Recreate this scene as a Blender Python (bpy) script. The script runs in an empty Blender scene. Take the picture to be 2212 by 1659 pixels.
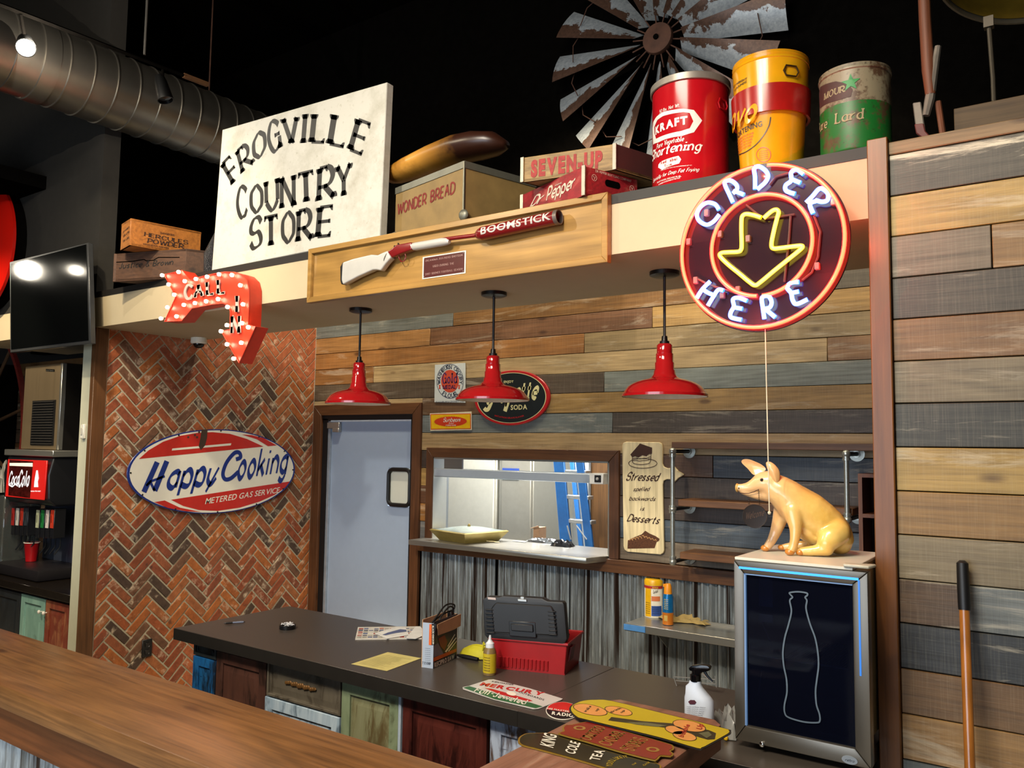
import bpy, bmesh, math, random
import numpy as np
from mathutils import Vector, Matrix
from mathutils.geometry import tessellate_polygon
random.seed(7)
PI = math.pi
scn = bpy.context.scene
col = scn.collection

# ---------------------------------------------------------------- camera
YAW, PITCH, ROLL, FPX = 0.615171065, 0.0771329918, 0.0134923619, 1752.87487
CAM = np.array([0.0, 0.0, 1.85])
def _cam_axes():
    cy, sy = math.cos(YAW), math.sin(YAW)
    fw = np.array([-sy*math.cos(PITCH), cy*math.cos(PITCH), math.sin(PITCH)])
    rt = np.array([cy, sy, 0.0]); up = np.cross(rt, fw)
    c, s = math.cos(ROLL), math.sin(ROLL)
    return c*rt+s*up, -s*rt+c*up, fw
RT, UP, FW = _cam_axes()
cd = bpy.data.cameras.new('camera'); cam = bpy.data.objects.new('camera', cd); col.objects.link(cam)
cd.sensor_width = 36; cd.lens = FPX*36/2212; cd.clip_start = 0.02; cd.clip_end = 60
M = Matrix.Identity(4)
for i in range(3):
    M[i][0] = RT[i]; M[i][1] = UP[i]; M[i][2] = -FW[i]; M[i][3] = CAM[i]
cam.matrix_world = M
scn.camera = cam
scn.view_settings.view_transform = 'Standard'; scn.view_settings.look = 'None'
scn.view_settings.gamma = 1; scn.view_settings.use_curve_mapping = False
scn.view_settings.exposure = 0.0

# ---------------------------------------------------------------- world, lamps of the room, added fill lamps
w = bpy.data.worlds.new('world'); scn.world = w; w.use_nodes = True
w.node_tree.nodes['Background'].inputs[0].default_value = (0.55, 0.62, 0.75, 1)
w.node_tree.nodes['Background'].inputs[1].default_value = 0.10
def lamp(name, kind, loc, target, energy, colr, size=0.2, size_y=None, angle=60, blend=0.5):
    d = bpy.data.lights.new(name, kind); d.energy = energy; d.color = colr
    if kind == 'AREA':
        d.size = size
        if size_y: d.shape = 'RECTANGLE'; d.size_y = size_y
    elif kind == 'SPOT':
        d.spot_size = math.radians(angle); d.spot_blend = blend; d.shadow_soft_size = size
    else: d.shadow_soft_size = size
    o = bpy.data.objects.new(name, d); col.objects.link(o); o.location = loc
    if target is not None:
        o.rotation_euler = (Vector(target)-Vector(loc)).to_track_quat('-Z', 'Y').to_euler()
    return o
WARM = (1.0, 0.85, 0.60); NEUT = (1.0, 0.90, 0.74); COOL = (0.76, 0.87, 1.0)
lamp('track_spot_light', 'SPOT', (-4.3, 0.0, 4.3), (-2.4, 2.9, 2.4), 200, WARM, 0.04, angle=80, blend=0.8)
lamp('track_spot_light', 'SPOT', (-3.9, 1.2, 4.3), (-5.6, 3.9, 1.3), 330, WARM, 0.05, angle=75, blend=0.8)
lamp('track_spot_light', 'SPOT', (-0.9, 0.3, 4.3), (0.1, 2.9, 1.3), 140, WARM, 0.05, angle=72, blend=0.7)
lamp('track_spot_light', 'SPOT', (-1.6, -0.8, 4.3), (-2.6, 4.8, 1.2), 480, NEUT, 0.06, angle=56, blend=0.8)
lamp('track_spot_light', 'SPOT', (-1.8, -0.4, 4.3), (-2.6, 1.6, 1.0), 150, WARM, 0.06, angle=90, blend=0.8)
for bx_ in (-4.4, -2.9, -1.4): lamp('back_spot_light', 'SPOT', (bx_, 4.05, 4.3), (bx_, 4.86, 2.5), 130, WARM, 0.05, angle=115, blend=0.9)
lamp('windmill_fill_spot', 'SPOT', (-4.2, 1.6, 4.2), (-1.95, 4.76, 4.4), 115, (0.95, 0.95, 1.0), 0.05, angle=34, blend=0.4)  # added spot without a fixture, brightens the windmill blades
lamp('niche_fill_spot', 'SPOT', (-6.3, 1.2, 3.9), (-7.0, 3.2, 1.4), 420, WARM, 0.05, angle=60, blend=0.6)  # unseen spot added to lift the dark drinks niche
lamp('back_spot_light', 'SPOT', (-4.6, 4.0, 4.4), (-5.58, 4.0, 2.2), 80, NEUT, 0.05, angle=95, blend=0.9)
lamp('shop_window_daylight', 'AREA', (-2.0, -3.3, 1.9), (-2.6, 4.0, 1.2), 135, COOL, 3.6, 2.4)
lamp('unseen_ceiling_fill', 'AREA', (-1.5, -1.0, 4.9), (-2.2, 1.5, 0.2), 230, NEUT, 2.5, 1.5)  # added fill aimed at the floor to lift the beam underside, no fixture
lamp('kitchen_lamp', 'AREA', (-3.8, 5.5, 2.75), (-3.8, 5.6, 0), 170, (1.0, 0.97, 0.92), 1.6, 0.5)

# ---------------------------------------------------------------- helpers
def ray(px, py): return FW*FPX + RT*(px-1106) + UP*(829.5-py)
class Gp:
    """a plane in the room: origin O, in-plane axes U, V, normal N towards the room"""
    def __init__(s, O, U, V, N):
        s.O, s.U, s.V, s.N = [np.array(q, float) for q in (O, U, V, N)]
        s.G = np.linalg.inv(np.array([[s.U@s.U, s.U@s.V], [s.U@s.V, s.V@s.V]]))
        s.curved = False
    def p3(s, px, py):
        d = ray(px, py); t = (s.O-CAM)@s.N/(d@s.N); return CAM+d*t
    def inv(s, q):
        r = s.p3(*q)-s.O; return s.G@np.array([r@s.U, r@s.V])
    def pt(s, a, b, off=0): return s.O+s.U*a+s.V*b+s.N*off
def YP(v): return Gp((0, v, 0), (1, 0, 0), (0, 0, 1), (0, -1, 0))
def XP(v): return Gp((v, 0, 0), (0, 1, 0), (0, 0, 1), (1, 0, 0))
def ZP(v): return Gp((0, 0, v), (1, 0, 0), (0, 1, 0), (0, 0, 1))
def plane3(p, q, r):
    """plane through three points, axes p->q and p->r"""
    p, q, r = [np.array(k, float) for k in (p, q, r)]
    U = (q-p)/np.linalg.norm(q-p); N = np.cross(U, r-p); N /= np.linalg.norm(N); V = np.cross(N, U)
    if N@(CAM-p) < 0: N = -N
    return Gp(p, U, V, N)
class Cy:
    """upright cone or cylinder surface: a = angle, b = height"""
    def __init__(s, cx, cy, z0, r0, z1, r1):
        s.c = np.array([cx, cy]); s.z0, s.r0, s.k = z0, r0, (r1-r0)/(z1-z0); s.curved = True
    def R(s, z): return s.r0+s.k*(z-s.z0)
    def inv(s, q):
        d = ray(*q); o = CAM[:2]-s.c
        A = d[0]**2+d[1]**2-(s.k*d[2])**2; e = s.r0+s.k*(CAM[2]-s.z0)
        B = 2*(o@d[:2]-e*s.k*d[2]); Cc = o@o-e*e
        t = (-B-math.sqrt(max(0, B*B-4*A*Cc)))/(2*A); p = CAM+d*t
        return np.array([math.atan2(p[1]-s.c[1], p[0]-s.c[0]), p[2]])
    def pt(s, a, b, off=0):
        r = s.R(b)+off; return np.array([s.c[0]+r*math.cos(a), s.c[1]+r*math.sin(a), b])

class MB:
    def __init__(s): s.v = []; s.f = []
    def add(s, vs, fs):
        n = len(s.v); s.v += [tuple(map(float, v)) for v in vs]; s.f += [[i+n for i in f] for f in fs]; return s
    def box(s, x0, x1, y0, y1, z0, z1):
        vs = [(x, y, z) for z in (z0, z1) for y in (y0, y1) for x in (x0, x1)]
        return s.add(vs, [(0, 2, 3, 1), (4, 5, 7, 6), (0, 1, 5, 4), (2, 6, 7, 3), (0, 4, 6, 2), (1, 3, 7, 5)])
    def obox(s, c, a, b, d):
        c, a, b, d = [np.array(q, float) for q in (c, a, b, d)]
        vs = [c+i*a+j*b+k*d for k in (-1, 1) for j in (-1, 1) for i in (-1, 1)]
        return s.add(vs, [(0, 2, 3, 1), (4, 5, 7, 6), (0, 1, 5, 4), (2, 6, 7, 3), (0, 4, 6, 2), (1, 3, 7, 5)])
    def prism(s, pts, vec):
        n = len(pts); p = [np.array(q, float) for q in pts]; vec = np.array(vec, float)
        tri = tessellate_polygon([[Vector(q) for q in p]])
        fs = [tuple(t) for t in tri]+[tuple(i+n for i in reversed(t)) for t in tri]
        fs += [(i, (i+1) % n, (i+1) % n+n, i+n) for i in range(n)]
        return s.add(p+[q+vec for q in p], fs)
    def tube(s, path, r, n=10, closed=False, caps=True):
        p = [np.array(q, float) for q in path]; m = len(p)
        rr = r if isinstance(r, (list, tuple)) else [r]*m
        up = None; rings = []
        for i in range(m):
            if closed: t = p[(i+1) % m]-p[i-1]
            else: t = p[min(i+1, m-1)]-p[max(i-1, 0)]
            t = t/(np.linalg.norm(t)+1e-12)
            if up is None:
                a = np.array([0, 0, 1.0]) if abs(t[2]) < 0.9 else np.array([1.0, 0, 0])
                up = np.cross(np.cross(t, a), t)
            up = up-t*(up@t); up /= np.linalg.norm(up)+1e-12; sd = np.cross(t, up)
            rings.append([p[i]+rr[i]*(math.cos(2*PI*k/n)*up+math.sin(2*PI*k/n)*sd) for k in range(n)])
        vs = [q for R_ in rings for q in R_]; fs = []
        for i in range(m if closed else m-1):
            j = (i+1) % m
            for k in range(n): fs.append((i*n+k, i*n+(k+1) % n, j*n+(k+1) % n, j*n+k))
        if caps and not closed: fs += [tuple(range(n))[::-1], tuple((m-1)*n+k for k in range(n))]
        return s.add(vs, fs)
    def lathe(s, prof, c, axis=(0, 0, 1), n=40, closed=False):
        c = np.array(c, float); ax = np.array(axis, float); ax /= np.linalg.norm(ax)
        a = np.array([1.0, 0, 0]) if abs(ax[0]) < 0.9 else np.array([0, 1.0, 0])
        e1 = np.cross(ax, a); e1 /= np.linalg.norm(e1); e2 = np.cross(ax, e1)
        vs = []; fs = []; m = len(prof)
        for r, h in prof:
            vs += [c+ax*h+max(r, 1e-5)*(math.cos(2*PI*k/n)*e1+math.sin(2*PI*k/n)*e2) for k in range(n)]
        for i in range(m-1):
            for k in range(n): fs.append((i*n+k, i*n+(k+1) % n, (i+1)*n+(k+1) % n, (i+1)*n+k))
        return s.add(vs, fs)
    def ball(s, c, r, n=14, sc=(1, 1, 1)):
        c = np.array(c, float); vs = []; fs = []; m = n//2
        for i in range(m+1):
            t = PI*i/m
            vs += [c+r*np.array([sc[0]*math.sin(t)*math.cos(2*PI*k/n), sc[1]*math.sin(t)*math.sin(2*PI*k/n), sc[2]*math.cos(t)]) for k in range(n)]
        for i in range(m):
            for k in range(n): fs.append((i*n+k, (i+1)*n+k, (i+1)*n+(k+1) % n, i*n+(k+1) % n))
        return s.add(vs, fs)
    def build(s, name, mat, parent=None, bevel=0, smooth=40, origin=None, label=None, color=None, kind=None, seg=1, weld=True):
        me = bpy.data.meshes.new(name)
        off = np.array(origin if origin is not None else (0, 0, 0), float)
        base = world_of(parent)
        sh = off if origin is not None else base
        me.from_pydata([tuple(np.array(v)-sh) for v in s.v], [], s.f)
        b = bmesh.new(); b.from_mesh(me)
        if weld: bmesh.ops.remove_doubles(b, verts=b.verts, dist=1e-6)
        bmesh.ops.dissolve_degenerate(b, edges=b.edges, dist=1e-7)
        bmesh.ops.recalc_face_normals(b, faces=b.faces)
        if bevel:
            es = [e for e in b.edges if len(e.link_faces) == 2 and e.calc_face_angle(0) > 0.6]
            bmesh.ops.bevel(b, geom=es, offset=bevel, segments=seg, affect='EDGES', profile=0.6)
        for f in b.faces: f.smooth = True
        lim = math.radians(smooth)
        for e in b.edges:
            if len(e.link_faces) != 2 or e.calc_face_angle(0) > lim: e.smooth = False
        b.to_mesh(me); b.free()
        me.materials.append(mat)
        o = bpy.data.objects.new(name, me); col.objects.link(o)
        o.location = tuple(sh-base)
        if parent: o.parent = parent
        if label: o['label'] = label
        if kind: o['kind'] = kind
        if color: o.color = (*color[:3], 1)
        return o
def world_of(o):
    q = np.zeros(3)
    while o is not None: q = q+np.array(o.location); o = o.parent
    return q
def thing(name, label, cat, loc, group=None):
    o = bpy.data.objects.new(name, None); col.objects.link(o); o.location = tuple(map(float, loc))
    o['label'] = label; o['category'] = cat
    o.empty_display_size = 0.05
    if group: o['group'] = group
    return o
def tag(o, label, cat, group=None):
    o['label'] = label; o['category'] = cat
    if group: o['group'] = group
    return o
def dup(root, loc, label=None):
    r = root.copy(); col.objects.link(r); r.location = tuple(map(float, loc))
    if label: r['label'] = label
    for ch in list(root.children):
        c = ch.copy(); col.objects.link(c); c.parent = r
        for g in list(ch.children):
            d = g.copy(); col.objects.link(d); d.parent = c
    return r
def struct(mb, name, mat, parent=None, **k):
    o = mb.build(name, mat, parent, **k)
    if parent is None: o['kind'] = 'structure'
    return o
def lin(h):
    h = h.lstrip('#'); r = [int(h[i:i+2], 16)/255 for i in (0, 2, 4)]
    return tuple(x/12.92 if x <= 0.04045 else ((x+0.055)/1.055)**2.4 for x in r)

# ---------------------------------------------------------------- materials
_mats = {}
class NT:
    def __init__(s, name):
        s.m = bpy.data.materials.new(name); s.m.use_nodes = True; s.t = s.m.node_tree
        s.b = s.t.nodes['Principled BSDF']; s.out = s.t.nodes['Material Output']
    def n(s, typ, **k):
        q = s.t.nodes.new(typ)
        for a, v in k.items():
            if a.startswith('i_'):
                key = a[2:].replace('_', ' '); q.inputs[int(key) if key.isdigit() else key].default_value = v
            else: setattr(q, a, v)
        return q
    def l(s, a, b): s.t.links.new(a, b)
    def mix(s, fac, a, b, mode='MIX'):
        q = s.n('ShaderNodeMix', data_type='RGBA', blend_type=mode, clamp_factor=True)
        for k, v in ((0, fac), (6, a), (7, b)):
            if hasattr(v, 'links'): s.l(v, q.inputs[k])
            elif isinstance(v, (int, float)): q.inputs[k].default_value = v
            else: q.inputs[k].default_value = (*v[:3], 1)
        return q.outputs[2]
    def ramp(s, src, a, b, va=0.0, vb=1.0):
        q = s.n('ShaderNodeMapRange', clamp=True)
        q.inputs[1].default_value = a; q.inputs[2].default_value = b; q.inputs[3].default_value = va; q.inputs[4].default_value = vb
        s.l(src, q.inputs[0]); return q.outputs[0]
    def math(s, op, a, b=None):
        q = s.n('ShaderNodeMath', operation=op)
        for k, v in ((0, a), (1, b)):
            if v is None: continue
            if hasattr(v, 'links'): s.l(v, q.inputs[k])
            else: q.inputs[k].default_value = v
        return q.outputs[0]
    def coords(s, scale, rnd=True, rot=(0, 0, 0)):
        tc = s.n('ShaderNodeTexCoord'); mp = s.n('ShaderNodeMapping'); mp.inputs['Scale'].default_value = scale; mp.inputs['Rotation'].default_value = rot
        src = tc.outputs['Object']
        if rnd:
            oi = s.n('ShaderNodeObjectInfo'); mul = s.math('MULTIPLY', oi.outputs['Random'], 37.0)
            ad = s.n('ShaderNodeVectorMath', operation='ADD'); s.l(src, ad.inputs[0]); s.l(mul, ad.inputs[1]); src = ad.outputs[0]
        s.l(src, mp.inputs[0]); return mp.outputs[0]
    def noise(s, vec, scale=1.0, detail=4, rough=0.6, dist=0.0):
        q = s.n('ShaderNodeTexNoise'); q.inputs['Scale'].default_value = scale; q.inputs['Detail'].default_value = detail
        q.inputs['Roughness'].default_value = rough; q.inputs['Distortion'].default_value = dist
        s.l(vec, q.inputs['Vector']); return q.outputs['Fac']
    def bump(s, h, strength=0.3, dist=0.002):
        q = s.n('ShaderNodeBump'); q.inputs['Strength'].default_value = strength; q.inputs['Distance'].default_value = dist
        s.l(h, q.inputs['Height']); s.l(q.outputs[0], s.b.inputs['Normal'])
    def tint(s):
        return s.n('ShaderNodeObjectInfo').outputs['Color']
    def base(s, v):
        if hasattr(v, 'links'): s.l(v, s.b.inputs['Base Color'])
        else: s.b.inputs['Base Color'].default_value = (*v[:3], 1)
def plain(name, c, rough=0.5, metal=0.0, coat=0.0, var=0.12, nscale=18, spec=None, bump=0.0, trans=0):
    """paint / plastic / metal with a slight mottling"""
    if name in _mats: return _mats[name]
    if isinstance(c, str): c = lin(c)
    t = NT(name); v = t.coords((1, 1, 1)); nz = t.noise(v, nscale, 5)
    f = t.ramp(nz, 0.3, 0.7)
    t.base(t.mix(f, tuple(x*(1-var) for x in c), tuple(min(1, x*(1+var)) for x in c)))
    t.b.inputs['Roughness'].default_value = rough; t.b.inputs['Metallic'].default_value = metal
    t.b.inputs['Coat Weight'].default_value = coat; t.b.inputs['Coat Roughness'].default_value = 0.08
    if spec is not None: t.b.inputs['Specular IOR Level'].default_value = spec
    if trans: t.b.inputs['Transmission Weight'].default_value = trans
    if bump: t.bump(t.noise(v, nscale*4, 4), bump)
    _mats[name] = t.m; return t.m
def emit(name, c, strength, base=(0.5, 0.5, 0.5)):
    if name in _mats: return _mats[name]
    if isinstance(c, str): c = lin(c)
    t = NT(name); t.base(base); t.b.inputs['Emission Color'].default_value = (*c, 1); t.b.inputs['Emission Strength'].default_value = strength
    t.b.inputs['Roughness'].default_value = 0.3
    _mats[name] = t.m; return t.m
def wood(name, c=None, axis=0, rough=0.55, contrast=1.0, grain=34, saw=0.0, coat=0.0, knots=True, wear=0.0, bump=0.35, wearcol='#d8cdb4'):
    """wood grain running along one axis; c None -> the object's own colour"""
    if name in _mats: return _mats[name]
    t = NT(name)
    if c is None: cc = t.tint()
    else:
        c = lin(c) if isinstance(c, str) else c
        q = t.n('ShaderNodeRGB'); q.outputs[0].default_value = (*c, 1); cc = q.outputs[0]
    st = [1.0]*3; st[axis] = 0.10
    v0 = t.coords(tuple(st))
    warp = t.noise(v0, 3.2, 3, 0.5, 0.4)
    rings = t.math('SINE', t.math('MULTIPLY', warp, 95.0))
    rings = t.ramp(rings, -1.0, 1.0)
    st2 = [grain]*3; st2[axis] = grain*0.035
    v1 = t.coords(tuple(st2)); fine = t.noise(v1, 3.0, 6, 0.65, 0.2)
    big = t.noise(t.coords((1.5, 1.5, 1.5)), 2.0, 3)
    dk = t.mix(1.0, cc, (0.48-0.18*(contrast-1), 0.44-0.18*(contrast-1), 0.38-0.15*(contrast-1)), 'MULTIPLY')
    lt = t.mix(1.0, cc, (1.28, 1.24, 1.18), 'MULTIPLY')
    f = t.math('ADD', t.math('MULTIPLY', t.ramp(fine, 0.32, 0.68), 0.55), t.math('MULTIPLY', rings, 0.22))
    f = t.math('ADD', f, t.math('MULTIPLY', t.ramp(big, 0.3, 0.7), 0.28))
    cur = t.mix(f, dk, lt)
    h = fine
    if saw:
        st3 = [6.0]*3; st3[axis] = 260.0
        sw = t.noise(t.coords(tuple(st3)), 1.0, 2)
        cur = t.mix(t.math('MULTIPLY', t.ramp(sw, 0.48, 0.66), saw), cur, t.mix(0.3, cc, lin('#c9bda0')))
    if knots:
        vo = t.n('ShaderNodeTexVoronoi'); vo.inputs['Scale'].default_value = 2.3
        stk = [2.4]*3; stk[axis] = 0.9
        t.l(t.coords(tuple(stk)), vo.inputs['Vector'])
        k = t.ramp(vo.outputs['Distance'], 0.05, 0.11, 1.0, 0.0)
        cur = t.mix(t.math('MULTIPLY', k, 0.75), cur, t.mix(1.0, cc, (0.22, 0.15, 0.11), 'MULTIPLY'))
    if wear:
        stw = [9.0]*3; stw[axis] = 1.1
        wn = t.noise(t.coords(tuple(stw)), 1.3, 7, 0.72, 0.6)
        cur = t.mix(t.math('MULTIPLY', t.ramp(wn, 0.56, 0.66), wear), cur, lin(wearcol))
    t.base(cur); t.b.inputs['Roughness'].default_value = rough
    t.b.inputs['Coat Weight'].default_value = coat; t.b.inputs['Coat Roughness'].default_value = 0.25
    if bump: t.bump(h, bump, 0.0015)
    _mats[name] = t.m; return t.m
def steel(name, c='#b9b6ae', rough=0.28, axis=0):
    if name in _mats: return _mats[name]
    t = NT(name); st = [60.0]*3; st[axis] = 1.0
    f = t.noise(t.coords(tuple(st)), 1.0, 3)
    c = lin(c); t.base(t.mix(f, tuple(x*0.93 for x in c), tuple(min(1, x*1.06) for x in c)))
    t.b.inputs['Metallic'].default_value = 0.8
    t.l(t.ramp(f, 0.2, 0.8, rough*0.95, rough*1.1), t.b.inputs['Roughness'])
    _mats[name] = t.m; return t.m

# ---------------------------------------------------------------- lettering
# stroke skeletons: x and y in base 36; y 3 = baseline, 9 = x-height, D = cap height; s = smooth stroke, l = straight stroke
SK = dict(p.split(':') for p in """A:9 l034D l4D83 l1767
B:8 l030D l0D3D l0838 s3D6C6A5938 s3867756433 l0333
C:8 s8B7C5D3D1B0815335363748 5
D:8 l030D l0D3D s3D6C8A866433 l0333
E:7 l030D l0D6D l0858 l0363
F:7 l030D l0D6D l0858
G:9 s8B7C5D3D1B081533537485 l8783 l5888
H:8 l030D l838D l0888
I:3 l131D
J:6 l4D46 s464423130405
K:8 l030D l7D07 l2983
L:6 l0D03 l0363
M:11 l030D l0D53 l53AD lADA3
N:9 l030D l0D83 l838D
O:9 s4D2C0A06244364868A6C4D
P:7 l030D l0D4D s4D6C7A6847 l4707
Q:9 s4D2C0A06244364868A6C4D l5683
R:8 l030D l0D4D s4D6C7A6847 l4707 l3783
S:7 s7B5D2D0B0928587674532305
T:8 l434D l0D8D
U:8 l0D06 s0624436486 l868D
V:8 l0D43 l438D
W:12 l0D33 l336C l6C93 l93CD
X:8 l0D83 l038D
Y:8 l0D48 l8D48 l4843
Z:8 l0D8D l8D03 l0383
-:5 l0848
.:2 l0313
/:5 l034D
':2 l1D1B
&:8 s832B3D5B2815334385
0:8 s4D2C0A06244364868A6C4D
1:4 l232D l2D0B
2:7 s0B2D4D6B5903 l0363
3:7 s0C3D6B38665403
4:8 l535D l5D06 l0676
5:7 l6D1D l1D08 s084967552303
7:7 l0D6D l6D23
a:7 s68491806144365 l6963
b:7 l0D03 s07294967644304
c:6 s58491806144354
d:7 s68491806144365 l6D63
e:6 l0666 s6668491806144354
f:5 s4D3D2B23 l0949
g:7 s68491806144365 l6962 s62402001
h:7 l0D03 s0729496763
i:3 l1913 l1C1B
j:4 s292100 l2C2B
k:6 l0D03 l5905 l2763
l:3 l1D13
m:10 l0903 s0729395753 s5779898783
n:7 l0903 s0729496763
o:7 s391806143354665839
p:7 l0900 s07294967644304
q:7 s68491806144365 l6960
r:5 l0903 s06284959
s:6 s5839181745543304
t:5 s2C242343 l0949
u:7 s0905234365 l6963
v:6 l0933 l3369
w:10 l0923 l2359 l5983 l83A9
x:6 l0953 l0359
y:7 s0905234365 l6910
z:6 l0959 l5903 l0353
!:3 l1D17 l1413""".replace('748 5', '7485').split('\n'))
SK[' '] = '5'
def _catmull(p, n=6):
    if len(p) < 3: return p
    closed = p[0] == p[-1]; q = []
    m = len(p)-1
    for i in range(m):
        p0 = p[i-1] if i > 0 else (p[-2] if closed else p[0]); p3 = p[i+2] if i+2 <= m else (p[1] if closed else p[-1])
        p1, p2 = p[i], p[i+1]
        for k in range(n):
            t = k/n
            q.append(tuple(0.5*((2*p1[j])+(-p0[j]+p2[j])*t+(2*p0[j]-5*p1[j]+4*p2[j]-p3[j])*t*t+(-p0[j]+3*p1[j]-3*p2[j]+p3[j])*t**3) for j in (0, 1)))
    q.append(p[-1]); return q
def skel(ch):
    g = SK.get(ch) or SK.get(ch.upper()) or '6 l0D6D l6D63 l6303 l030D'
    parts = g.split(); w_ = float(parts[0])
    out = []
    for s_ in parts[1:]:
        pts = [(int(s_[i], 36), (int(s_[i+1], 36)-3)/10) for i in range(1, len(s_)-1, 2)]
        pts = [(x/10, y) for x, y in pts]
        if len(pts) < 2: continue
        out.append((s_[0], _catmull(pts) if s_[0] == 's' else pts))
    return w_/10, out
_gc = {}
def glyph(ch, font):
    """-> advance, 2D verts, faces; cap height 1"""
    key = (ch, font)
    if key in _gc: return _gc[key]
    kind = font[0]
    if kind == 'b':                                             # built-in sans face: ('b', boldness)
        if ch == ' ': _gc[key] = (0.36, [], []); return _gc[key]
        cu = bpy.data.curves.new('t', 'FONT'); cu.body = ch; cu.size = 1; cu.offset = font[1]*0.7; cu.resolution_u = 3
        ob = bpy.data.objects.new('t', cu); col.objects.link(ob)
        me = bpy.data.meshes.new_from_object(ob.evaluated_get(bpy.context.evaluated_depsgraph_get()))
        k = 1/0.729
        vs = [(v.co.x*k, v.co.y*k) for v in me.vertices]; fs = [tuple(p.vertices) for p in me.polygons]
        bpy.data.objects.remove(ob); bpy.data.curves.remove(cu); bpy.data.meshes.remove(me)
        x0 = min((v[0] for v in vs), default=0); x1 = max((v[0] for v in vs), default=0.3)
        vs = [(a-x0, b) for a, b in vs]
        _gc[key] = (x1-x0+0.12+font[1]*0.3, vs, fs); return _gc[key]
    _, thick, thin, pen, serif, shear = font                    # ('k', thick, thin, pen angle, serif, shear)
    w_, strokes = skel(ch); vs = []; fs = []
    pa = math.radians(pen)
    def wid(dx, dy):
        L = math.hypot(dx, dy) or 1
        return thin+(thick-thin)*abs((dx*math.sin(pa)-dy*math.cos(pa))/L)
    for typ, P in strokes:
        n0 = len(vs)
        for i, (x, y) in enumerate(P):
            a = P[max(i-1, 0)]; b = P[min(i+1, len(P)-1)]
            if P[0] == P[-1] and i in (0, len(P)-1): a, b = P[-2], P[1]
            dx, dy = b[0]-a[0], b[1]-a[1]; L = math.hypot(dx, dy) or 1; h = wid(dx, dy)/2
            ex = 0
            if typ == 'l': ex = (h*0.0 if i == 0 else 0)
            nx, ny = -dy/L*h, dx/L*h
            vs += [(x+nx, y+ny), (x-nx, y-ny)]
        for i in range(len(P)-1): fs.append((n0+2*i, n0+2*i+1, n0+2*i+3, n0+2*i+2))
        if serif and P[0] != P[-1]:
            for (x, y), (x2, y2) in ((P[0], P[1]), (P[-1], P[-2])):
                if abs(y2-y) > 0.5*abs(x2-x) and (typ == 'l') and (min(abs(y), abs(y-1), abs(y-0.6)) < 0.02):
                    sg = 1 if y < 0.3 else -1; h = wid(x2-x, y2-y)/2; n0 = len(vs)
                    vs += [(x-h-serif, y), (x+h+serif, y), (x+h+serif, y+sg*thin*0.9), (x+h, y+sg*thin*2.2), (x-h, y+sg*thin*2.2), (x-h-serif, y+sg*thin*0.9)]
                    fs.append(tuple(range(n0, n0+6)))
                elif abs(x2-x) > abs(y2-y) and typ == 'l':
                    n0 = len(vs); sg = 1 if y < 0.3 else -1
                    if 0.1 < y < 0.9: vs += [(x-thin*0.6, y-serif), (x+thin*0.6, y-serif), (x+thin*0.6, y+serif), (x-thin*0.6, y+serif)]; fs.append(tuple(range(n0, n0+4)))
                    elif x2 < x: vs += [(x-thin*2.2, y), (x, y-sg*thin*0.4), (x+thin*0.3, y+sg*serif*2.2), (x-thin*0.7, y+sg*serif*2.0)]; fs.append(tuple(range(n0, n0+4)))
                    elif ch in 'T': vs += [(x+thin*2.2, y), (x, y-sg*thin*0.4), (x-thin*0.3, y+sg*serif*2.2), (x+thin*0.7, y+sg*serif*2.0)]; fs.append(tuple(range(n0, n0+4)))
    vs = [(x+thick*0.5+shear*y, y) for x, y in vs]
    _gc[key] = (w_+thick*0.6+(serif*1.6 if serif else 0.08), vs, fs); return _gc[key]
SANS = ('b', 0.0); BOLD = ('b', 0.03); BLACK = ('b', 0.055)
ROMAN = ('k', 0.21, 0.075, 12, 0.08, 0.0); SERIF = ('k', 0.22, 0.10, 10, 0.09, 0.0); SLAB = ('k', 0.24, 0.17, 0, 0.10, 0.0)
SCRIPT = ('k', 0.13, 0.08, 40, 0, 0.32); SCRIPTB = ('k', 0.20, 0.12, 35, 0, 0.36); STENC = ('k', 0.26, 0.17, 0, 0, 0.0)
def line2d(s, font, track=0.0):
    x = 0; vs = []; fs = []
    for ch in s:
        a, v, f = glyph(ch, font); n = len(vs)
        vs += [(x+p[0], p[1]) for p in v]; fs += [tuple(i+n for i in q) for q in f]; x += a+track
    return max(x-track, 1e-3), vs, fs
def T(mb, S, s, p0, p1, pt, font=BOLD, off=0.0015, track=0.0, depth=0):
    """text with its baseline from pixel p0 to p1 and its first letter as high as pixel pt, on surface S"""
    wd, vs, fs = line2d(s, font, track); a0, a1, at = S.inv(p0), S.inv(p1), S.inv(pt)
    e = (a1-a0)/wd; h = at-a0
    put2d(mb, S, [a0+e*u+h*v for u, v in vs], fs, off, depth)
def TA(mb, S, s, a0, a1, at, font=BOLD, off=0.0015, track=0.0, depth=0):
    wd, vs, fs = line2d(s, font, track); a0, a1, at = [np.array(q, float) for q in (a0, a1, at)]
    e = (a1-a0)/wd; h = at-a0
    put2d(mb, S, [a0+e*u+h*v for u, v in vs], fs, off, depth)
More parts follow.
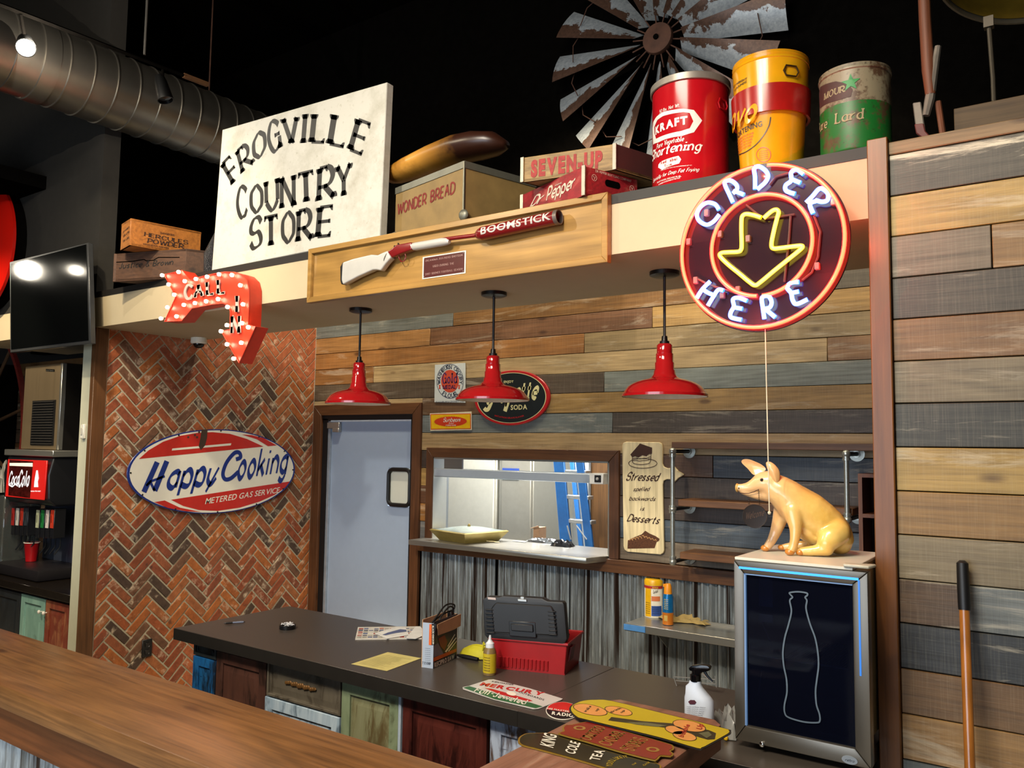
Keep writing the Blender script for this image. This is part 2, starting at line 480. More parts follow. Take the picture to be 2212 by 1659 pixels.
def TC(mb, S, s, p0, pm, p1, hp, font=BOLD, off=0.0015, track=0.0, fan=1.0, depth=0):
    """text along the curve p0-pm-p1 (pixels), letter height = |hp - p0|"""
    wd, vs, fs = line2d(s, font, track); a0, am, a1, at = [S.inv(q) for q in (p0, pm, p1, hp)]
    H = np.linalg.norm(at-a0); b = 2*am-0.5*(a0+a1); out = []
    up0 = (at-a0)/H
    for u, v in vs:
        t = u/wd; c = (1-t)**2*a0+2*t*(1-t)*b+t*t*a1; d = 2*(1-t)*(b-a0)+2*t*(a1-b); d /= np.linalg.norm(d)
        nrm = np.array([-d[1], d[0]]); nrm = nrm if nrm@up0 > 0 else -nrm
        nn = fan*nrm+(1-fan)*up0; out.append(c+nn*H*v)
    put2d(mb, S, out, fs, off, depth)
def TR(mb, S, s, C, R, Tp, t0, t1, r0, r1, font=BOLD, off=0.0015, track=0.0):
    """text round an ellipse: centre C, right point R, top point Tp (surface coords or pixels)"""
    C, R, Tp = [np.array(q, float) for q in (C, R, Tp)]
    wd, vs, fs = line2d(s, font, track); A = R-C; B = Tp-C; out = []
    for u, v in vs:
        t = math.radians(t0+(t1-t0)*u/wd); r = r0+(r1-r0)*v; out.append(C+r*(math.cos(t)*A+math.sin(t)*B))
    put2d(mb, S, out, fs, off)
def put2d(mb, S, ab, fs, off, depth=0):
    if not S.curved:
        if depth:
            for f in fs:
                k = len(f); lo = [S.pt(*ab[i], off) for i in f]; hi = [S.pt(*ab[i], off+depth) for i in f]
                mb.add(lo+hi, [tuple(range(k, 2*k))]+[(i, (i+1) % k, (i+1) % k+k, i+k) for i in range(k)])
        else: mb.add([S.pt(a, b, off) for a, b in ab], fs)
        return
    for f in fs:
        P = [ab[i] for i in f]
        tris = [(0, i, i+1) for i in range(1, len(P)-1)] if len(P) <= 4 else tessellate_polygon([[Vector((p[0]*0.2, p[1], 0)) for p in P]])
        st = [[P[i] for i in t] for t in tris]
        while st:
            t = st.pop(); kb = getattr(S, 'kb', 0); L = [max(abs(t[(i+1) % 3][0]-t[i][0]), kb*abs(t[(i+1) % 3][1]-t[i][1])) for i in range(3)]; m = max(L)
            if m > 0.12:
                i = L.index(m); a, b, c = t[i], t[(i+1) % 3], t[(i+2) % 3]; md = (a+b)/2; st += [[a, md, c], [md, b, c]]
            else: mb.add([S.pt(q[0], q[1], off) for q in t], [(0, 1, 2)])
def PO(mb, S, px, off=0.001, th=0, ab=False):
    """filled polygon through pixels px on surface S"""
    P = [np.array(q, float) if ab else S.inv(q) for q in px]
    if S.curved: put2d(mb, S, P, [tuple(range(len(P)))], off); return
    tri = tessellate_polygon([[Vector((p[0], p[1], 0)) for p in P]])
    if th:
        mb.prism([S.pt(*p, off) for p in P], S.N*th)
    else: mb.add([S.pt(*p, off) for p in P], [tuple(t) for t in tri])
def ELL(C, R, Tp, n=48, r=1.0, t0=0, t1=360):
    C, R, Tp = [np.array(q, float) for q in (C, R, Tp)]
    return [C+r*(math.cos(math.radians(t0+(t1-t0)*k/n))*(R-C)+math.sin(math.radians(t0+(t1-t0)*k/n))*(Tp-C)) for k in range(n+(0 if t1-t0 == 360 else 1))]
def RING(mb, S, C, R, Tp, r0, r1, off=0.001, n=64, t0=0, t1=360):
    """flat ring between ellipse scales r0 and r1, surface coords"""
    full = t1-t0 == 360
    a = ELL(C, R, Tp, n, r0, t0, t1); b = ELL(C, R, Tp, n, r1, t0, t1); m = len(a)
    fs = [(i, (i+1) % m, (i+1) % m+m, i+m) for i in range(m if full else m-1)]
    put2d(mb, S, a+b, fs, off)
def smooth2d(pts, n=6):
    return _catmull([tuple(map(float, p)) for p in pts], n)
def STROKE(mb, S, px, w_, off=0.0015, ab=False, closed=False, sm=True, w1=None):
    """ribbon of width w_ (metres) through pixels"""
    P = [tuple(q) if ab else tuple(S.inv(q)) for q in px]
    if closed: P = P+[P[0]]
    if sm: P = _catmull(P, 6)
    vs = []; m = len(P)
    for i, p in enumerate(P):
        a = P[max(i-1, 0)]; b = P[min(i+1, m-1)]
        if closed and i in (0, m-1): a, b = P[-2], P[1]
        k = S.R(p[1]) if S.curved else 1.0
        dx, dy = (b[0]-a[0])*k, b[1]-a[1]; L = math.hypot(dx, dy) or 1; h = (w_+((w1-w_)*i/(m-1) if w1 else 0))/2
        vs += [np.array((p[0]-dy/L*h/k, p[1]+dx/L*h)), np.array((p[0]+dy/L*h/k, p[1]-dx/L*h))]
    put2d(mb, S, vs, [(2*i, 2*i+1, 2*i+3, 2*i+2) for i in range(m-1)], off)

# ================================================================= THE SETTING
YB, YF, XB = 4.86, 2.889, -5.586          # plank wall, beam front, brick wall
cream = plain('cream_paint', '#b3a384', 0.7, var=0.03, nscale=6)
black = plain('matt_black_paint', '#080706', 0.95, var=0.2, spec=0.0)
greyp = plain('dark_grey_paint', '#2c2a28', 0.8, var=0.1)
plank = wood('weathered_plank', None, 0, rough=0.5, saw=0.16, wear=0.3, bump=0.5, contrast=1.25)
plankd = wood('worn_dark_plank', None, 0, rough=0.5, saw=0.1, wear=0.85, bump=0.6, contrast=1.2)
trimx = wood('stained_trim_x', '#5e3d23', 0, rough=0.42, grain=26, contrast=1.3)
trimz = wood('stained_trim_z', '#583822', 2, rough=0.42, grain=26, contrast=1.3)
plyw = wood('dark_plywood', '#6b4a24', 2, rough=0.6)

struct(MB().box(-11, 3, -4, 7.2, -0.06, 0), 'floor', plain('bounce_floor', '#a39885', 0.6, var=0.1, nscale=3))  # tone raised pale so the floor bounces light up to the beam
struct(MB().box(-11, 3, -4, 7.2, 5.6, 5.7), 'ceiling', black)
struct(MB().box(-11.1, -11, -4, 7.2, 0, 5.6), 'wall_left', greyp)
struct(MB().box(3, 3.1, -4, 7.2, 0, 5.6), 'wall_right', greyp)
fw_ = MB().box(-11, -5.2, -4.1, -4, 0, 5.6).box(1.4, 3, -4.1, -4, 0, 5.6).box(-5.2, 1.4, -4.1, -4, 0, 0.5).box(-5.2, 1.4, -4.1, -4, 3.2, 5.6)
struct(fw_, 'wall_front', plain('tan_paint', '#8d8066', 0.8, var=0.04))
pn = MB().box(-5.2, 1.4, -4.08, -4.05, 0.5, 3.2)
wf = MB()
for x in (-5.2, -3.0, -0.8, 1.34): wf.box(x, x+0.06, -4.05, -3.98, 0.5, 3.2)
wf.box(-5.2, 1.4, -4.05, -3.98, 0.5, 0.56).box(-5.2, 1.4, -4.05, -3.98, 3.14, 3.2)
wfr = struct(wf, 'window_1', black)
pn.build('pane', emit('daylight_pane', (0.6, 0.78, 1.0), 1.2), wfr)

# back wall with the kitchen door and the serving hatch cut out
bw = MB()
dx0, dx1, dz1 = -5.46, -4.39, 2.10
hx0, hx1, hz0, hz1 = -4.175, -2.615, 1.10, 1.76
y0, y1 = YB+0.018, YB+0.14
bw.box(-5.73, dx0, y0, y1, 0, 2.95).box(dx0, dx1, y0, y1, dz1, 2.95).box(dx1, hx0, y0, y1, 0, 2.95)
bw.box(hx0, hx1, y0, y1, 0, hz0).box(hx0, hx1, y0, y1, hz1, 2.95).box(hx1, 0.3, y0, y1, 0, 2.95).box(-11, 3, y0, y1+0.05, 2.95, 5.6)
wall_back = struct(bw, 'wall_back', black)
# planks: row boundaries up the wall
def add_plank(parent, x0, x1, z0, z1, yf, colr, worn=False, th=0.017):
    g = 0.0016; yo = random.uniform(-0.0025, 0.0015)
    c = ((x0+x1)/2, yf+th/2+yo, (z0+z1)/2)
    j = random.uniform(0.9, 1.1); cc = tuple(min(1, q*j) for q in lin(colr))
    return MB().box(x0+g, x1-g, yf+yo, yf+th+yo, z0+g, z1-g).build('plank', plankd if worn else plank, parent, bevel=0.0022, origin=c, color=cc)
zr = [1.951+0.1385*k for k in range(-6, 8)]
def xw(px, py, y=YB): return YP(y).p3(px, py)[0]
GB, TAN, BRN, ORG, DKB, GRY, NAVY, LTN, SLT = '#6f7676', '#ae8c52', '#6e4a2e', '#8e6234', '#4c4033', '#7a6c58', '#39424d', '#b39b70', '#4b5866'
rows = {
 -1: [(-5.586, -3.4, TAN), (-3.4, -0.3, DKB)],
 13: None,
 12: [(-5.586, xw(980, 640), GB), (xw(980, 640), xw(1560, 620), '#7d5a30'), (xw(1560, 620), -0.3, '#5b5346')],
 11: [(-5.586, xw(930, 700), '#a67a48'), (xw(930, 700), xw(1409, 690), '#6d4c33'), (xw(1409, 690), -0.3, TAN)],
 10: [(-5.586, xw(1262, 730), ORG), (xw(1262, 730), -0.3, '#8f7c58')],
 9: [(-5.586, xw(806, 830), ORG), (xw(806, 830), xw(1787, 750), LTN), (xw(1787, 750), -0.3, '#93704b')],
 8: [(-5.586, xw(1305, 830), '#54483a'), (xw(1305, 830), -0.3, '#7c847f')],
 7: [(-5.586, xw(912, 880), LTN), (xw(912, 880), xw(1180, 880), '#6c5138'), (xw(1180, 880), -0.3, '#a5854e')],
 6: [(-4.39, xw(1323, 910), '#6f7878'), (xw(1323, 910), -0.3, '#4a423a')],
 5: [(-4.39, -0.3, '#ae946a')],
 4: [(-4.39, -4.2, '#463a33'), (-2.6, xw(1540, 1000), '#5e4330'), (xw(1540, 1000), -0.3, NAVY)],
 3: [(-4.39, -4.2, TAN), (-2.6, -0.3, '#42362f')],
 2: [(-4.39, -4.2, '#5a3a26'), (-2.6, -0.3, '#4a3b33')],
 1: [(-4.39, -4.2, '#9a6a35'), (-2.6, -0.3, SLT)],
 0: [(-4.39, -4.2, '#77797a'), (-2.6, -0.3, '#75695a')],
}
for k, segs in rows.items():
    if not segs: continue
    z0 = 1.951+0.1385*(k-6) if k >= 0 else 1.951+0.1385*7
    z1 = z0+0.1385
    for x0, x1, c_ in segs:
        if z1 > 3.0: z1 = 2.95+0.06
        x0r = x0
        if k == 7:
            if x0 < -5.5:                       # sliver above the door trim
                add_plank(wall_back, x0, x1, 2.175, z1, YB, c_)
                continue
        add_plank(wall_back, x0r, x1, z0, z1, YB, c_)
# corrugated sheets below
cm = NT('rusty_corrugated_iron')
v_ = cm.coords((16, 16, 1.2)); n1 = cm.noise(v_, 2.0, 8, 0.75, 0.5); n2 = cm.noise(cm.coords((26, 1, 0.35)), 1.0, 5, 0.6)
cc_ = cm.mix(cm.ramp(n1, 0.35, 0.65), lin('#5c5e5c'), lin('#a9b4bb'))
cc_ = cm.mix(cm.ramp(n2, 0.53, 0.60), cc_, lin('#2e2019'))
cm.base(cc_); cm.b.inputs['Metallic'].default_value = 0.55; cm.b.inputs['Roughness'].default_value = 0.42; cm.bump(n1, 0.3)
iron = cm.m
def corrugated(name, x0, x1, z0, z1, y, parent, amp=0.013, pitch=0.055):
    m = MB(); n = int((x1-x0)/pitch*8); vs = []; fs = []
    for i in range(n+1):
        x = x0+(x1-x0)*i/n; yy = y+amp*math.cos(2*PI*(x-x0)/pitch)
        vs += [(x, yy, z0), (x, yy, z1)]
    fs = [(2*i, 2*i+1, 2*i+3, 2*i+2) for i in range(n)]
    m.add(vs, fs)
    return m.build(name, iron, parent, smooth=80, origin=((x0+x1)/2, y, (z0+z1)/2))
for x0, x1, dy in ((-4.29, -3.55, 0), (-3.55, -2.93, 0.004), (-2.93, -1.75, 0), (-1.75, -0.55, 0.003)):
    corrugated('corrugated_sheet', x0, x1, 0.02, 1.05, YB-0.002+dy, wall_back)
# trim round the door, the hatch, and the rail over the iron
def trim(n, x0, x1, z0, z1, yf=YB-0.022, th=0.03, m=None, mit=None):
    mb = MB()
    if mit: mb.prism([(a, yf, b) for a, b in mit], (0, th, 0))
    else: mb.box(x0, x1, yf, yf+th, z0, z1)
    return struct(mb, 'trim_%d' % n, m or trimx, bevel=0.003)
trim(1, 0, 0, 0, 0, mit=[(-5.56, 2.19), (-4.30, 2.19), (-4.39, 2.10), (-5.46, 2.10)])
trim(2, 0, 0, 0, 0, m=trimz, mit=[(-5.56, 2.19), (-5.46, 2.10), (-5.46, 0), (-5.56, 0)])
trim(3, 0, 0, 0, 0, m=trimz, mit=[(-4.30, 2.19), (-4.30, 0), (-4.39, 0), (-4.39, 2.10)])
trim(4, 0, 0, 0, 0, mit=[(-4.235, 1.835), (-2.54, 1.835), (-2.615, 1.76), (-4.165, 1.76)])
trim(5, 0, 0, 0, 0, m=trimz, mit=[(-4.235, 1.835), (-4.165, 1.76), (-4.165, 1.118), (-4.235, 1.118)])
trim(6, 0, 0, 0, 0, m=trimz, mit=[(-2.54, 1.835), (-2.54, 1.118), (-2.615, 1.118), (-2.615, 1.76)])
trim(7, -4.30, -0.55, 1.03, 1.117, yf=YB-0.03, th=0.045)
# brick wall in herringbone bond
grout = plain('grout', '#a89f88', 0.95, var=0.12, nscale=60, bump=0.3)
bwall = struct(MB().box(XB-0.12, XB+0.003, 2.982, YB+0.02, 0, 2.89), 'wall_brick', grout)
bm_ = NT('reclaimed_brick')
tn = bm_.tint(); va = bm_.coords((1, 1, 1)); nb = bm_.noise(va, 22, 6, 0.7, 0.3); nl = bm_.noise(va, 9, 4)
cb = bm_.mix(bm_.ramp(nb, 0.3, 0.7), bm_.mix(1.0, tn, (0.6, 0.55, 0.5), 'MULTIPLY'), bm_.mix(1.0, tn, (1.25, 1.2, 1.15), 'MULTIPLY'))
cb = bm_.mix(bm_.math('MULTIPLY', bm_.ramp(nl, 0.55, 0.64), bm_.ramp(nb, 0.42, 0.6)), cb, bm_.mix(0.68, tn, lin('#d8c4a8')))
cb = bm_.mix(bm_.math('MULTIPLY', bm_.ramp(nl, 0.36, 0.28), 0.6), cb, lin('#2d2622'))
bm_.base(cb); bm_.b.inputs['Roughness'].default_value = 0.85; bm_.bump(nb, 0.7, 0.004)
brickm = bm_.m
def clip_poly(P, y0, y1, z0, z1):
    for ax, lim, sg in ((0, y0, 1), (0, y1, -1), (1, z0, 1), (1, z1, -1)):
        Q = []
        for i in range(len(P)):
            a, b = P[i-1], P[i]; da, db = sg*(a[ax]-lim), sg*(b[ax]-lim)
            if (da >= 0) != (db >= 0):
                t = da/(da-db); Q.append((a[0]+t*(b[0]-a[0]), a[1]+t*(b[1]-a[1])))
            if db >= 0: Q.append(b)
        P = Q
        if len(P) < 3: return []
    return P
L_, W_, JT = 0.2145, 0.0662, 0.0110
q2 = math.sqrt(0.5); brk = []
reds = ['#96512c', '#a05c2c', '#8a482b', '#a4612f', '#85472a', '#9a5f38', '#8e5335', '#84482f']
for i in range(-60, 60):
    for j in range(-16, 17):
        for vert in (0, 1):
            ox, oy = i*W_+j*L_, i*W_-j*L_
            if vert: r_ = [(ox+L_, oy+W_-L_), (ox+L_+W_, oy+W_-L_), (ox+L_+W_, oy+W_), (ox+L_, oy+W_)]
            else: r_ = [(ox, oy), (ox+L_, oy), (ox+L_, oy+W_), (ox, oy+W_)]
            g = JT/2
            (xa, ya), (xb, yb) = r_[0], r_[2]
            r_ = [(xa+g, ya+g), (xb-g, ya+g), (xb-g, yb-g), (xa+g, yb-g)]
            P = [(2.952+(x-y)*q2, 1.4+(x+y)*q2) for x, y in r_]
            P = clip_poly(P, 2.985, YB-0.004, 0.0, 2.88)
            if len(P) < 3: continue
            ar = 0.5*abs(sum(P[k-1][0]*P[k][1]-P[k][0]*P[k-1][1] for k in range(len(P))))
            if ar < 0.0006: continue
            brk.append((P, ar))
vis = []
for P, ar in brk:
    cy_ = sum(p[0] for p in P)/len(P); cz_ = sum(p[1] for p in P)/len(P)
    vis.append((cy_, cz_, P))
def PX(q):
    r = np.array(q)-CAM; z = r@FW; return 1106+FPX*(r@RT)/z, 829.5-FPX*(r@UP)/z
def seen(cy_, cz_):
    px, py = PX((XB, cy_, cz_))
    if py > 1370+0.305*px: return 0
    if px > 392 and py > 1375-0.16*(px-375): return 0
    if px > 428 and py < 728-0.105*(px-428)-26: return 0
    if px < 428 and py < 684+0.11*(px-206): return 0
    return 1
vis.sort(key=lambda q: -seen(q[0], q[1]))
hid = MB(); nn_ = 0
for cy_, cz_, P in vis:
    # bricks wholly behind the bar, the counter or the beam go into one joined remainder
    if not seen(cy_, cz_) or nn_ >= 300:
        hid.prism([(XB-0.004, a, b) for a, b in P], (0.012, 0, 0)); continue
    nn_ += 1
    th = 0.013+random.uniform(-0.002, 0.0025)
    r = random.random()
    c_ = lin('#4a3a30' if r < 0.13 else '#6b4a36' if r < 0.26 else random.choice(reds))
    MB().prism([(XB-0.005, a, b) for a, b in P], (th, 0, 0)).build('brick', brickm, bwall, bevel=0.0035, origin=(XB, cy_, cz_), color=c_)
hid.build('brick_remainder', brickm, bwall, color=lin('#a8603c'), kind='stuff')
print('BRICKS', nn_, sum(seen(q[0], q[1]) for q in vis))
# white metal edging strips beside the brick
edge_m = plain('edging_metal', '#b9ab98', 0.4, 0.3)
struct(MB().box(XB-0.002, XB+0.012, YB-0.006, YB-0.002, 0, 2.95), 'trim_8', edge_m)
struct(MB().box(XB-0.002, XB+0.011, 2.982, 2.985, 0, 2.64), 'trim_9', edge_m)
struct(MB().box(XB-0.03, XB+0.016, YF-0.002, 2.981, 0, 2.636), 'trim_10', wood('stained_post', '#624126', 2, rough=0.45, grain=22, contrast=1.2), bevel=0.003)
# partition between the drinks niche and the brick wall
struct(MB().box(-5.728, XB-0.03, YF, YB+0.02, 0, 2.636), 'wall_partition', plain('pale_partition_paint', '#b4b29b', 0.7, var=0.03))
# beam over the counter
struct(MB().box(-7.6, -0.574, YF, 3.69, 2.636, 2.845), 'beam', cream)
struct(MB().box(-5.60, -0.574, YF-0.003, 3.69, 2.845, 2.885), 'beam_ledge', plain('ledge_black', '#17130f', 0.6))
# dark upper wall over the niche
struct(MB().box(-7.6, -5.60, YF, YF+0.12, 2.845, 5.6), 'wall_upper', plain('upper_grey_paint', '#2e2c29', 0.9, var=0.06, spec=0.1))
struct(MB().box(-8.2, -6.42, 2.1, YF-0.001, 3.76, 3.86), 'ceiling_ledge', black)
# niche
nw = struct(MB().box(-9.2, -5.728, 3.98, 4.06, 0, 2.636), 'wall_niche', black)
for k in range(19):
    z0 = 0.02+k*0.1385
    xs = random.uniform(-7.7, -6.4); cs = ['#3d2c20', '#54391f', '#2f2621', '#4a3a2d', '#5d4427']
    add_plank(nw, -9.15, xs, z0, z0+0.1385, 3.962, random.choice(cs)); add_plank(nw, xs, -5.73, z0, z0+0.1385, 3.962, random.choice(cs))
struct(MB().box(-9.3, -9.2, 2.9, 4.0, 0, 2.636), 'wall_niche_side', black)

# right hand plank wall
rw = struct(MB().box(-0.555, 3, YF+0.018, YF+0.14, 0, 2.88), 'wall_right_planks', black)
rz = [2.84, 2.70, 2.563, 2.423, 2.285, 2.146, 2.008, 1.866, 1.725, 1.585, 1.444, 1.305, 1.163, 1.023, 0.882, 0.742, 0.602, 0.462]
xs1 = YP(YF).p3(2143, 560)[0]; xs2 = YP(YF).p3(2090, 1300)[0]
rc = [[('#4a453c', 1)], [('#a68a4c', 0)], [('#6a6050', 0), ('#7c6038', 0)], [('#443e34', 0)], [('#735634', 0)], [('#726852', 0)], [('#35342d', 0)], [('#9a8046', 0)],
      [('#826438', 0)], [('#766a52', 0)], [('#4f3c28', 0), ('#6b7172', 0)], [('#2c2e30', 0)], [('#624a2f', 0)], [('#84663e', 0)], [('#60686a', 0)], [('#5a4530', 0)], [('#84663e', 0)]]
for k, segs in enumerate(rc):
    z1, z0 = rz[k], rz[k+1]
    if len(segs) == 1: add_plank(rw, -0.508, 1.6+random.random(), z0, z1, YF, segs[0][0], segs[0][1])
    else:
        xm = xs1 if k == 2 else xs2
        add_plank(rw, -0.508, xm, z0, z1, YF, segs[0][0]); add_plank(rw, xm, 2.2, z0, z1, YF, segs[1][0])
capm = wood('pale_cap_board', '#80694c', 0, rough=0.6, wear=0.4)
trim(11, -0.508, 2.6, 2.841, 2.884, yf=YF-0.004, th=0.022, m=capm)
trim(12, -0.572, -0.508, 0.0, 2.90, yf=YF-0.022, th=0.045, m=wood('column_post', '#704621', 2, rough=0.4, grain=20))

# ================================================================= BAR, COUNTER, CABINETS
P_ = lambda S, *q: S.p3(*q)
barw = wood('bar_top_wood', '#7c5630', 0, rough=0.34, grain=34, contrast=1.8, coat=0.3, bump=0.25)
bar = thing('bar', 'stained wooden bar across the foreground with corrugated iron front', 'bar', (-3.2, 1.4, 0))
MB().box(-6.6, -0.874, 1.234, 1.592, 1.0, 1.07).build('top_slab', barw, bar, bevel=0.006, seg=2, origin=(-3.4, 1.41, 1.035))
MB().box(-6.5, -0.9, 1.262, 1.285, 0.885, 1.0).build('apron', wood('apron_wood', '#6b3f20', 0, rough=0.4, grain=18, contrast=1.4), bar, bevel=0.002, origin=(-3.4, 1.27, 0.94))
MB().box(-6.5, -0.9, 1.30, 1.52, 0.0, 1.0).build('carcass', black, bar)
m = MB(); n = 800; vs = []
for i in range(n+1):
    x = -6.45+5.5*i/n; vs += [(x, 1.285+0.008*math.cos(2*PI*(x+6.45)/0.052), 0.02), (x, 1.285+0.008*math.cos(2*PI*(x+6.45)/0.052), 0.885)]
m.add(vs, [(2*i, 2*i+1, 2*i+3, 2*i+2) for i in range(n)]).build('corrugated_front', iron, bar, smooth=80)
cap = thing('half_wall', 'end wall of the bar with a thick purple-brown plank top under the loose metal signs', 'half wall', (-1.05, 2.0, 0))
capw = wood('return_top_wood', '#7d5848', 1, rough=0.5, grain=22, contrast=1.1, wear=0.12)
pts = [(-1.235, 1.594, 1.0), (-1.235, 2.30, 1.0), (-1.215, 2.325, 1.0), (-0.905, 2.325, 1.0), (-0.874, 2.29, 1.0), (-0.874, 1.594, 1.0)]
MB().prism(pts, (0, 0, 0.07)).build('top', capw, cap, bevel=0.006, seg=2, origin=(-1.05, 2, 1.03))
MB().box(-1.18, -0.925, 1.6, 2.26, 0, 1.0).build('body', wood('return_side_wood', '#4f352d', 2, rough=0.5), cap, bevel=0.003)

lam = plain('dark_laminate', '#3d3732', 0.36, var=0.06, nscale=120)
ctr = thing('work_counter', 'long dark brown laminate counter peninsula over painted cabinets', 'counter', (-2.4, 2.8, 0))
MB().box(-3.79, -1.6795, 2.44, 3.165, 0.862, 0.915).build('top', lam, ctr, bevel=0.002)
MB().box(-1.6785, -0.58, 2.44, 3.165, 0.862, 0.915).build('top', lam, ctr, bevel=0.002, label='right hand laminate section beyond the joint')
edge_l = plain('laminate_edge', '#1e1b18', 0.4)
MB().box(-3.791, -1.6795, 2.437, 2.4395, 0.860, 0.914).build('front_edge', edge_l, ctr); MB().box(-1.6785, -0.58, 2.437, 2.4395, 0.860, 0.914).build('front_edge', edge_l, ctr)
MB().box(-3.70, -0.60, 2.53, 3.10, 0.09, 0.862).build('carcass', plain('counter_carcass', '#171310', 0.8), ctr)
MB().box(-3.66, -0.60, 2.58, 3.05, 0.0, 0.09).build('toe_kick', black, ctr)

def distress(name, base, under, hi, axis=2, amt=0.5, rough=0.5):
    if name in _mats: return _mats[name]
    t = NT(name); st = [14.0]*3; st[axis] = 3.0
    n = t.noise(t.coords(tuple(st)), 1.0, 8, 0.7, 0.8); n2 = t.noise(t.coords((4, 4, 4)), 1.0, 4)
    c = t.mix(t.ramp(n, 0.4, 0.7), lin(base), lin(hi))
    c = t.mix(t.math('MULTIPLY', t.ramp(n, 0.52, 0.40), t.ramp(n2, 0.62-0.3*amt, 0.68-0.3*amt)), c, lin(under))
    t.base(c); t.b.inputs['Roughness'].default_value = rough; t.bump(n, 0.2); _mats[name] = t.m; return t.m
S25 = YP(2.5)
def door_panel(name, parent, x0, x1, z0, z1, y, mf, mp=None, fr=0.05, arch=0.0, clip=0.0, knob=None):
    """frame-and-panel door facing -y, y = front"""
    th = 0.02; d = MB()
    xi0, xi1, zi0, zi1 = x0+fr, x1-fr, z0+fr, z1-fr
    d.prism([(x0, y, z0), (x1, y, z0), (xi1, y, zi0), (xi0, y, zi0)], (0, th, 0))
    d.prism([(x1, y, z0), (x1, y, z1), (xi1, y, zi1), (xi1, y, zi0)], (0, th, 0))
    d.prism([(x1, y, z1), (x0, y, z1), (xi0, y, zi1), (xi1, y, zi1)], (0, th, 0))
    d.prism([(x0, y, z1), (x0, y, z0), (xi0, y, zi0), (xi0, y, zi1)], (0, th, 0))
    o = d.build(name, mf, parent, bevel=0.002, origin=((x0+x1)/2, y, (z0+z1)/2))
    g = MB(); e = 0.006; f2 = 0.022
    a = [(xi0, zi0), (xi1, zi0), (xi1, zi1), (xi0, zi1)] if not clip else [(xi0, zi0), (xi1, zi0), (xi1, zi1-clip), (xi1-clip, zi1), (xi0+clip, zi1), (xi0, zi1-clip)]
    cx, cz = (xi0+xi1)/2, (zi0+zi1)/2
    def inset(k): return [(cx+(p-cx)*(1-2*k/(xi1-xi0)), cz+(q-cz)*(1-2*k/(zi1-zi0))) for p, q in a]
    lv = [(a, y+0.010), (inset(0.006), y+0.012), (inset(0.008), y+0.012), (inset(0.034), y+0.004), (inset(0.036), y+0.004)]
    n = len(a); vs = []; fs = []
    for P, yy in lv: vs += [(p, yy, q) for p, q in P]
    for i in range(len(lv)-1):
        for k in range(n): fs.append((i*n+k, i*n+(k+1) % n, (i+1)*n+(k+1) % n, (i+1)*n+k))
    fs.append(tuple((len(lv)-1)*n+k for k in range(n)))
    g.add(vs, fs)
    if clip: g.box(xi0, xi1, y+0.0095, y+0.0125, zi1-clip, zi1)
    g.box(xi0-0.001, xi1+0.001, y+0.013, y+0.018, zi0-0.001, zi1+0.001)
    g.build('raised_panel', mp or mf, o, smooth=20)
    if knob:
        k = MB(); k.lathe([(0.004, 0), (0.004, 0.012), (0.013, 0.018), (0.014, 0.026), (0.008, 0.031), (0, 0.032)], knob, axis=(0, -1, 0), n=16)
        k.build('knob', plain('porcelain', '#d8d4cc', 0.15), o)
    return o
def cabinet(x0, x1, label, parts):
    c = thing('base_cabinet', label, 'cabinet', ((x0+x1)/2, 2.51, 0), 'painted cabinets under the work counter')
    MB().box(x0, x1, 2.512, 2.528, 0.09, 0.86).build('body', plain('cabinet_body', '#1d1713', 0.7), c)
    for q in parts: door_panel(q[0], c, q[1], q[2], q[3], q[4], 2.49, q[5], q[6] if len(q) > 6 else None, **(q[7] if len(q) > 7 else {}))
    return c
def xc(px, py=1480): return S25.p3(px, py)[0]
blue = distress('blue_distressed', '#0e4f86', '#0c1c2c', '#1c6aa8', amt=0.9)
bluep = distress('blue_worn_panel', '#12395c', '#091420', '#1a66a2', amt=1.4)
slate = distress('dark_slate_paint', '#22282a', '#171311', '#2e3434')
brown = distress('brown_glaze', '#402720', '#24150f', '#553429')
taupe = distress('taupe_paint', '#4d463c', '#30291f', '#5d564a')
icew = distress('ice_blue_chalk', '#8ba0b4', '#5d6d7c', '#b4c3d0', amt=0.5)
sage = distress('sage_paint', '#66745a', '#4a4a35', '#7f8c70', amt=0.2)
olive = distress('olive_panel', '#6b6a4c', '#54472c', '#7f8064', amt=0.5)
maroon = distress('maroon_paint', '#3f1a16', '#250d0b', '#54261f', rough=0.35)
chalk = distress('chalk_chipped', '#8f9cb4', '#4a3527', '#a9b4c8', amt=1.2)
X = [-3.70, xc(470, 1430), xc(578, 1480), xc(739, 1540), xc(864, 1590), xc(1058, 1640), xc(1216, 1700)]
zt = 0.855
cabinet(X[0], X[1], 'bright blue distressed cabinet at the brick end of the counter', [('drawer', X[0]+.004, X[1]-.004, 0.79, zt, slate, None, dict(fr=0.015)), ('door', X[0]+.004, X[1]-.004, 0.13, 0.785, blue, bluep, dict(clip=0.05, fr=0.045))])
cabinet(X[1], X[2], 'dark brown cabinet between the blue one and the ice blue one', [('door', X[1]+.004, X[2]-.004, 0.13, 0.835, brown)])
c3 = cabinet(X[2], X[3], 'ice blue cabinet door under a taupe drawer with a gilt ornament', [('drawer', X[2]+.004, X[3]-.004, 0.695, zt, taupe, None, dict(fr=0.012)), ('door', X[2]-.004, X[3]-.006, 0.13, 0.688, icew)])
orn = MB(); xm = (X[2]+X[3])/2-0.01
for k in range(-7, 8):
    r_ = 0.018*(1-abs(k)/9)
    orn.ball((xm+k*0.0135, 2.488, 0.778+0.003*math.sin(k*2.1)), 0.009, 8, (1.2, 0.5, 0.7+r_*40))
orn.build('gilt_ornament', plain('tarnished_gilt', '#6b4a24', 0.5, 0.4), c3)
cabinet(X[3], X[4], 'sage green cabinet with an olive panel', [('door', X[3]+.004, X[4]-.004, 0.13, 0.845, sage, olive)])
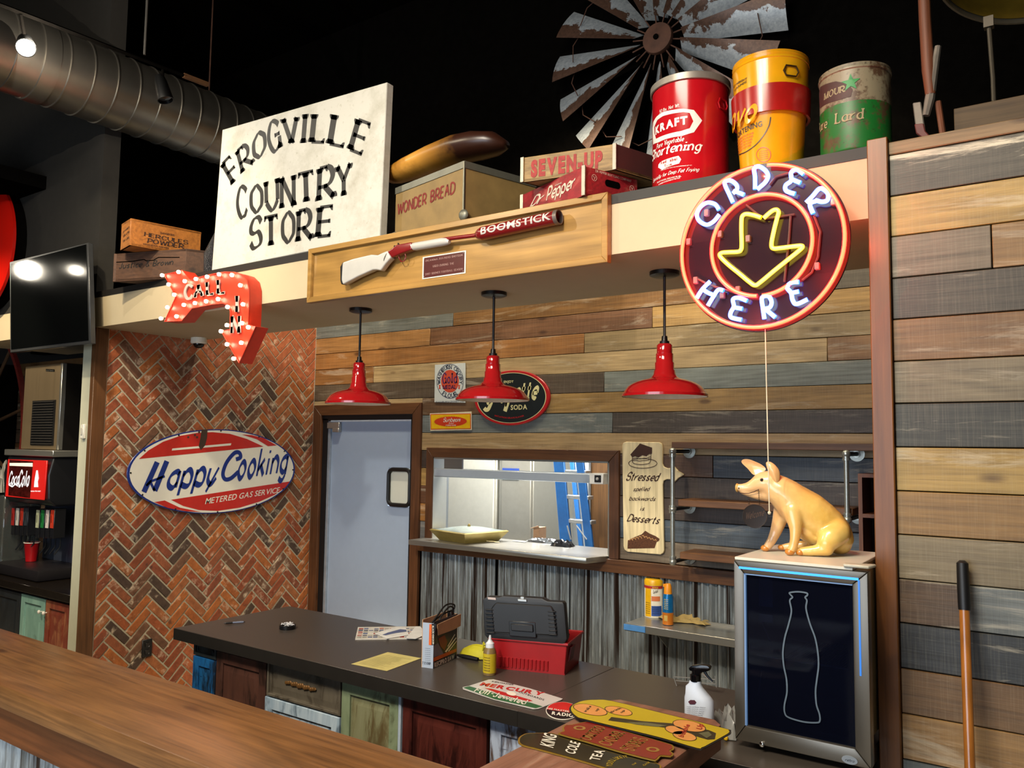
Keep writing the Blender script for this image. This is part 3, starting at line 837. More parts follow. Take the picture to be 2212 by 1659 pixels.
c5 = cabinet(X[4], X[5], 'glossy maroon cabinet door with a black drawer under it', [('door', X[4]+.02, X[5]-.01, 0.42, 0.845, maroon), ('drawer', X[4]+.01, X[5]-.01, 0.13, 0.405, plain('black_gloss', '#10131c', 0.3), None, dict(fr=0.02))])
MB().box(X[4]+0.002, X[4]+0.016, 2.485, 2.51, 0.13, 0.85).build('white_strip', plain('strip_white', '#9aa8b8', 0.5), c5)
cabinet(X[5], X[6], 'pale blue-white chipped cabinet with a clipped-corner panel', [('door', X[5]+.006, X[6]-.004, 0.13, 0.845, chalk, None, dict(clip=0.05))])
cabinet(X[6], -0.62, 'plain dark cabinet hidden behind the bar end', [('door', X[6]+.004, -0.63, 0.13, 0.845, brown)])

# ================================================================= KITCHEN DOOR AND HATCH
rub = plain('black_rubber', '#0b0b0d', 0.45)
dr = MB()
dr.box(-5.46, -5.40, YB+0.005, YB+0.10, 0, 2.07).box(-4.425, -4.39, YB+0.005, YB+0.10, 0, 2.07).box(-5.46, -4.39, YB+0.005, YB+0.10, 2.06, 2.10)
dfr = struct(dr, 'door_1', plain('black_door_frame', '#0c0c0e', 0.5))
lm = plain('pale_blue_door_laminate', '#99aac2', 0.32, var=0.02)
wx0, wx1, wz0, wz1 = xw(833, 1050), xw(884, 1050), 1.355, 1.665
dl = MB()
for b in ((-5.372, -4.43, 0.01, wz0), (-5.372, -4.43, wz1, 2.055), (-5.372, wx0, wz0, wz1), (wx1, -4.43, wz0, wz1)): dl.box(b[0], b[1], YB+0.03, YB+0.065, b[2], b[3])
leaf = dl.build('door_leaf', lm, dfr)
def rrect(x0, x1, z0, z1, r, n=5):
    out = []
    for cx, cz, a in ((x1-r, z1-r, 0), (x0+r, z1-r, 90), (x0+r, z0+r, 180), (x1-r, z0+r, 270)):
        for k in range(n+1):
            t = math.radians(a+90*k/n); out.append((cx+r*math.cos(t), cz+r*math.sin(t)))
    return out
gk = MB(); gk.tube([(a, YB+0.022, b) for a, b in rrect(wx0+0.012, wx1-0.012, wz0+0.012, wz1-0.012, 0.045)], 0.017, 8, closed=True)
gk.build('window_gasket', rub, leaf)
gl = MB(); gl.prism([(a, YB+0.034, b) for a, b in rrect(wx0+0.004, wx1-0.004, wz0+0.004, wz1-0.004, 0.045)], (0, 0.006, 0))
gl.build('window_pane', plain('frosted_pane', '#cfd2c6', 0.35, var=0.01), leaf)
MB().box(-5.405, -5.375, YB+0.012, YB+0.04, 0.02, 2.05).build('edge_strip', plain('door_edge_metal', '#aeb9c6', 0.35, 0.5), leaf)
hg = MB(); hg.box(-5.40, -5.25, YB-0.005, YB+0.03, 1.985, 2.04).box(-5.33, -5.25, YB-0.008, YB+0.03, 1.955, 1.99)
hg.build('door_closer', steel('closer_steel', '#b5b5b2'), dfr, bevel=0.004)
MB().box(-5.372, -4.43, YB+0.012, YB+0.03, 2.045, 2.058).build('header_strip', plain('bright_strip', '#dfe6ea', 0.3), dfr)

ss = steel('brushed_steel', '#a3a19a', 0.32, 0)
ssw = plain('satin_liner', '#b9b9b0', 0.3, 0.7, var=0.03)
ln = MB(); t = 0.012
ln.box(hx0, hx0+t, YB-0.012, y1+0.01, 1.13, hz1).box(hx1-t, hx1, YB-0.012, y1+0.01, 1.13, hz1).box(hx0, hx1, YB-0.012, y1+0.01, hz1-t, hz1)
struct(ln, 'window_2', ssw)
sh = thing('pass_shelf', 'stainless steel serving shelf through the kitchen hatch', 'shelf', (-3.4, 4.8, 1.13))
MB().prism([(-4.235, 4.655, 1.098), (-4.235, 5.2, 1.098), (-2.64, 5.2, 1.098), (-2.625, 4.83, 1.098), (-2.68, 4.655, 1.098)], (0, 0, 0.037)).build('shelf_top', ss, sh, bevel=0.003)
hl = thing('heat_lamp', 'long white strip heat lamp hung across the hatch with a control box', 'heat lamp', (-3.4, 4.75, 1.66))
S48 = YP(4.80)
a, b = S48.p3(937, 1009), S48.p3(1272, 1026)
MB().box(a[0], -2.74, 4.80, 4.93, 1.612, 1.675).build('housing', plain('white_housing', '#aab6c4', 0.35, 0.3, var=0.02), hl, bevel=0.006)
MB().box(-2.74, -2.635, 4.795, 4.93, 1.608, 1.68).build('control_box', plain('control_box_white', '#d6d6d2', 0.4), hl, bevel=0.003)
MB().box(-2.70, -2.65, 4.791, 4.796, 1.620, 1.668).build('switch_plate', rub, hl, bevel=0.002)
MB().lathe([(0.010, 0), (0.010, 0.008), (0.006, 0.012), (0, 0.012)], (-2.675, 4.791, 1.643), axis=(0, -1, 0), n=14).build('dial', plain('dial_grey', '#a0a0a0', 0.4), hl)
MB().box(a[0]+0.02, a[0]+0.20, 4.90, 4.915, 1.675, 1.748).build('bracket', ss, hl); MB().box(-2.66, -2.64, 4.90, 4.93, 1.675, 1.748).build('bracket', ss, hl)

# kitchen beyond the hatch
kw = plain('kitchen_white', '#cfd6da', 0.6, var=0.02)
struct(MB().box(-7, -0.6, 7.1, 7.2, 0, 2.9), 'wall_kitchen', kw)
struct(MB().box(-7, -0.6, 5.06, 7.1, 2.85, 2.9), 'ceiling_kitchen', kw)
struct(MB().box(-7.0, -6.9, 5.06, 7.1, 0, 2.85), 'wall_kitchen_left', kw)
kl = thing('ceiling_panel_light', 'flat white light panel on the kitchen ceiling', 'ceiling light', (-3.2, 6.1, 2.84))
MB().box(-4.6, -3.0, 5.25, 5.75, 2.82, 2.85).build('diffuser', emit('panel_diffuser', (0.95, 0.98, 1), 4), kl)
S60, S56 = YP(6.0), YP(5.6)
def kbox(px0, px1, y, z0, z1): return YP(y).p3(px0, 1080)[0], YP(y).p3(px1, 1080)[0], z0, z1
fr1 = thing('reach_in_fridge', 'wide pale stainless fridge seen at the left through the hatch', 'fridge', (-4.8, 6.2, 0))
x0, x1, _, _ = kbox(966, 1068, 5.9, 0, 0)
MB().box(x0, x1, 5.93, 6.6, 0.1, 2.1).build('cabinet', plain('fridge_steel_a', '#b5b3a6', 0.4, 0.3, var=0.03), fr1, bevel=0.008)
MB().box(x0+0.01, x1-0.01, 5.9, 5.93, 0.15, 1.90).build('door', plain('fridge_steel_b', '#c4c1b2', 0.36, 0.3, var=0.04), fr1, bevel=0.006)
MB().box(x0+0.02, x1-0.02, 5.95, 6.55, 0, 0.1).build('kick_plate', black, fr1)
MB().box(x0+0.02, x1-0.02, 5.91, 5.93, 1.92, 2.08).build('grille', plain('fridge_top_panel', '#c9c8bd', 0.5), fr1)
fr2 = thing('stainless_freezer', 'tall narrow stainless freezer right of the wide one through the hatch', 'freezer', (-4.2, 6.2, 0))
x0, x1, _, _ = kbox(1073, 1148, 5.9, 0, 0)
MB().box(x0, x1, 5.93, 6.6, 0.1, 1.95).build('cabinet', plain('fridge_steel_c', '#8f8c80', 0.35, 0.3, var=0.03), fr2, bevel=0.006)
MB().box(x0+0.02, x1-0.02, 5.95, 6.55, 0, 0.1).build('kick_plate', black, fr2)
MB().box(x0+0.05, x1-0.01, 5.9, 5.93, 0.15, 1.80).build('door', plain('fridge_steel_d', '#918d80', 0.33, 0.4, var=0.05), fr2, bevel=0.006)
MB().box(x0, x1, 5.89, 5.93, 1.82, 1.94).build('control_strip', plain('control_dark', '#33363b', 0.4), fr2)
MB().box(x1-0.28, x1-0.05, 5.885, 5.89, 1.85, 1.90).build('display', emit('freezer_display', (0.3, 0.6, 1.0), 1.5), fr2)
MB().box(x0+0.06, x0+0.24, 5.896, 5.90, 1.56, 1.66).build('sticker', plain('blue_sticker', '#27418c', 0.5), fr2)
pw = thing('plywood_panel', 'brown plywood panel at the right edge of the hatch', 'panel', (-3.0, 6.3, 0))
x0, x1, _, _ = kbox(1277, 1345, 5.8, 0, 0)
MB().box(x0, x1+0.1, 5.8, 5.84, 0, 2.3).build('sheet', plyw, pw)
MB().box(x0-0.02, x0, 5.79, 5.85, 0, 2.3).build('edge_strip', ss, pw)
# step ladder
lad = thing('step_ladder', 'blue fibreglass step ladder standing in the kitchen', 'ladder', (-3.4, 5.75, 0))
lb = plain('blue_fibreglass', '#2766a8', 0.45); al = plain('ladder_aluminium', '#c3c6c6', 0.35, 0.6)
S57 = YP(5.6)
def rail(pa, pb, y, w_=0.028, name='rail', m_=lb):
    A = YP(y).p3(*pa); B = YP(y).p3(*pb); d = (B-A)/np.linalg.norm(B-A); k = (A[2]-0.02)/(-d[2])
    B = A+d*k
    sdv = np.array([1.0, 0, 0]); mb = MB(); mb.obox((A+B)/2, (B-A)/2, sdv*w_, (0, 0.012, 0)); return mb.build(name, m_, lad, bevel=0.003)
rail((1205, 960), (1222, 1165), 5.6, 0.05); rail((1249, 960), (1272, 1165), 5.6, 0.035); rail((1232, 960), (1254, 1165), 6.0, 0.02, 'rear_rail')
for (u, v) in ((1015, 0), (1069, 0), (1121, 0)):
    A = S57.p3(1218+(u-1015)*0.085, u); B = S57.p3(1262+(u-1015)*0.11, u)
    MB().box(A[0]-0.03, B[0]+0.02, 5.59, 5.67, A[2]-0.03, A[2]).build('step', al, lad, bevel=0.003)
for s_ in (0, 1):
    A = S57.p3(1228+s_*20, 1135); B = S57.p3(1236+s_*34, 1165)
    MB().tube([A+np.array([0, -0.02, 0]), B+np.array([0, -0.02, 0])], 0.006, 6).build('brace', al, lad)
cbx = thing('cardboard_box', 'small open cardboard box behind the hatch beside the ladder', 'box', (-3.9, 5.4, 1.1))
A = YP(5.4).p3(1152, 1160); B = YP(5.4).p3(1165, 1140)
MB().box(A[0], B[0], 5.4, 5.5, 0.9, B[2]).build('carton', plain('kraft_card', '#b08a68', 0.8), cbx)
MB().prism([(A[0], 5.4, B[2]), (B[0], 5.4, B[2]), (B[0]+0.02, 5.35, B[2]+0.02), (A[0], 5.36, B[2]-0.005)], (0, 0.002, 0.001)).build('flap', plain("kraft_card", ""), cbx)
kt = thing('prep_table', 'stainless prep table in the kitchen carrying a box', 'table', (-3.6, 5.5, 0.9))
MB().box(-4.6, -3.2, 5.25, 5.56, 0.86, 0.899).build('table_top', ss, kt)
for x in (-4.57, -3.23):
    for y in (5.28, 5.53): MB().tube([(x, y, 0), (x, y, 0.86)], 0.018, 10).build('leg', ss, kt)

# pass shelf items: lamp shade of a ceiling lamp, foil packets
lamp_t = thing('glass_ceiling_fixture', 'square brass ceiling fixture with a cloudy glass shade on the serving shelf', 'light fixture', (-3.9, 4.8, 1.135))
zs = 1.136
fc = [P_(ZP(zs), 955, 1163), P_(ZP(zs), 1010, 1168), P_(ZP(zs), 1070, 1155)]
tc_ = np.array([YP(4.92).p3(1013, 1150)[0], 4.92, zs])
def sq(c, r, z, rot): return [(c[0]+r*math.cos(rot+k*PI/2), c[1]+r*math.sin(rot+k*PI/2), z) for k in range(4)]
rot = math.radians(-58)
lo, hi, hi2 = sq(tc_, 0.225, zs, rot), sq(tc_, 0.305, zs+0.075, rot), sq(tc_, 0.285, zs+0.082, rot)
m = MB(); m.add(lo+hi+hi2, [(0, 3, 2, 1)]+[(i, (i+1) % 4, (i+1) % 4+4, i+4) for i in range(4)]+[(i+4, (i+1) % 4+4, (i+1) % 4+8, i+8) for i in range(4)])
m.build('brass_tray', plain('aged_brass', '#9c8b4e', 0.35, 0.5), lamp_t, smooth=20)
m = MB(); n = 12; vs = []; fs = []
for i in range(n+1):
    for j in range(n+1):
        u, v = i/n*2-1, j/n*2-1
        e1 = np.array(hi2[0][:2])-tc_[:2]; e2 = np.array(hi2[1][:2])-tc_[:2]
        p = tc_[:2]+(e1*(u+v)/2+e2*(v-u)/2)
        vs.append((p[0], p[1], zs+0.080+0.026*(1-u*u)*(1-v*v)))
for i in range(n):
    for j in range(n): fs.append((i*(n+1)+j, i*(n+1)+j+1, (i+1)*(n+1)+j+1, (i+1)*(n+1)+j))
m.add(vs, fs).build('glass_shade', plain('cloudy_glass', '#7f8a86', 0.12, var=0.2, nscale=8), lamp_t, smooth=80)
MB().lathe([(0.012, 0), (0.012, 0.01), (0.006, 0.02), (0, 0.022)], (tc_[0], tc_[1], zs+0.104), n=12).build('finial', plain('aged_brass', ''), lamp_t)
c0 = P_(ZP(zs+0.008), 1030, 1166); m = MB(); pth = []
for k in range(60):
    t = k/59*6*PI; pth.append(c0+np.array([0.045*math.cos(t)*(1+0.2*math.sin(t*0.37)), 0.02*math.sin(t)-0.01, 0.006+0.006*math.sin(t*1.7)]))
pth += [c0+np.array([0.06+0.012*k, -0.01+0.006*math.sin(k), 0.0]) for k in range(14)]
m.tube(pth, 0.0035, 6).build('cord', plain('cream_cord', '#c8b98c', 0.5), lamp_t)
def crumple(name, label, cat, c, sx, sy, sz, mat, seed, n=14, group=None):
    random.seed(seed); m = MB(); vs = []; fs = []
    for i in range(n+1):
        for j in range(n+1):
            u, v = i/n*2-1, j/n*2-1; e = max(0, 1-max(abs(u), abs(v))**4)
            vs.append((c[0]+sx*(u+random.uniform(-.07, .07)), c[1]+sy*(v+random.uniform(-.07, .07)), c[2]+0.002+sz*e*random.uniform(0.35, 1.0)))
    for i in range(n):
        for j in range(n): fs.append((i*(n+1)+j, i*(n+1)+j+1, (i+1)*(n+1)+j+1, (i+1)*(n+1)+j))
    m.add(vs, fs); b = [(p[0], p[1], c[2]+0.001) for p in vs]; o = m.build(name, mat, None, smooth=25, origin=c)
    random.seed(seed+99); return tag(o, label, cat, group)
foil = plain('silver_film', '#b7bcc0', 0.18, 0.85, var=0.3, nscale=30)
crumple('foil_packet', 'crumpled silver packet lying on the serving shelf near its front edge', 'packet', P_(ZP(zs), 1175, 1172), 0.145, 0.035, 0.035, foil, 3)
crumple('black_bag', 'crumpled black and clear plastic behind the silver packet', 'bag', np.array([YP(5.09).p3(1215, 1160)[0], 5.09, zs]), 0.08, 0.05, 0.05, plain('black_film', '#1b1c1f', 0.2), 5, 10)
crumple('paper_scrap', 'small grey paper scrap left of the silver packet on the shelf', 'paper', np.array([YP(5.1).p3(1122, 1160)[0], 5.1, zs]), 0.06, 0.02, 0.008, plain('grey_paper', '#8c8c84', 0.7), 8, 6)

# ================================================================= LOWER STEEL SHELF AND ITS ITEMS
lsh = thing('steel_wall_shelf', 'stainless steel shelf on the corrugated iron wall beside the fridge', 'shelf', (-1.9, 4.7, 0.78))
MB().prism([(-2.352, 4.56, 0.735), (-2.352, 4.845, 0.735), (-1.2, 4.845, 0.735), (-1.2, 4.56, 0.735)], (0, 0, 0.045)).build('shelf_top', ss, lsh, bevel=0.003)
MB().box(-2.352, -1.2, 4.835, 4.845, 0.78, 0.80).build('rear_lip', ss, lsh)
for x in (-2.2, -1.35): MB().prism([(x, 4.845, 0.735), (x, 4.845, 0.60), (x, 4.66, 0.735)], (0.004, 0, 0)).build('bracket', ss, lsh)
MB().box(-2.354, -2.21, 4.553, 4.558, 0.742, 0.776).build('film_strip', plain('blue_film', '#4f86c4', 0.3), lsh, label='torn blue protective film')
zs2 = 0.781
c = P_(ZP(zs2), 1413, 1331); r = 0.061
wp = thing('wipes_canister', 'yellow canister of cleaning wipes on the steel shelf', 'canister', (c[0], c[1], zs2))
cyl = Cy(c[0], c[1], zs2, r, zs2+0.3, r)
MB().lathe([(0, 0), (r, 0.0), (r, 0.20), (r-0.003, 0.205)], (c[0], c[1], zs2)).build('tub', plain('wipes_white', '#d8d4c4', 0.4), wp)
MB().lathe([(r+0.002, 0.200), (r+0.002, 0.228), (r-0.006, 0.238), (0, 0.240)], (c[0], c[1], zs2)).build('lid', plain('wipes_yellow', '#dca912', 0.35), wp)
def band(S, z0, z1, a0=-PI, a1=0.3, off=0.001):
    m = MB(); n = 24
    m.add([S.pt(a0+(a1-a0)*k/n, z, off) for k in range(n+1) for z in (z0, z1)], [(2*k, 2*k+1, 2*k+3, 2*k+2) for k in range(n)]); return m
band(cyl, zs2+0.006, zs2+0.196, -2.2, -1.45).build('yellow_label', plain('wipes_yellow', ''), wp)
band(cyl, zs2+0.182, zs2+0.198, -PI, 0.2, 0.0015).build('red_band', plain('label_red', '#a8281c', 0.5), wp)
band(cyl, zs2+0.012, zs2+0.075, -1.4, -0.3, 0.0015).build('blue_panel', plain('label_blue', '#274a92', 0.5), wp)
band(cyl, zs2+0.105, zs2+0.135, -1.4, -0.5, 0.0015).build('orange_panel', plain('label_orange', '#cf7446', 0.5), wp)
m = MB(); TA(m, cyl, 'BONUS', (-1.3, zs2+0.185), (-0.7, zs2+0.185), (-1.3, zs2+0.194), BOLD, 0.002); m.build('lettering', plain('label_yellow', '#e8c84a', 0.5), wp)
m = MB(); TA(m, cyl, 'Lysol', (-1.25, zs2+0.155), (-0.75, zs2+0.160), (-1.25, zs2+0.175), SCRIPTB, 0.002)
for k in range(6): TA(m, cyl, 'wipes clean', (-2.1, zs2+0.09-k*0.013), (-1.55, zs2+0.09-k*0.013), (-2.1, zs2+0.096-k*0.013), BOLD, 0.002)
for k in range(4): TA(m, cyl, 'disinfects and cleans', (-1.3, zs2+0.062-k*0.012), (-0.6, zs2+0.062-k*0.012), (-1.3, zs2+0.067-k*0.012), BOLD, 0.0022)
m.build('fine_print', plain('print_black', '#2a2724', 0.6), wp)
c = P_(ZP(zs2), 1443, 1349); r = 0.032
sp = thing('aerosol_can', 'blue aerosol can with an orange cap and base on the steel shelf', 'spray can', (c[0], c[1], zs2)); cyl = Cy(c[0], c[1], zs2, r, zs2+0.3, r)
MB().lathe([(0, 0), (r, 0.002), (r, 0.165), (r*0.8, 0.185)], (c[0], c[1], zs2)).build('can', plain('aerosol_blue', '#1c74b4', 0.25, 0.4), sp)
MB().lathe([(r*0.8, 0.183), (r*0.72, 0.225), (r*0.5, 0.245), (0, 0.245)], (c[0], c[1], zs2)).box(c[0]-0.03, c[0], c[1]-0.006, c[1]+0.006, zs2+0.225, zs2+0.242).build('cap', plain('cap_orange', '#e2901c', 0.4), sp)
band(cyl, zs2+0.003, zs2+0.075, -PI, 0.3).build('orange_label', plain('can_orange', '#c87420', 0.35, 0.2), sp)
m = MB()
for k in range(7): m = m if k else m; TA(m, cyl, '||||||', (-1.9, zs2+0.035), (-1.2, zs2+0.035), (-1.9, zs2+0.060), BOLD, 0.002) if k == 0 else TA(m, cyl, 'FRESH', (-1.9, zs2+0.085+0.011*k), (-1.1, zs2+0.085+0.011*k), (-1.9, zs2+0.091+0.011*k), BOLD, 0.002)
m.build('lettering', plain('can_yellow_print', '#cfc070', 0.4), sp)
m = MB(); n = 22; vs = []; fs = []; cc = P_(ZP(zs2), 1488, 1342)
random.seed(11)
for i in range(n+1):
    for j in range(n+1):
        u, v = i/n*2-1, j/n*2-1
        h = 0.012+0.028*max(0, math.sin(3.1*u+1.4)*math.cos(2.3*v-0.5))+0.012*math.sin(7*u+4*v)**2+random.uniform(0, .003)
        vs.append((cc[0]+0.16*u+0.03*math.sin(3*v), cc[1]+0.085*v+0.02*math.sin(4*u), zs2+max(0.002, h*(1-0.75*max(abs(u), abs(v))**6))))
for i in range(n):
    for j in range(n): fs.append((i*(n+1)+j, i*(n+1)+j+1, (i+1)*(n+1)+j+1, (i+1)*(n+1)+j))
tag(m.add(vs, fs).build('cleaning_cloth', plain('tan_cloth', '#a08a55', 0.95, var=0.1), None, smooth=80, origin=cc), 'crumpled tan cleaning cloth on the steel shelf', 'cloth')
cc = P_(ZP(zs2), 1568, 1350)
sx = thing('small_carton', 'small blue and white carton at the fridge end of the steel shelf', 'box', cc)
MB().box(cc[0]-0.05, cc[0]+0.05, cc[1]-0.02, cc[1]+0.02, zs2, zs2+0.022).build('carton', plain('carton_white', '#b9bcc4', 0.6), sx, bevel=0.002)
MB().box(cc[0]-0.05, cc[0]+0.05, cc[1]-0.0205, cc[1]-0.02, zs2+0.008, zs2+0.018).build('blue_band', plain('label_blue', ''), sx)

# ================================================================= SIGNS ON THE WALLS
white_e = plain('white_enamel', '#d9d6c8', 0.22, var=0.04, nscale=7)
SX = XP(XB+0.03)
hc = thing('gas_service_sign', 'oval enamel HAPPY COOKING sign on the brick wall', 'sign', (XB+0.02, 4.0, 1.6))
navy = plain('navy_enamel', '#1b2f78', 0.25, var=0.08); redE = plain('red_enamel', '#b32a22', 0.25, var=0.08)
C = SX.inv((458, 1019)); 
# ellipse through its measured extremes
L0, R0_, T0, B0 = SX.inv((273, 1021)), SX.inv((636, 1018)), SX.inv((460, 927)), SX.inv((452, 1110))
C = np.array([(L0[0]+R0_[0])/2, (T0[1]+B0[1])/2]); Rr = C+np.array([(R0_[0]-L0[0])/2, 0]); Tt = C+np.array([0, (T0[1]-B0[1])/2])
m = MB(); PO(m, SX, ELL(C, Rr, Tt, 72), 0, 0.008, ab=True); m.build('backing_plate', navy, hc, bevel=0.002)
m = MB(); PO(m, SX, ELL(C, Rr, Tt, 72, 0.975), 0.0095, 0, ab=True); m.build('white_field', white_e, hc)
def HS(zx, zy): return (260+zx/5.53, 910+zy/5.53)
m = MB()
arc = lambda r, t0, t1, n=24: [tuple(p) for p in ELL(C, Rr, Tt, n, r, t0, t1)]
def iv(zx, zy): return tuple(SX.inv(HS(zx, zy)))
m.add([], [])
PO(m, SX, [iv(212, 450), iv(330, 345), iv(500, 245), iv(700, 175), iv(900, 140), iv(1090, 130), iv(1300, 150), iv(1500, 210), iv(1700, 302)], 0.0105, ab=True)
PO(m, SX, [iv(1440, 158), iv(1560, 165), iv(1700, 200), iv(1860, 288), iv(1755, 298), iv(1620, 215)], 0.0105, ab=True)
PO(m, SX, [iv(595, 937), iv(2015, 718), iv(1960, 790), iv(1830, 880), iv(1650, 960), iv(1420, 1030), iv(1150, 1070), iv(930, 1060), iv(740, 1010)], 0.0105, ab=True)
PO(m, SX, [iv(395, 965), iv(520, 945), iv(700, 1030), iv(950, 1082), iv(780, 1075), iv(560, 1035)], 0.0105, ab=True)
m.build('red_bands', redE, hc)
m = MB(); PO(m, SX, [iv(610, 325), iv(1315, 262), iv(1308, 288), iv(603, 350)], 0.0115, ab=True)
T(m, SX, 'METERED GAS SERVICE', HS(1000, 990), HS(1890, 850), HS(1020, 915), ('b', 0.012), 0.0115); m.build('white_lettering', white_e, hc)
HP = ('k', 0.21, 0.13, 60, 0, 0.30)
m = MB(); T(m, SX, 'appy', HS(520, 805), HS(1150, 735), HS(560, 480), HP, 0.0115)
T(m, SX, 'ooking', HS(1370, 690), HS(1985, 600), HS(1395, 360), HP, 0.0115)
for pts, wv in (([(430, 487), (270, 845)], .040), ([(545, 475), (400, 830)], .040), ([(300, 770), (345, 720), (520, 655)], .018), ([(345, 720), (400, 830)], .02),
                ([(1370, 455), (1425, 430), (1410, 375), (1350, 380), (1260, 490), (1215, 620), (1240, 690), (1310, 680), (1400, 600)], .032)):
    STROKE(m, SX, [HS(*p) for p in pts], wv, 0.0112, sm=len(pts) > 3)
m.build('blue_lettering', navy, hc)
m = MB(); PO(m, SX, [iv(960, 100), iv(1030, 95), iv(1025, 200), iv(1000, 290), iv(950, 345), iv(925, 300), iv(945, 200)], 0.012, ab=True)
for zx, zy in ((930, 130), (880, 165), (905, 190), (800, 190)): PO(m, SX, ELL(iv(zx, zy), iv(zx+14, zy), iv(zx, zy-14), 7), 0.012, ab=True)
m.build('chipped_enamel', plain('rust_chip', '#3b2a1d', 0.9), hc)
for t_ in range(0, 360, 30):
    q = ELL(C, Rr, Tt, 360, 0.965)[t_]; MB().lathe([(0.007, 0), (0.006, 0.003), (0, 0.004)], SX.pt(q[0], q[1], 0.009), axis=(1, 0, 0), n=10).build('screw', plain('screw_dark', '#30302e', 0.5, 0.6), hc)

# signs on the planks
S1 = YP(YB-0.006)
def flat_sign(name, label, S, px, mat, th=0.004, z=None):
    c = S.p3(*px[0]); t = thing(name, label, 'sign', c); m = MB(); PO(m, S, px, 0, th); m.build('plate', mat, t, bevel=0.001); return t
fl = flat_sign('flour_sign', 'square white GOLD MEDAL FLOUR enamel sign on the planks', S1, [(940, 788), (1006, 784), (1006, 870), (939, 869)], plain('flour_white', '#c6ccc8', 0.25, var=0.03))
def Z5(zx, zy): return (920+zx/7.628, 770+zy/7.628)
def z5(zx, zy): return tuple(S1.inv(Z5(zx, zy)))
C, Rr, Tt = z5(402, 408), z5(628, 408), z5(402, 125)
m = MB(); RING(m, S1, C, Rr, Tt, 0.97, 1.0, 0.0055); PO(m, S1, ELL(C, Rr, Tt, 40, 0.0), 0.0055, ab=True) if 0 else None
TR(m, S1, 'WASHBURN CROSBY', C, Rr, Tt, 192, -12, 0.72, 0.93, SERIF, 0.0055)
TR(m, S1, 'FLOUR', C, Rr, Tt, 232, 308, 0.95, 0.72, SERIF, 0.0055)
T(m, S1, 'WASHBURN-CROSBY CO.', Z5(165, 765), Z5(640, 755), Z5(165, 735), SANS, 0.0055); m.build('navy_lettering', plain('ink_navy', '#27304a', 0.4), fl)
m = MB(); PO(m, S1, ELL(C, Rr, Tt, 40, 0.66), 0.005, ab=True)
for x_ in (235, 555): PO(m, S1, [z5(x_-18, 470), z5(x_+18, 470), z5(x_+8, 500), z5(x_+18, 535), z5(x_-18, 535), z5(x_-8, 500)], 0.0055, ab=True)
m.build('red_disc', plain('flour_red', '#bf4a33', 0.35), fl)
m = MB(); T(m, S1, 'Gold', Z5(275, 440), Z5(530, 435), Z5(280, 280), ROMAN, 0.0062); T(m, S1, 'MEDAL', Z5(290, 535), Z5(512, 530), Z5(290, 478), SERIF, 0.0062)
m.build('purple_lettering', plain('flour_purple', '#3a2a5c', 0.35), fl)

sb = flat_sign('bread_sign', 'small yellow SUNBEAM BREAD sign with a white rim under the flour sign', S1, [(929, 893), (1019, 889), (1020, 929), (930, 931)], plain('bread_rim', '#cfc3a8', 0.35))
m = MB(); PO(m, S1, [Z5(80, 950), Z5(745, 940), Z5(748, 1195), Z5(85, 1205)], 0.0048); m.build('red_border', plain('bread_red', '#c43a1c', 0.35), sb)
m = MB(); PO(m, S1, [Z5(92, 962), Z5(735, 952), Z5(737, 1185), Z5(96, 1193)], 0.0054); m.build('yellow_field', plain('bread_yellow', '#dfb012', 0.35), sb)
C, Rr, Tt = z5(410, 1072), z5(690, 1068), z5(410, 988)
st_ = [tuple(p) for p in ELL(C, Rr, Tt, 80)]; st_ = [tuple(np.array(C)+(np.array(p)-np.array(C))*(1.0 if k % 2 else 0.94)) for k, p in enumerate(st_)]
m = MB(); PO(m, S1, st_, 0.006, ab=True); m.build('red_burst', plain('bread_red', ''), sb)
m = MB(); T(m, S1, 'Sunbeam', Z5(292, 1078), Z5(580, 1072), Z5(292, 1015), SCRIPTB, 0.0066); T(m, S1, 'Bread', Z5(385, 1112), Z5(465, 1110), Z5(385, 1090), SCRIPTB, 0.0066)
T(m, S1, 'IT\'S ENERGY PACKED', Z5(335, 1145), Z5(505, 1143), Z5(335, 1125), BOLD, 0.0066); m.build('white_lettering', white_e, sb)

so = thing('soda_sign', 'oval GRAPETTE SODA sign with a red rim behind the middle pendant', 'sign', (-3.43, YB, 2.2))
S2 = YP(YB-0.012)
def z6(zx, zy): return tuple(S2.inv(Z5(zx, zy)))
L0, R0_, T0, B0 = z6(805, 700), z6(2050, 690), z6(1440, 228), z6(1430, 1138)
C = np.array([(L0[0]+R0_[0])/2, (T0[1]+B0[1])/2]); Rr = C+np.array([(R0_[0]-L0[0])/2, 0]); Tt = C+np.array([0, (T0[1]-B0[1])/2])
m = MB(); PO(m, S2, ELL(C, Rr, Tt, 64), -0.010, 0.018, ab=True); m.build('red_rim', plain('soda_red', '#b01f24', 0.3), so, bevel=0.005)
m = MB(); PO(m, S2, ELL(C, Rr, Tt, 64, 0.915), 0.0088, ab=True); m.build('cream_line', plain('soda_cream', '#d9d29a', 0.4), so)
m = MB(); PO(m, S2, ELL(C, Rr, Tt, 64, 0.895), 0.0096, ab=True); m.build('black_field', plain('soda_black', '#1e2426', 0.3), so)
m = MB(); T(m, S2, 'Grapette', Z5(985, 770), Z5(1850, 690), Z5(1000, 480), ('k', 0.24, 0.15, 40, 0, 0.28), 0.0104)
STROKE(m, S2, [Z5(*p) for p in ((1110, 700), (1075, 800), (1040, 870), (1000, 880), (975, 850))], 0.030, 0.0104)
STROKE(m, S2, [Z5(*p) for p in ((1380, 700), (1315, 905))], 0.034, 0.0104, sm=False)
T(m, S2, 'ENJOY', Z5(1297, 440), Z5(1462, 432), Z5(1297, 400), BOLD, 0.0104)
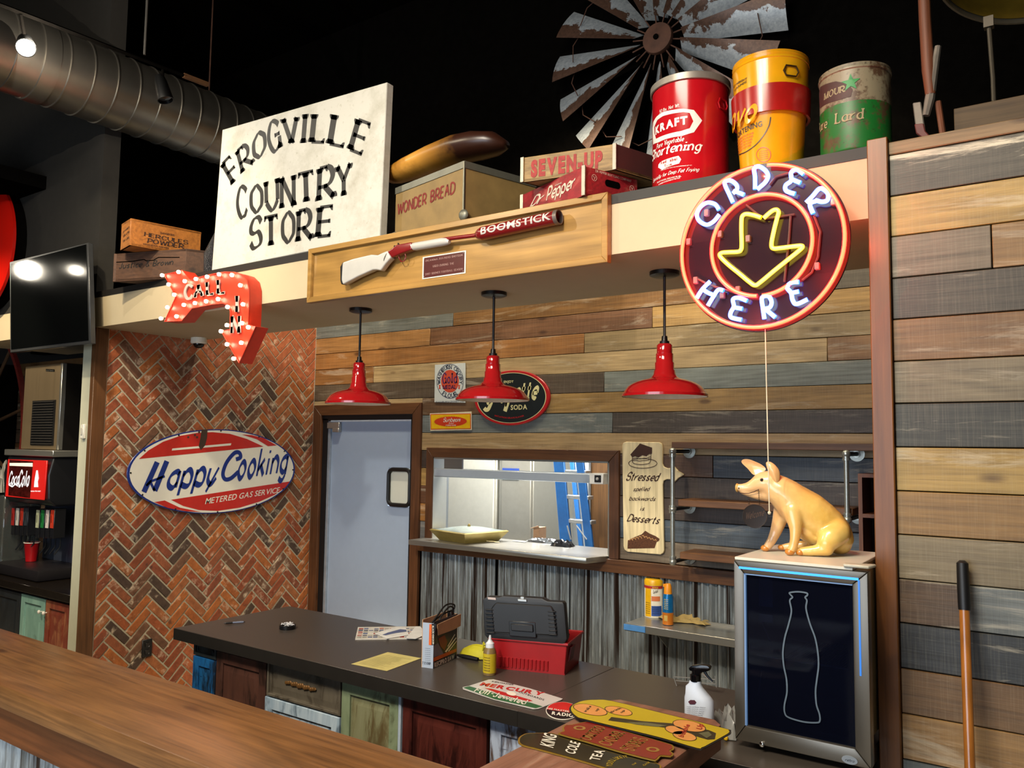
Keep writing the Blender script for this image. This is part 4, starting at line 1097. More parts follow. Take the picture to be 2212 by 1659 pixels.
T(m, S2, 'SODA', Z5(1410, 880), Z5(1690, 870), Z5(1410, 800), BOLD, 0.0104)
m.build('cream_lettering', plain('soda_cream', ''), so)
m = MB(); TC(m, S2, 'IMITATION GRAPE FLAVOR', Z5(1145, 985), Z5(1400, 1025), Z5(1635, 985), Z5(1145, 960), BOLD, 0.0104); m.build('red_lettering', plain('soda_red', ''), so)

# cutting board sign
S3 = YP(YB-0.012)
def Z4(zx, zy): return (1330+zx/5.724, 940+zy/5.724)
cbt = thing('cutting_board_sign', 'pale wooden cutting-board sign reading STRESSED SPELLED BACKWARDS IS DESSERTS', 'sign', S3.p3(1390, 1190))
outl = [(88, 130), (100, 95), (140, 82), (540, 88), (575, 105), (585, 145), (582, 350), (600, 390), (640, 408), (735, 405), (728, 385), (775, 440), (855, 488), (780, 530), (722, 590), (722, 548), (640, 545), (600, 560), (588, 610), (605, 1420), (595, 1455), (560, 1475), (150, 1440), (115, 1415), (103, 1370)]
m = MB(); PO(m, S3, [Z4(*p) for p in outl], -0.008, 0.018); m.build('board', wood('pale_board', '#e6d8b0', 2, rough=0.5, contrast=0.3, grain=20, knots=False), cbt, bevel=0.003)
m = MB()
for s_, a, b, h, f in (('Stressed', (130, 555), (535, 565), (150, 460), SCRIPTB), ('spelled', (222, 690), (425, 688), (230, 640), SCRIPTB), ('backwards', (172, 805), (500, 812), (180, 755), SCRIPTB), ('is', (305, 930), (365, 930), (308, 880), SCRIPTB), ('Desserts', (145, 1060), (545, 1095), (165, 975), SCRIPTB)):
    T(m, S3, s_, Z4(*a), Z4(*b), Z4(*h), f, 0.0115)
PO(m, S3, [Z4(*p) for p in ((190, 240), (310, 103), (460, 155), (458, 230), (420, 235), (390, 262), (340, 248), (290, 278), (250, 262), (215, 275))], 0.0115)
e_ = lambda c, r, t: ELL(c, r, t, 40)
for zz in ((290, 300), (318, 328)): STROKE(m, S3, [Z4(*p) for p in ((218, zz[0]), (260, zz[0]-8), (300, zz[1]-8), (350, zz[0]-5), (400, zz[1]-20), (440, zz[0]-25))], 0.004, 0.0115)
STROKE(m, S3, [Z4(*p) for p in ((216, 270), (222, 340), (300, 362), (400, 355), (438, 325), (445, 230))], 0.004, 0.0115)
STROKE(m, S3, [Z4(345+175*math.cos(k*PI/12), 348+60*math.sin(k*PI/12)) for k in range(24)], 0.004, 0.0115, closed=True)
m.build('burnt_lettering', plain('burnt_wood', '#3c1f10', 0.7), cbt)
m = MB(); PO(m, S3, [Z4(*p) for p in ((160, 1300), (240, 1260), (330, 1225), (375, 1180), (430, 1215), (500, 1245), (552, 1280), (545, 1305), (515, 1320), (490, 1395), (155, 1402))], 0.0113)
m.build('pie_engraving', plain('pie_brown', '#54301a', 0.8, var=0.5, nscale=120), cbt)
m = MB()
for k in range(9): STROKE(m, S3, [Z4(180+k*38, 1300-14*k+(k > 4)*28*(k-4)), Z4(200+k*38, 1280-10*k+(k > 4)*22*(k-4)), Z4(225+k*36, 1300-8*k+(k > 4)*18*(k-4))], 0.005, 0.0118)
m.build('pie_highlights', plain('pie_light', '#b98a58', 0.8), cbt)

# ================================================================= PIPE SHELVES
shw = wood('shelf_board', '#6f4a2b', 0, rough=0.5, grain=26, contrast=1.2)
pp = plain('galvanised_pipe', '#a9aba3', 0.33, 0.75, var=0.12, nscale=60)
ps = thing('pipe_shelf', 'three-board wall shelf on galvanised pipe brackets behind the pig', 'shelf', (-1.6, YB, 1.5))
ysf = 4.60                                        # front of the pipes
Sf = YP(ysf); zb = []
for (a, b) in (((1452, 975), 0), ((1455, 1100), 0), ((1456, 1214), 0)): zb.append(Sf.p3(*a)[2])
for k, (px, xr) in enumerate((((1444, 962), -0.56), ((1458, 1083), -1.04), ((1462, 1198), -1.04))):
    z = YP(ysf).p3(*px)[2]
    x0 = YP(ysf).p3(px[0]+2, px[1])[0]
    MB().box(x0-0.0, xr if k == 0 else -1.03, 4.63, 4.852, zb[k]+0.018, zb[k]+0.058).build('shelf_board', shw, ps, bevel=0.003, origin=(-1.5, 4.73, zb[k]+0.03))
def fitting(p, parent, r=0.024, axis=(0, 0, 1), h=0.045):
    MB().lathe([(0, -h/2), (r, -h/2), (r, -h/2+0.01), (r*0.9, -h/2+0.011), (r*0.9, h/2-0.011), (r, h/2-0.01), (r, h/2), (0, h/2)], p, axis=axis, n=16).build('pipe_fitting', pp, parent)
xl = Sf.p3(1453, 1090)[0]; xr_ = Sf.p3(1829, 1050)[0]
for xx, zs_ in ((xl, zb), (xr_, [zb[0], zb[1]])):
    MB().tube([(xx, ysf, zs_[-1]), (xx, ysf, zs_[0])], 0.0135, 14).build('pipe', pp, ps)
    for k, z in enumerate(zs_):
        fitting((xx, ysf, z-(0.012 if k == 0 else 0) + (0.012 if k == len(zs_)-1 else 0)), ps, 0.021)
        MB().ball((xx, ysf, z), 0.023, 14).build('pipe_elbow', pp, ps)
        MB().tube([(xx, ysf, z), (xx, 4.845, z)], 0.012, 12).build('pipe', plain('black_pipe', '#1a1a1a', 0.4, 0.5), ps)
        MB().lathe([(0.042, 0), (0.042, 0.008), (0.02, 0.01), (0.02, 0.02), (0, 0.02)], (xx, 4.858, z), axis=(0, -1, 0), n=24).build('flange', pp, ps)
# small pigeonhole shelf at the right
pg = thing('cubby_shelf', 'small brown cubby shelf beside the column', 'shelf', (-0.95, 4.7, 1.5))
S46 = YP(4.62); a = S46.p3(1853, 1023); b = S46.p3(1858, 1190); xa = a[0]; za = a[2]; zb_ = 1.25
cw = wood('cubby_wood', '#6d3f22', 2, rough=0.5)
MB().box(xa, xa+0.02, 4.62, 4.85, zb_, za).build('side_panel', cw, pg); MB().box(xa+0.45, xa+0.47, 4.62, 4.85, zb_, za).build('side_panel', cw, pg)
MB().box(xa+0.02, xa+0.45, 4.84, 4.85, zb_, za).build('back_panel', plain('cubby_dark', '#2b1710', 0.8), pg)
for z in (zb_, (zb_+za)/2+0.01, za-0.02): MB().box(xa+0.02, xa+0.45, 4.62, 4.84, z, z+0.02).build('shelf', cw, pg)

# ================================================================= PENDANTS
redp = plain('red_porcelain', '#8c0f14', 0.12, var=0.06, coat=0.6); cordm = plain('black_cord', '#0a0a0a', 0.5)
def pendant(x, y, zbot, zc, label):
    t = thing('pendant_lamp', label, 'pendant lamp', (x, y, 2.636), 'red barn pendants under the beam')
    c = (x, y, 0)
    MB().lathe([(0.0, 2.612), (0.050, 2.613), (0.066, 2.619), (0.066, 2.636), (0, 2.636)], c, n=28).build('canopy', plain('black_metal', '#0d0d0d', 0.35, 0.3), t)
    MB().tube([(x, y, 2.615), (x, y, zc+0.03)], 0.0065, 8).build('cord', cordm, t)
    MB().lathe([(0, zc+0.035), (0.012, zc+0.033), (0.014, zc+0.012), (0.021, zc+0.010), (0.021, zc-0.004), (0, zc-0.004)], c, n=18).build('strain_relief', plain('black_metal', ''), t)
    H = zc-zbot
    pr = [(0.006, 0), (0.028, 0), (0.034, -.03), (0.034, -.17), (0.038, -.18), (0.038, -.33), (0.042, -.345), (0.042, -.47), (0.046, -.485), (0.048, -.55), (0.056, -.60), (0.068, -.63), (0.10, -.66), (0.135, -.71), (0.160, -.775), (0.176, -.86), (0.181, -.90), (0.187, -.915), (0.187, -.96)]
    m = MB().lathe([(r, zc-0.002+h*H*1.045) for r, h in pr], c, n=56)
    sh_ = m.build('shade', redp, t, smooth=50)
    inn = [(0.184, -0.957), (0.176, -0.90), (0.160, -0.82), (0.13, -0.76), (0.09, -0.72), (0.04, -0.70), (0, -0.70)]
    MB().lathe([(r, zc-0.002+h*H*1.045) for r, h in inn], c, n=56).build('white_lining', plain('lamp_lining', '#d9c9b4', 0.3), sh_)
    MB().lathe([(0.046, zc+k) for k in ()] or [(0.0, zc-H*0.80), (0.02, zc-H*0.82), (0.028, zc-H*0.88), (0.02, zc-H*0.94), (0, zc-H*0.955)], c, n=16).build('bulb', emit('pendant_bulb', (1, 0.72, 0.5), 3.0), t)
    return t
for (c, s, nk, lab) in (((780, 667), (773, 872), (775, 783), 'red enamel pendant lamp over the kitchen door, leftmost of the three'), ((1066, 634), (1065, 864), (1065, 768), 'red enamel pendant lamp in front of the oval soda sign'), ((1434, 587), (1437, 856), (1437, 742), 'red enamel pendant lamp next to the neon sign, rightmost of the three')):
    p = P_(ZP(2.636), *c); S = YP(3.30); xb = S.p3(*c)[0]
    pendant(S.p3((c[0]+s[0])/2, (c[1]+s[1])/2)[0], 3.30, S.p3(*s)[2], S.p3(*nk)[2], lab)

# ================================================================= NEON SIGN
SN = YP(2.74)
nz = thing('neon_sign', 'round neon sign reading ORDER HERE round a yellow down arrow', 'neon sign', SN.p3(1655, 530))
L0, R0_, T0, B0 = SN.inv((1471, 535)), SN.inv((1838, 525)), SN.inv((1655, 352)), SN.inv((1655, 716))
C = np.array([(L0[0]+R0_[0])/2, (T0[1]+B0[1])/2]); ra = (R0_[0]-L0[0])/2; rb = (T0[1]-B0[1])/2
Rr = C+np.array([ra, 0]); Tt = C+np.array([0, rb])
acr = NT('smoked_acrylic'); acr.base((0.025, 0.010, 0.016)); acr.b.inputs['Roughness'].default_value = 0.12
ac = acr.m; trn = acr.n('ShaderNodeBsdfTransparent'); trn.inputs[0].default_value = (0.75, 0.45, 0.5, 1); mxs = acr.n('ShaderNodeMixShader'); mxs.inputs[0].default_value = 0.16
acr.l(acr.b.outputs[0], mxs.inputs[1]); acr.l(trn.outputs[0], mxs.inputs[2]); acr.l(mxs.outputs[0], acr.out.inputs[0])
m = MB(); PO(m, SN, ELL(C, Rr, Tt, 96), -0.010, 0.010, ab=True); m.build('backing_disc', ac, nz, bevel=0.001)
def neon_mat(name, core, glow, s):
    t = NT(name); lw = t.n('ShaderNodeLayerWeight'); lw.inputs[0].default_value = 0.5
    f = t.ramp(lw.outputs['Facing'], 0.12, 0.6)
    c = t.mix(f, core, glow); t.l(c, t.b.inputs['Emission Color']); t.b.inputs['Emission Strength'].default_value = s
    t.base((0.02, 0.02, 0.02)); t.b.inputs['Roughness'].default_value = 0.3; return t.m
n_red = neon_mat('neon_red', (1.0, 0.062, 0.02), (1.0, 0.004, 0.006), 10)
n_blu = neon_mat('neon_blue', (0.55, 0.75, 1.0), (0.01, 0.09, 1.0), 8)
n_yel = neon_mat('neon_yellow', (1.0, 0.8, 0.07), (0.34, 0.2, 0.0), 5)
def Z7(zx, zy): return (1320+zx/2.963, 340+zy/2.963)
ntube = 0.0075
def neon(px, mat, name='neon_tube', off=0.022, closed=False, r=ntube, ab=False, sm=True):
    P = [tuple(q) if ab else tuple(SN.inv(q)) for q in px]
    if sm: P = _catmull(P, 7)
    MB().tube([SN.pt(a, b, off) for a, b in P], r, 10, closed=closed).build(name, mat, nz, smooth=80)
kk = 0.955
neon([tuple(p) for p in ELL(C, Rr, Tt, 90, kk, 93, 447-0)][0:-1], n_red, 'outer_ring_tube', ab=True, sm=False)
Ci = SN.inv(Z7(968, 570)); ri = (SN.inv(Z7(1285, 570))[0]-SN.inv(Z7(645, 570))[0])/2; rbi = (SN.inv(Z7(968, 248))[1]-SN.inv(Z7(968, 890))[1])/2
neon([tuple(p) for p in ELL(Ci, Ci+np.array([ri, 0]), Ci+np.array([0, rbi]), 80, 1, -88, 266)], n_red, 'inner_ring_tube', ab=True, sm=False)
neon([Z7(*p) for p in ((975, 395), (930, 380), (885, 372), (862, 378), (850, 400), (848, 480), (850, 570), (845, 600), (825, 612), (760, 615), (720, 620), (712, 640), (760, 690), (840, 755), (900, 805), (935, 825), (970, 805), (1060, 730), (1160, 650), (1230, 592), (1230, 575), (1180, 578), (1100, 588), (1050, 590), (1040, 560), (1055, 480), (1075, 400), (1085, 362), (1070, 345), (1040, 355), (990, 398))], n_yel, 'arrow_tube', r=0.0078)
GL = {
 'O': [[(705, 345), (680, 310), (630, 300), (585, 330), (565, 375), (580, 415), (625, 440), (670, 420), (708, 375)]],
 'R': [[(795, 300), (770, 245), (745, 190), (745, 165), (780, 160), (815, 185), (820, 215), (795, 240)], [(800, 225), (840, 240), (865, 250)]],
 'D': [[(935, 215), (935, 140), (930, 85), (960, 70), (1000, 95), (1018, 130), (1000, 170), (950, 215)]],
 'E': [[(1245, 120), (1200, 90), (1165, 110), (1165, 160), (1130, 190), (1135, 225), (1190, 245)], [(1165, 150), (1225, 175)]],
 'r': [[(1260, 300), (1300, 260), (1340, 215), (1370, 215), (1400, 245), (1395, 285), (1360, 295), (1320, 285)], [(1325, 290), (1285, 310), (1305, 370)]],
 'H': [[(565, 905), (600, 850), (650, 800)], [(600, 850), (640, 875), (680, 890)], [(635, 955), (665, 905), (700, 855), (735, 860)]],
 'e': [[(885, 925), (830, 905), (795, 915), (800, 960), (780, 1000), (785, 1030), (850, 1045)], [(795, 965), (855, 975)]],
 'p': [[(995, 1040), (985, 970), (980, 905), (1020, 895), (1040, 930), (1030, 965), (995, 975)], [(1000, 975), (1035, 1005), (1065, 1030)]],
 'h': [[(1215, 805), (1165, 810), (1140, 840), (1165, 875), (1175, 920), (1200, 945), (1270, 915)], [(1165, 875), (1215, 865)]],
}
for k, segs in GL.items():
    for i, sg in enumerate(segs): neon([Z7(*p) for p in sg], n_blu, 'letter_tube', r=0.0078)
for t_ in range(0, 360, 60):
    q_ = SN.pt(C[0]+ra*0.9*math.cos(math.radians(t_+30)), C[1]+rb*0.9*math.sin(math.radians(t_+30)), 0.05)
    lamp('neon_glow_red', 'POINT', tuple(q_), None, 1.0, (1.0, 0.06, 0.03), 0.0)
    q_ = SN.pt(C[0]+ra*0.98*math.cos(math.radians(t_)), C[1]+rb*0.98*math.sin(math.radians(t_)), -0.03)
    lamp('neon_glow_red', 'POINT', tuple(q_), None, 0.9, (1.0, 0.10, 0.05), 0.0)
clipm = plain('pink_clip', '#8a5a58', 0.3, var=0.1)
for q in ((505, 545), (705, 495), (885, 525), (1325, 700), (550, 790), (720, 885), (1430, 290), (620, 360), (820, 850)):
    a = SN.p3(*Z7(*q)); MB().box(a[0]-0.008, a[0]+0.008, a[1]-0.018, a[1], a[2]-0.012, a[2]+0.012).build('tube_clip', clipm, nz, bevel=0.002)
bk = plain('blocked_glass', '#5d3634', 0.25)
for pts in (((870, 310), (915, 345), (975, 390)), ((985, 398), (1080, 385), (1180, 370)), ((1155, 380), (1145, 520), (1115, 800)), ((1305, 380), (1345, 480), (1330, 640), (1290, 740), (1230, 790)), ((560, 780), (640, 820), (800, 870), (900, 885)), ((1020, 180), (1060, 130), (1130, 110), (1190, 100))):
    MB().tube([SN.pt(*SN.inv(Z7(*q)), 0.010) for q in pts], 0.0042, 8).build('blackout_tube', bk, nz)
for dx in (-0.6, 0.6):
    for dz in (0.35,):
        q = C+np.array([ra*dx, rb*dz]); MB().tube([SN.pt(q[0], q[1], -0.010), (q[0], YF-0.001, q[1])], 0.006, 8).build('standoff', plain('clear_post', '#b0b0b0', 0.2), nz)
st = MB(); a = SN.p3(1654, 712); b = YP(2.60).p3(1662, 1105)
st.tube([(a[0], 2.735, a[2]), (b[0], 2.60, b[2])], 0.0019, 6).ball((b[0], 2.60, b[2]-0.004), 0.006, 8)
st.build('pull_cord', plain('cotton_cord', '#c9bda4', 0.8), nz)

# ================================================================= CALL IN ARROW
SA = YP(2.80)
def Z1(zx, zy): return (180+zx/3.95, 560+zy/3.95)
am = plain('orange_red_paint', '#c2341f', 0.4, var=0.1)
ar = thing('marquee_arrow', 'orange-red marquee arrow sign with glowing bulbs reading CALL IN', 'sign', SA.p3(*Z1(1100, 250)))
af = [(690, 130), (845, 96), (912, 180), (965, 160), (1100, 128), (1200, 110), (1290, 112), (1350, 130), (1395, 175), (1413, 250), (1413, 400), (1405, 560), (1470, 573), (1330, 885), (1177, 612), (1255, 598), (1255, 440), (1235, 395), (1195, 375), (1100, 385), (930, 418), (842, 525), (693, 533), (790, 320)]
m = MB(); PO(m, SA, [Z1(*p) for p in af], -0.086, 0.082); m.build('box', am, ar, bevel=0.0)
m = MB(); pl = [SA.pt(*SA.inv(Z1(*p)), 0.0) for p in af]; m.tube(pl, 0.0035, 6, closed=True); m.build('rim', am, ar)
bulbm = emit('marquee_bulb', (1.0, 0.62, 0.42), 38)
for p in ((690, 140), (830, 112), (745, 218), (883, 190), (978, 172), (1073, 153), (1175, 132), (1285, 138), (1357, 226), (793, 305), (735, 413), (680, 508), (813, 490), (875, 392), (970, 377), (1065, 362), (1167, 343), (1248, 410), (1380, 388), (1243, 565), (1370, 548), (1192, 617), (1425, 583), (1243, 728), (1365, 715), (1300, 850)):
    q = SA.p3(*Z1(*p)); o = MB().lathe([(0.011, 0), (0.011, 0.006), (0.007, 0.007)], q+np.array([0, -0.004, 0])*0, axis=(0, -1, 0), n=12).build('bulb_socket', plain('socket_pale', '#c9a08c', 0.4), ar)
    MB().ball(q+np.array([0, -0.015, 0]), 0.0108, 16).build('bulb', bulbm, o)
LET = ('k', 0.24, 0.17, 0, 0.06, 0.0)
gm = plain('grey_metal_letters', '#a39c94', 0.6, 0.0, var=0.12, nscale=40)
for ch, a, b, h in (('C', (868, 345), (950, 330), (868, 232)), ('A', (955, 330), (1040, 312), (955, 228)), ('L', (1058, 308), (1130, 298), (1055, 200)), ('L', (1150, 296), (1225, 290), (1150, 180)), ('I', (1300, 452), (1350, 452), (1302, 315)), ('N', (1268, 632), (1355, 628), (1272, 490))):
    m = MB(); T(m, SA, ch, Z1(*a), Z1(*b), Z1(*h), LET, 0.004, 0, 0.006); m.build('letter', gm, ar, weld=False)

# ================================================================= FRAMED SHOTGUN
SB = YP(2.862)
fb = thing('display_board', 'long varnished wooden board with a raised frame, mounted on the beam', 'display board', SB.p3(990, 560))
bc = [SB.p3(*q) for q in ((668, 538), (665, 655), (1315, 420), (1311, 571))]
x0, x1, z0, z1 = bc[1][0], bc[2][0], 2.598, 2.888
mw = wood('varnished_maple', '#9c7840', 0, rough=0.32, grain=10, contrast=0.8, coat=0.3, knots=True, bump=0.08)
MB().box(x0+0.02, x1-0.02, 2.872, YF-0.001, z0+0.02, z1-0.02).build('panel', mw, fb, origin=((x0+x1)/2, 2.88, (z0+z1)/2))
fw2 = 0.028
for nm, pts in (('top', [(x0, z1), (x1, z1), (x1-fw2, z1-fw2), (x0+fw2, z1-fw2)]), ('bottom', [(x0, z0), (x1, z0), (x1-fw2, z0+fw2), (x0+fw2, z0+fw2)]), ('l', [(x0, z0), (x0, z1), (x0+fw2, z1-fw2), (x0+fw2, z0+fw2)]), ('r', [(x1, z0), (x1, z1), (x1-fw2, z1-fw2), (x1-fw2, z0+fw2)])):
    MB().prism([(a, 2.852, b) for a, b in pts], (0, 0.034, 0)).build('frame_rail', mw, fb, bevel=0.002, origin=(sum(p[0] for p in pts)/4, 2.87, sum(p[1] for p in pts)/4))
def Z8(zx, zy): return (720+zx/4.254, 430+zy/4.254)
SG = YP(2.835)
gun = thing('shotgun', 'red and white painted single-barrel shotgun with a fat BOOMSTICK muzzle on the board', 'gun', SG.p3(950, 550))
gr_ = plain('crimson_gloss', '#6e1114', 0.25, coat=0.4, var=0.1); gw = plain('gun_white', '#b2afa9', 0.3, coat=0.2, var=0.05)
def slab(pts, th, name, mat, par=None, y=0.0, bev=0.008):
    m = MB(); PO(m, SG, [Z8(*p) for p in pts], y-th/2, th); return m.build(name, mat, par or gun, bevel=bev, seg=3, smooth=60)
slab([(92, 625), (112, 585), (200, 555), (370, 515), (430, 520), (475, 498), (520, 480), (548, 545), (500, 600), (455, 662), (420, 655), (385, 655), (250, 715), (108, 790), (95, 740)], 0.036, 'stock', gw)
slab([(88, 630), (112, 588), (100, 790), (90, 760)], 0.038, 'butt_plate', rub, bev=0.002)
slab([(515, 490), (600, 425), (735, 400), (740, 470), (640, 505), (555, 545)], 0.034, 'receiver', gr_)
def gp(zx, zy, off=0): a = SG.inv(Z8(zx, zy)); return SG.pt(a[0], a[1], off)
MB().tube([gp(735, 437), gp(760, 436), gp(1000, 395), gp(1045, 390), gp(1068, 392)], [0.017, 0.0195, 0.0195, 0.017, 0.010], 16).build('fore_end', gw, gun, smooth=60)
MB().tube([gp(700, 425), gp(1040, 368), gp(1340, 330)], 0.0095, 14).build('barrel', gr_, gun)
MB().tube([gp(1318, 330), gp(1345, 325), gp(1375, 318)], [0.016, 0.026, 0.031], 24).build('muzzle_collar', gr_, gun, smooth=60)
a, b = gp(1372, 318), gp(2075, 165)
m = MB(); ax = (b-a); Lm = np.linalg.norm(ax); m.lathe([(0.0, 0), (0.031, 0), (0.031, Lm), (0.028, Lm), (0.028, Lm-0.12), (0, Lm-0.12)], a, axis=ax/Lm, n=36)
mz = m.build('muzzle', gr_, gun)
MB().lathe([(0.0315, Lm-0.016), (0.0315, Lm+0.002), (0.0275, Lm+0.002), (0.0275, Lm-0.016)], a, axis=ax/Lm, n=36).build('muzzle_rim', plain('worn_rim', '#6f6560', 0.4, 0.5), mz)
class TubeS:
    curved = True
    def __init__(s, a, b, r):
        s.a = a; s.L = np.linalg.norm(b-a); s.d = (b-a)/s.L; s.r = r
        s.e1 = np.array([0, -1.0, 0]); s.e2 = np.cross(s.d, s.e1); s.e2 *= (1 if s.e2[2] > 0 else -1)
    def R(s, z): return s.r
    def pt(s, th, l, off=0): return s.a+s.d*l+(s.r+off)*(math.cos(th)*s.e1+math.sin(th)*s.e2)
class Sw:                                      # swap so that text runs along the tube
    curved = True; kb = 16
    def __init__(s, t): s.t = t
    def pt(s, a, b, off=0): return s.t.pt(b/0.031, a, off)
m = MB(); wd, vs, fs = line2d('BOOMSTICK', ('b', 0.035)); S_ = Sw(TubeS(a, b, 0.031))
put2d(m, S_, [np.array([0.012+u/wd*(Lm-0.03), -0.012+v*0.034+0.0*u]) for u, v in vs], fs, 0.0012); m.build('lettering', gw, mz)
MB().tube([gp(600, 500), gp(605, 545), gp(625, 575), gp(650, 570), gp(668, 530), gp(660, 505)], 0.0028, 8).build('trigger_guard', gr_, gun)
MB().tube([gp(585, 505), gp(575, 530), gp(560, 545)], 0.0035, 8).build('trigger', plain('dark_steel', '#2a1a18', 0.4, 0.6), gun)
MB().tube([gp(610, 430), gp(595, 408)], [0.006, 0.004], 8).tube([gp(580, 440), gp(560, 432)], [0.006, 0.004], 8).build('hammer', plain('dark_steel', ''), gun)
m = MB(); cpt = gp(500, 540); m.tube([cpt+0.02*np.array([0.75*math.cos(t), -math.sin(t)*1.05, 1.45*math.cos(t)*1])*1.0 for t in [k*2*PI/20 for k in range(20)]], 0.0022, 6, closed=True); m.build('wire_loop', ss, gun)
pqs = [Z8(825, 535), Z8(1222, 472), Z8(1217, 682), Z8(820, 738)]
SQ = YP(2.871)
pq = thing('plaque', 'small maroon engraved plaque with a white edge on the board', 'plaque', SQ.p3(*pqs[0]))
m = MB(); PO(m, SQ, pqs, 0, 0.002); m.build('plate', white_e, pq)
m = MB(); PO(m, SQ, [Z8(836, 543), Z8(1210, 484), Z8(1206, 672), Z8(832, 727)], 0.0028); m.build('maroon_face', plain('plaque_maroon', '#471a1a', 0.3), pq)
m = MB(); T(m, SQ, 'OKLAHOMA RUF/NEKS SHOTGUN', Z8(850, 578), Z8(1195, 522), Z8(850, 562), ROMAN, 0.0034)
T(m, SQ, 'USED DURING THE', Z8(918, 628), Z8(1115, 600), Z8(918, 610), ROMAN, 0.0034); T(m, SQ, '2007 SOONER FOOTBALL SEASON', Z8(848, 702), Z8(1195, 650), Z8(848, 685), ROMAN, 0.0034)
m.build('lettering', plain('engraving', '#9a7a74', 0.4), pq)
for q in ((840, 548), (1200, 494), (1196, 662), (838, 715)): MB().lathe([(0.003, 0), (0.002, 0.002), (0, 0.002)], SQ.pt(*SQ.inv(Z8(*q)), 0.002), axis=(0, -1, 0), n=8).build('screw', ss, pq)

# ================================================================= ON THE BEAM
FROG = ('k', 0.25, 0.075, 12, 0.07, 0.0)
ZT = 2.885
fs_ = YP(2.925)
fg = thing('country_store_sign', 'big white FROGVILLE COUNTRY STORE board standing on the beam', 'sign', fs_.p3(650, 550))
canv = NT('painted_board'); v_ = canv.coords((1, 1, 1)); n1 = canv.noise(v_, 3, 6, 0.7); n2 = canv.noise(v_, 40, 4)
canv.base(canv.mix(canv.ramp(n1, 0.5, 0.75), canv.mix(canv.ramp(n2, 0.6, 0.75), lin('#b9b6ac'), lin('#a39e90')), lin('#979283'))); canv.b.inputs['Roughness'].default_value = 0.6
m = MB(); PO(m, fs_, [(480, 280), (836, 177), (821, 512), (457, 585)], -0.05, 0.05); m.build('board', canv.m, fg, bevel=0.004)
def Z2(zx, zy): return (440+zx/2.4578, 150+zy/2.4578)
m = MB()
for ch, a, b, h in (('F', (150, 612), (215, 545), (92, 510)), ('R', (200, 553), (272, 488), (170, 440)), ('O', (262, 490), (345, 430), (255, 365)), ('G', (345, 450), (425, 405), (330, 300)), ('V', (420, 395), (515, 385), (412, 265)),
                    ('I', (508, 392), (560, 388), (520, 240)), ('L', (560, 385), (655, 388), (575, 238)), ('L', (655, 392), (760, 415), (680, 238)), ('E', (765, 420), (865, 462), (810, 262))):
    T(m, fs_, ch, Z2(*a), Z2(*b), Z2(*h), FROG, 0.0015)
for ch, a, b, h in (('C', (175, 795), (240, 768), (170, 640)), ('O', (245, 765), (325, 750), (245, 625)), ('U', (325, 758), (405, 735), (322, 600)), ('N', (405, 738), (498, 718), (405, 580)), ('T', (495, 712), (600, 690), (490, 560)), ('R', (598, 700), (705, 672), (605, 530)), ('Y', (700, 680), (790, 658), (700, 520))):
    T(m, fs_, ch, Z2(*a), Z2(*b), Z2(*h), FROG, 0.0015)
for ch, a, b, h in (('S', (240, 958), (312, 930), (245, 805)), ('T', (312, 942), (405, 925), (312, 790)), ('O', (412, 925), (495, 905), (412, 770)), ('R', (490, 915), (585, 895), (495, 755)), ('E', (592, 890), (700, 878), (605, 735))):
    T(m, fs_, ch, Z2(*a), Z2(*b), Z2(*h), FROG, 0.0015)
m.build('lettering', plain('sign_black', '#14120f', 0.6, var=0.3, nscale=30), fg)

def corner(zb, pM_bot): return P_(ZP(zb), *pM_bot)
def box3(zb, zt, pL, pM, pR, dmin=None):
    """top corners left, middle (nearest), right -> bottom and top rings"""
    L, Mm, R = [P_(ZP(zt), *q) for q in (pL, pM, pR)]
    return L, Mm, R, L+R-Mm
def ztop_of(zb, pbot, ptop):
    B = P_(ZP(zb), *pbot); return YP(B[1]).p3(*ptop)[2], B
def crate(name, label, cat, zb, zt, L, Mm, R, mat, th=0.015, solid=False, group=None):
    K = L+R-Mm; c = (L+R)/2; t = thing(name, label, cat, (c[0], c[1], zb), group)
    def dn(p, z): return np.array([p[0], p[1], z])
    for nm, a, b in (('side_panel', L, Mm), ('side_panel', Mm, R), ('side_panel', R, K), ('side_panel', K, L)):
        d = (b-a)/np.linalg.norm(b-a); nrm = np.array([-d[1], d[0], 0]); nrm = nrm if nrm@(c-a) > 0 else -nrm
        MB().prism([dn(a, zb), dn(b, zb), dn(b, zt), dn(a, zt)], nrm*th).build(nm, mat, t, bevel=0.002, origin=(a+b)/2)
    MB().prism([dn(L, zb), dn(Mm, zb), dn(R, zb), dn(K, zb)], (0, 0, th)).build('bottom', mat, t, origin=c)
    if solid: MB().prism([dn(L, zt-th), dn(Mm, zt-th), dn(R, zt-th), dn(K, zt-th)], (0, 0, th)).build('lid', mat, t, origin=c)
    return t
def Z6b(zx, zy): return (1100+zx/7.373, 300+zy/7.373)
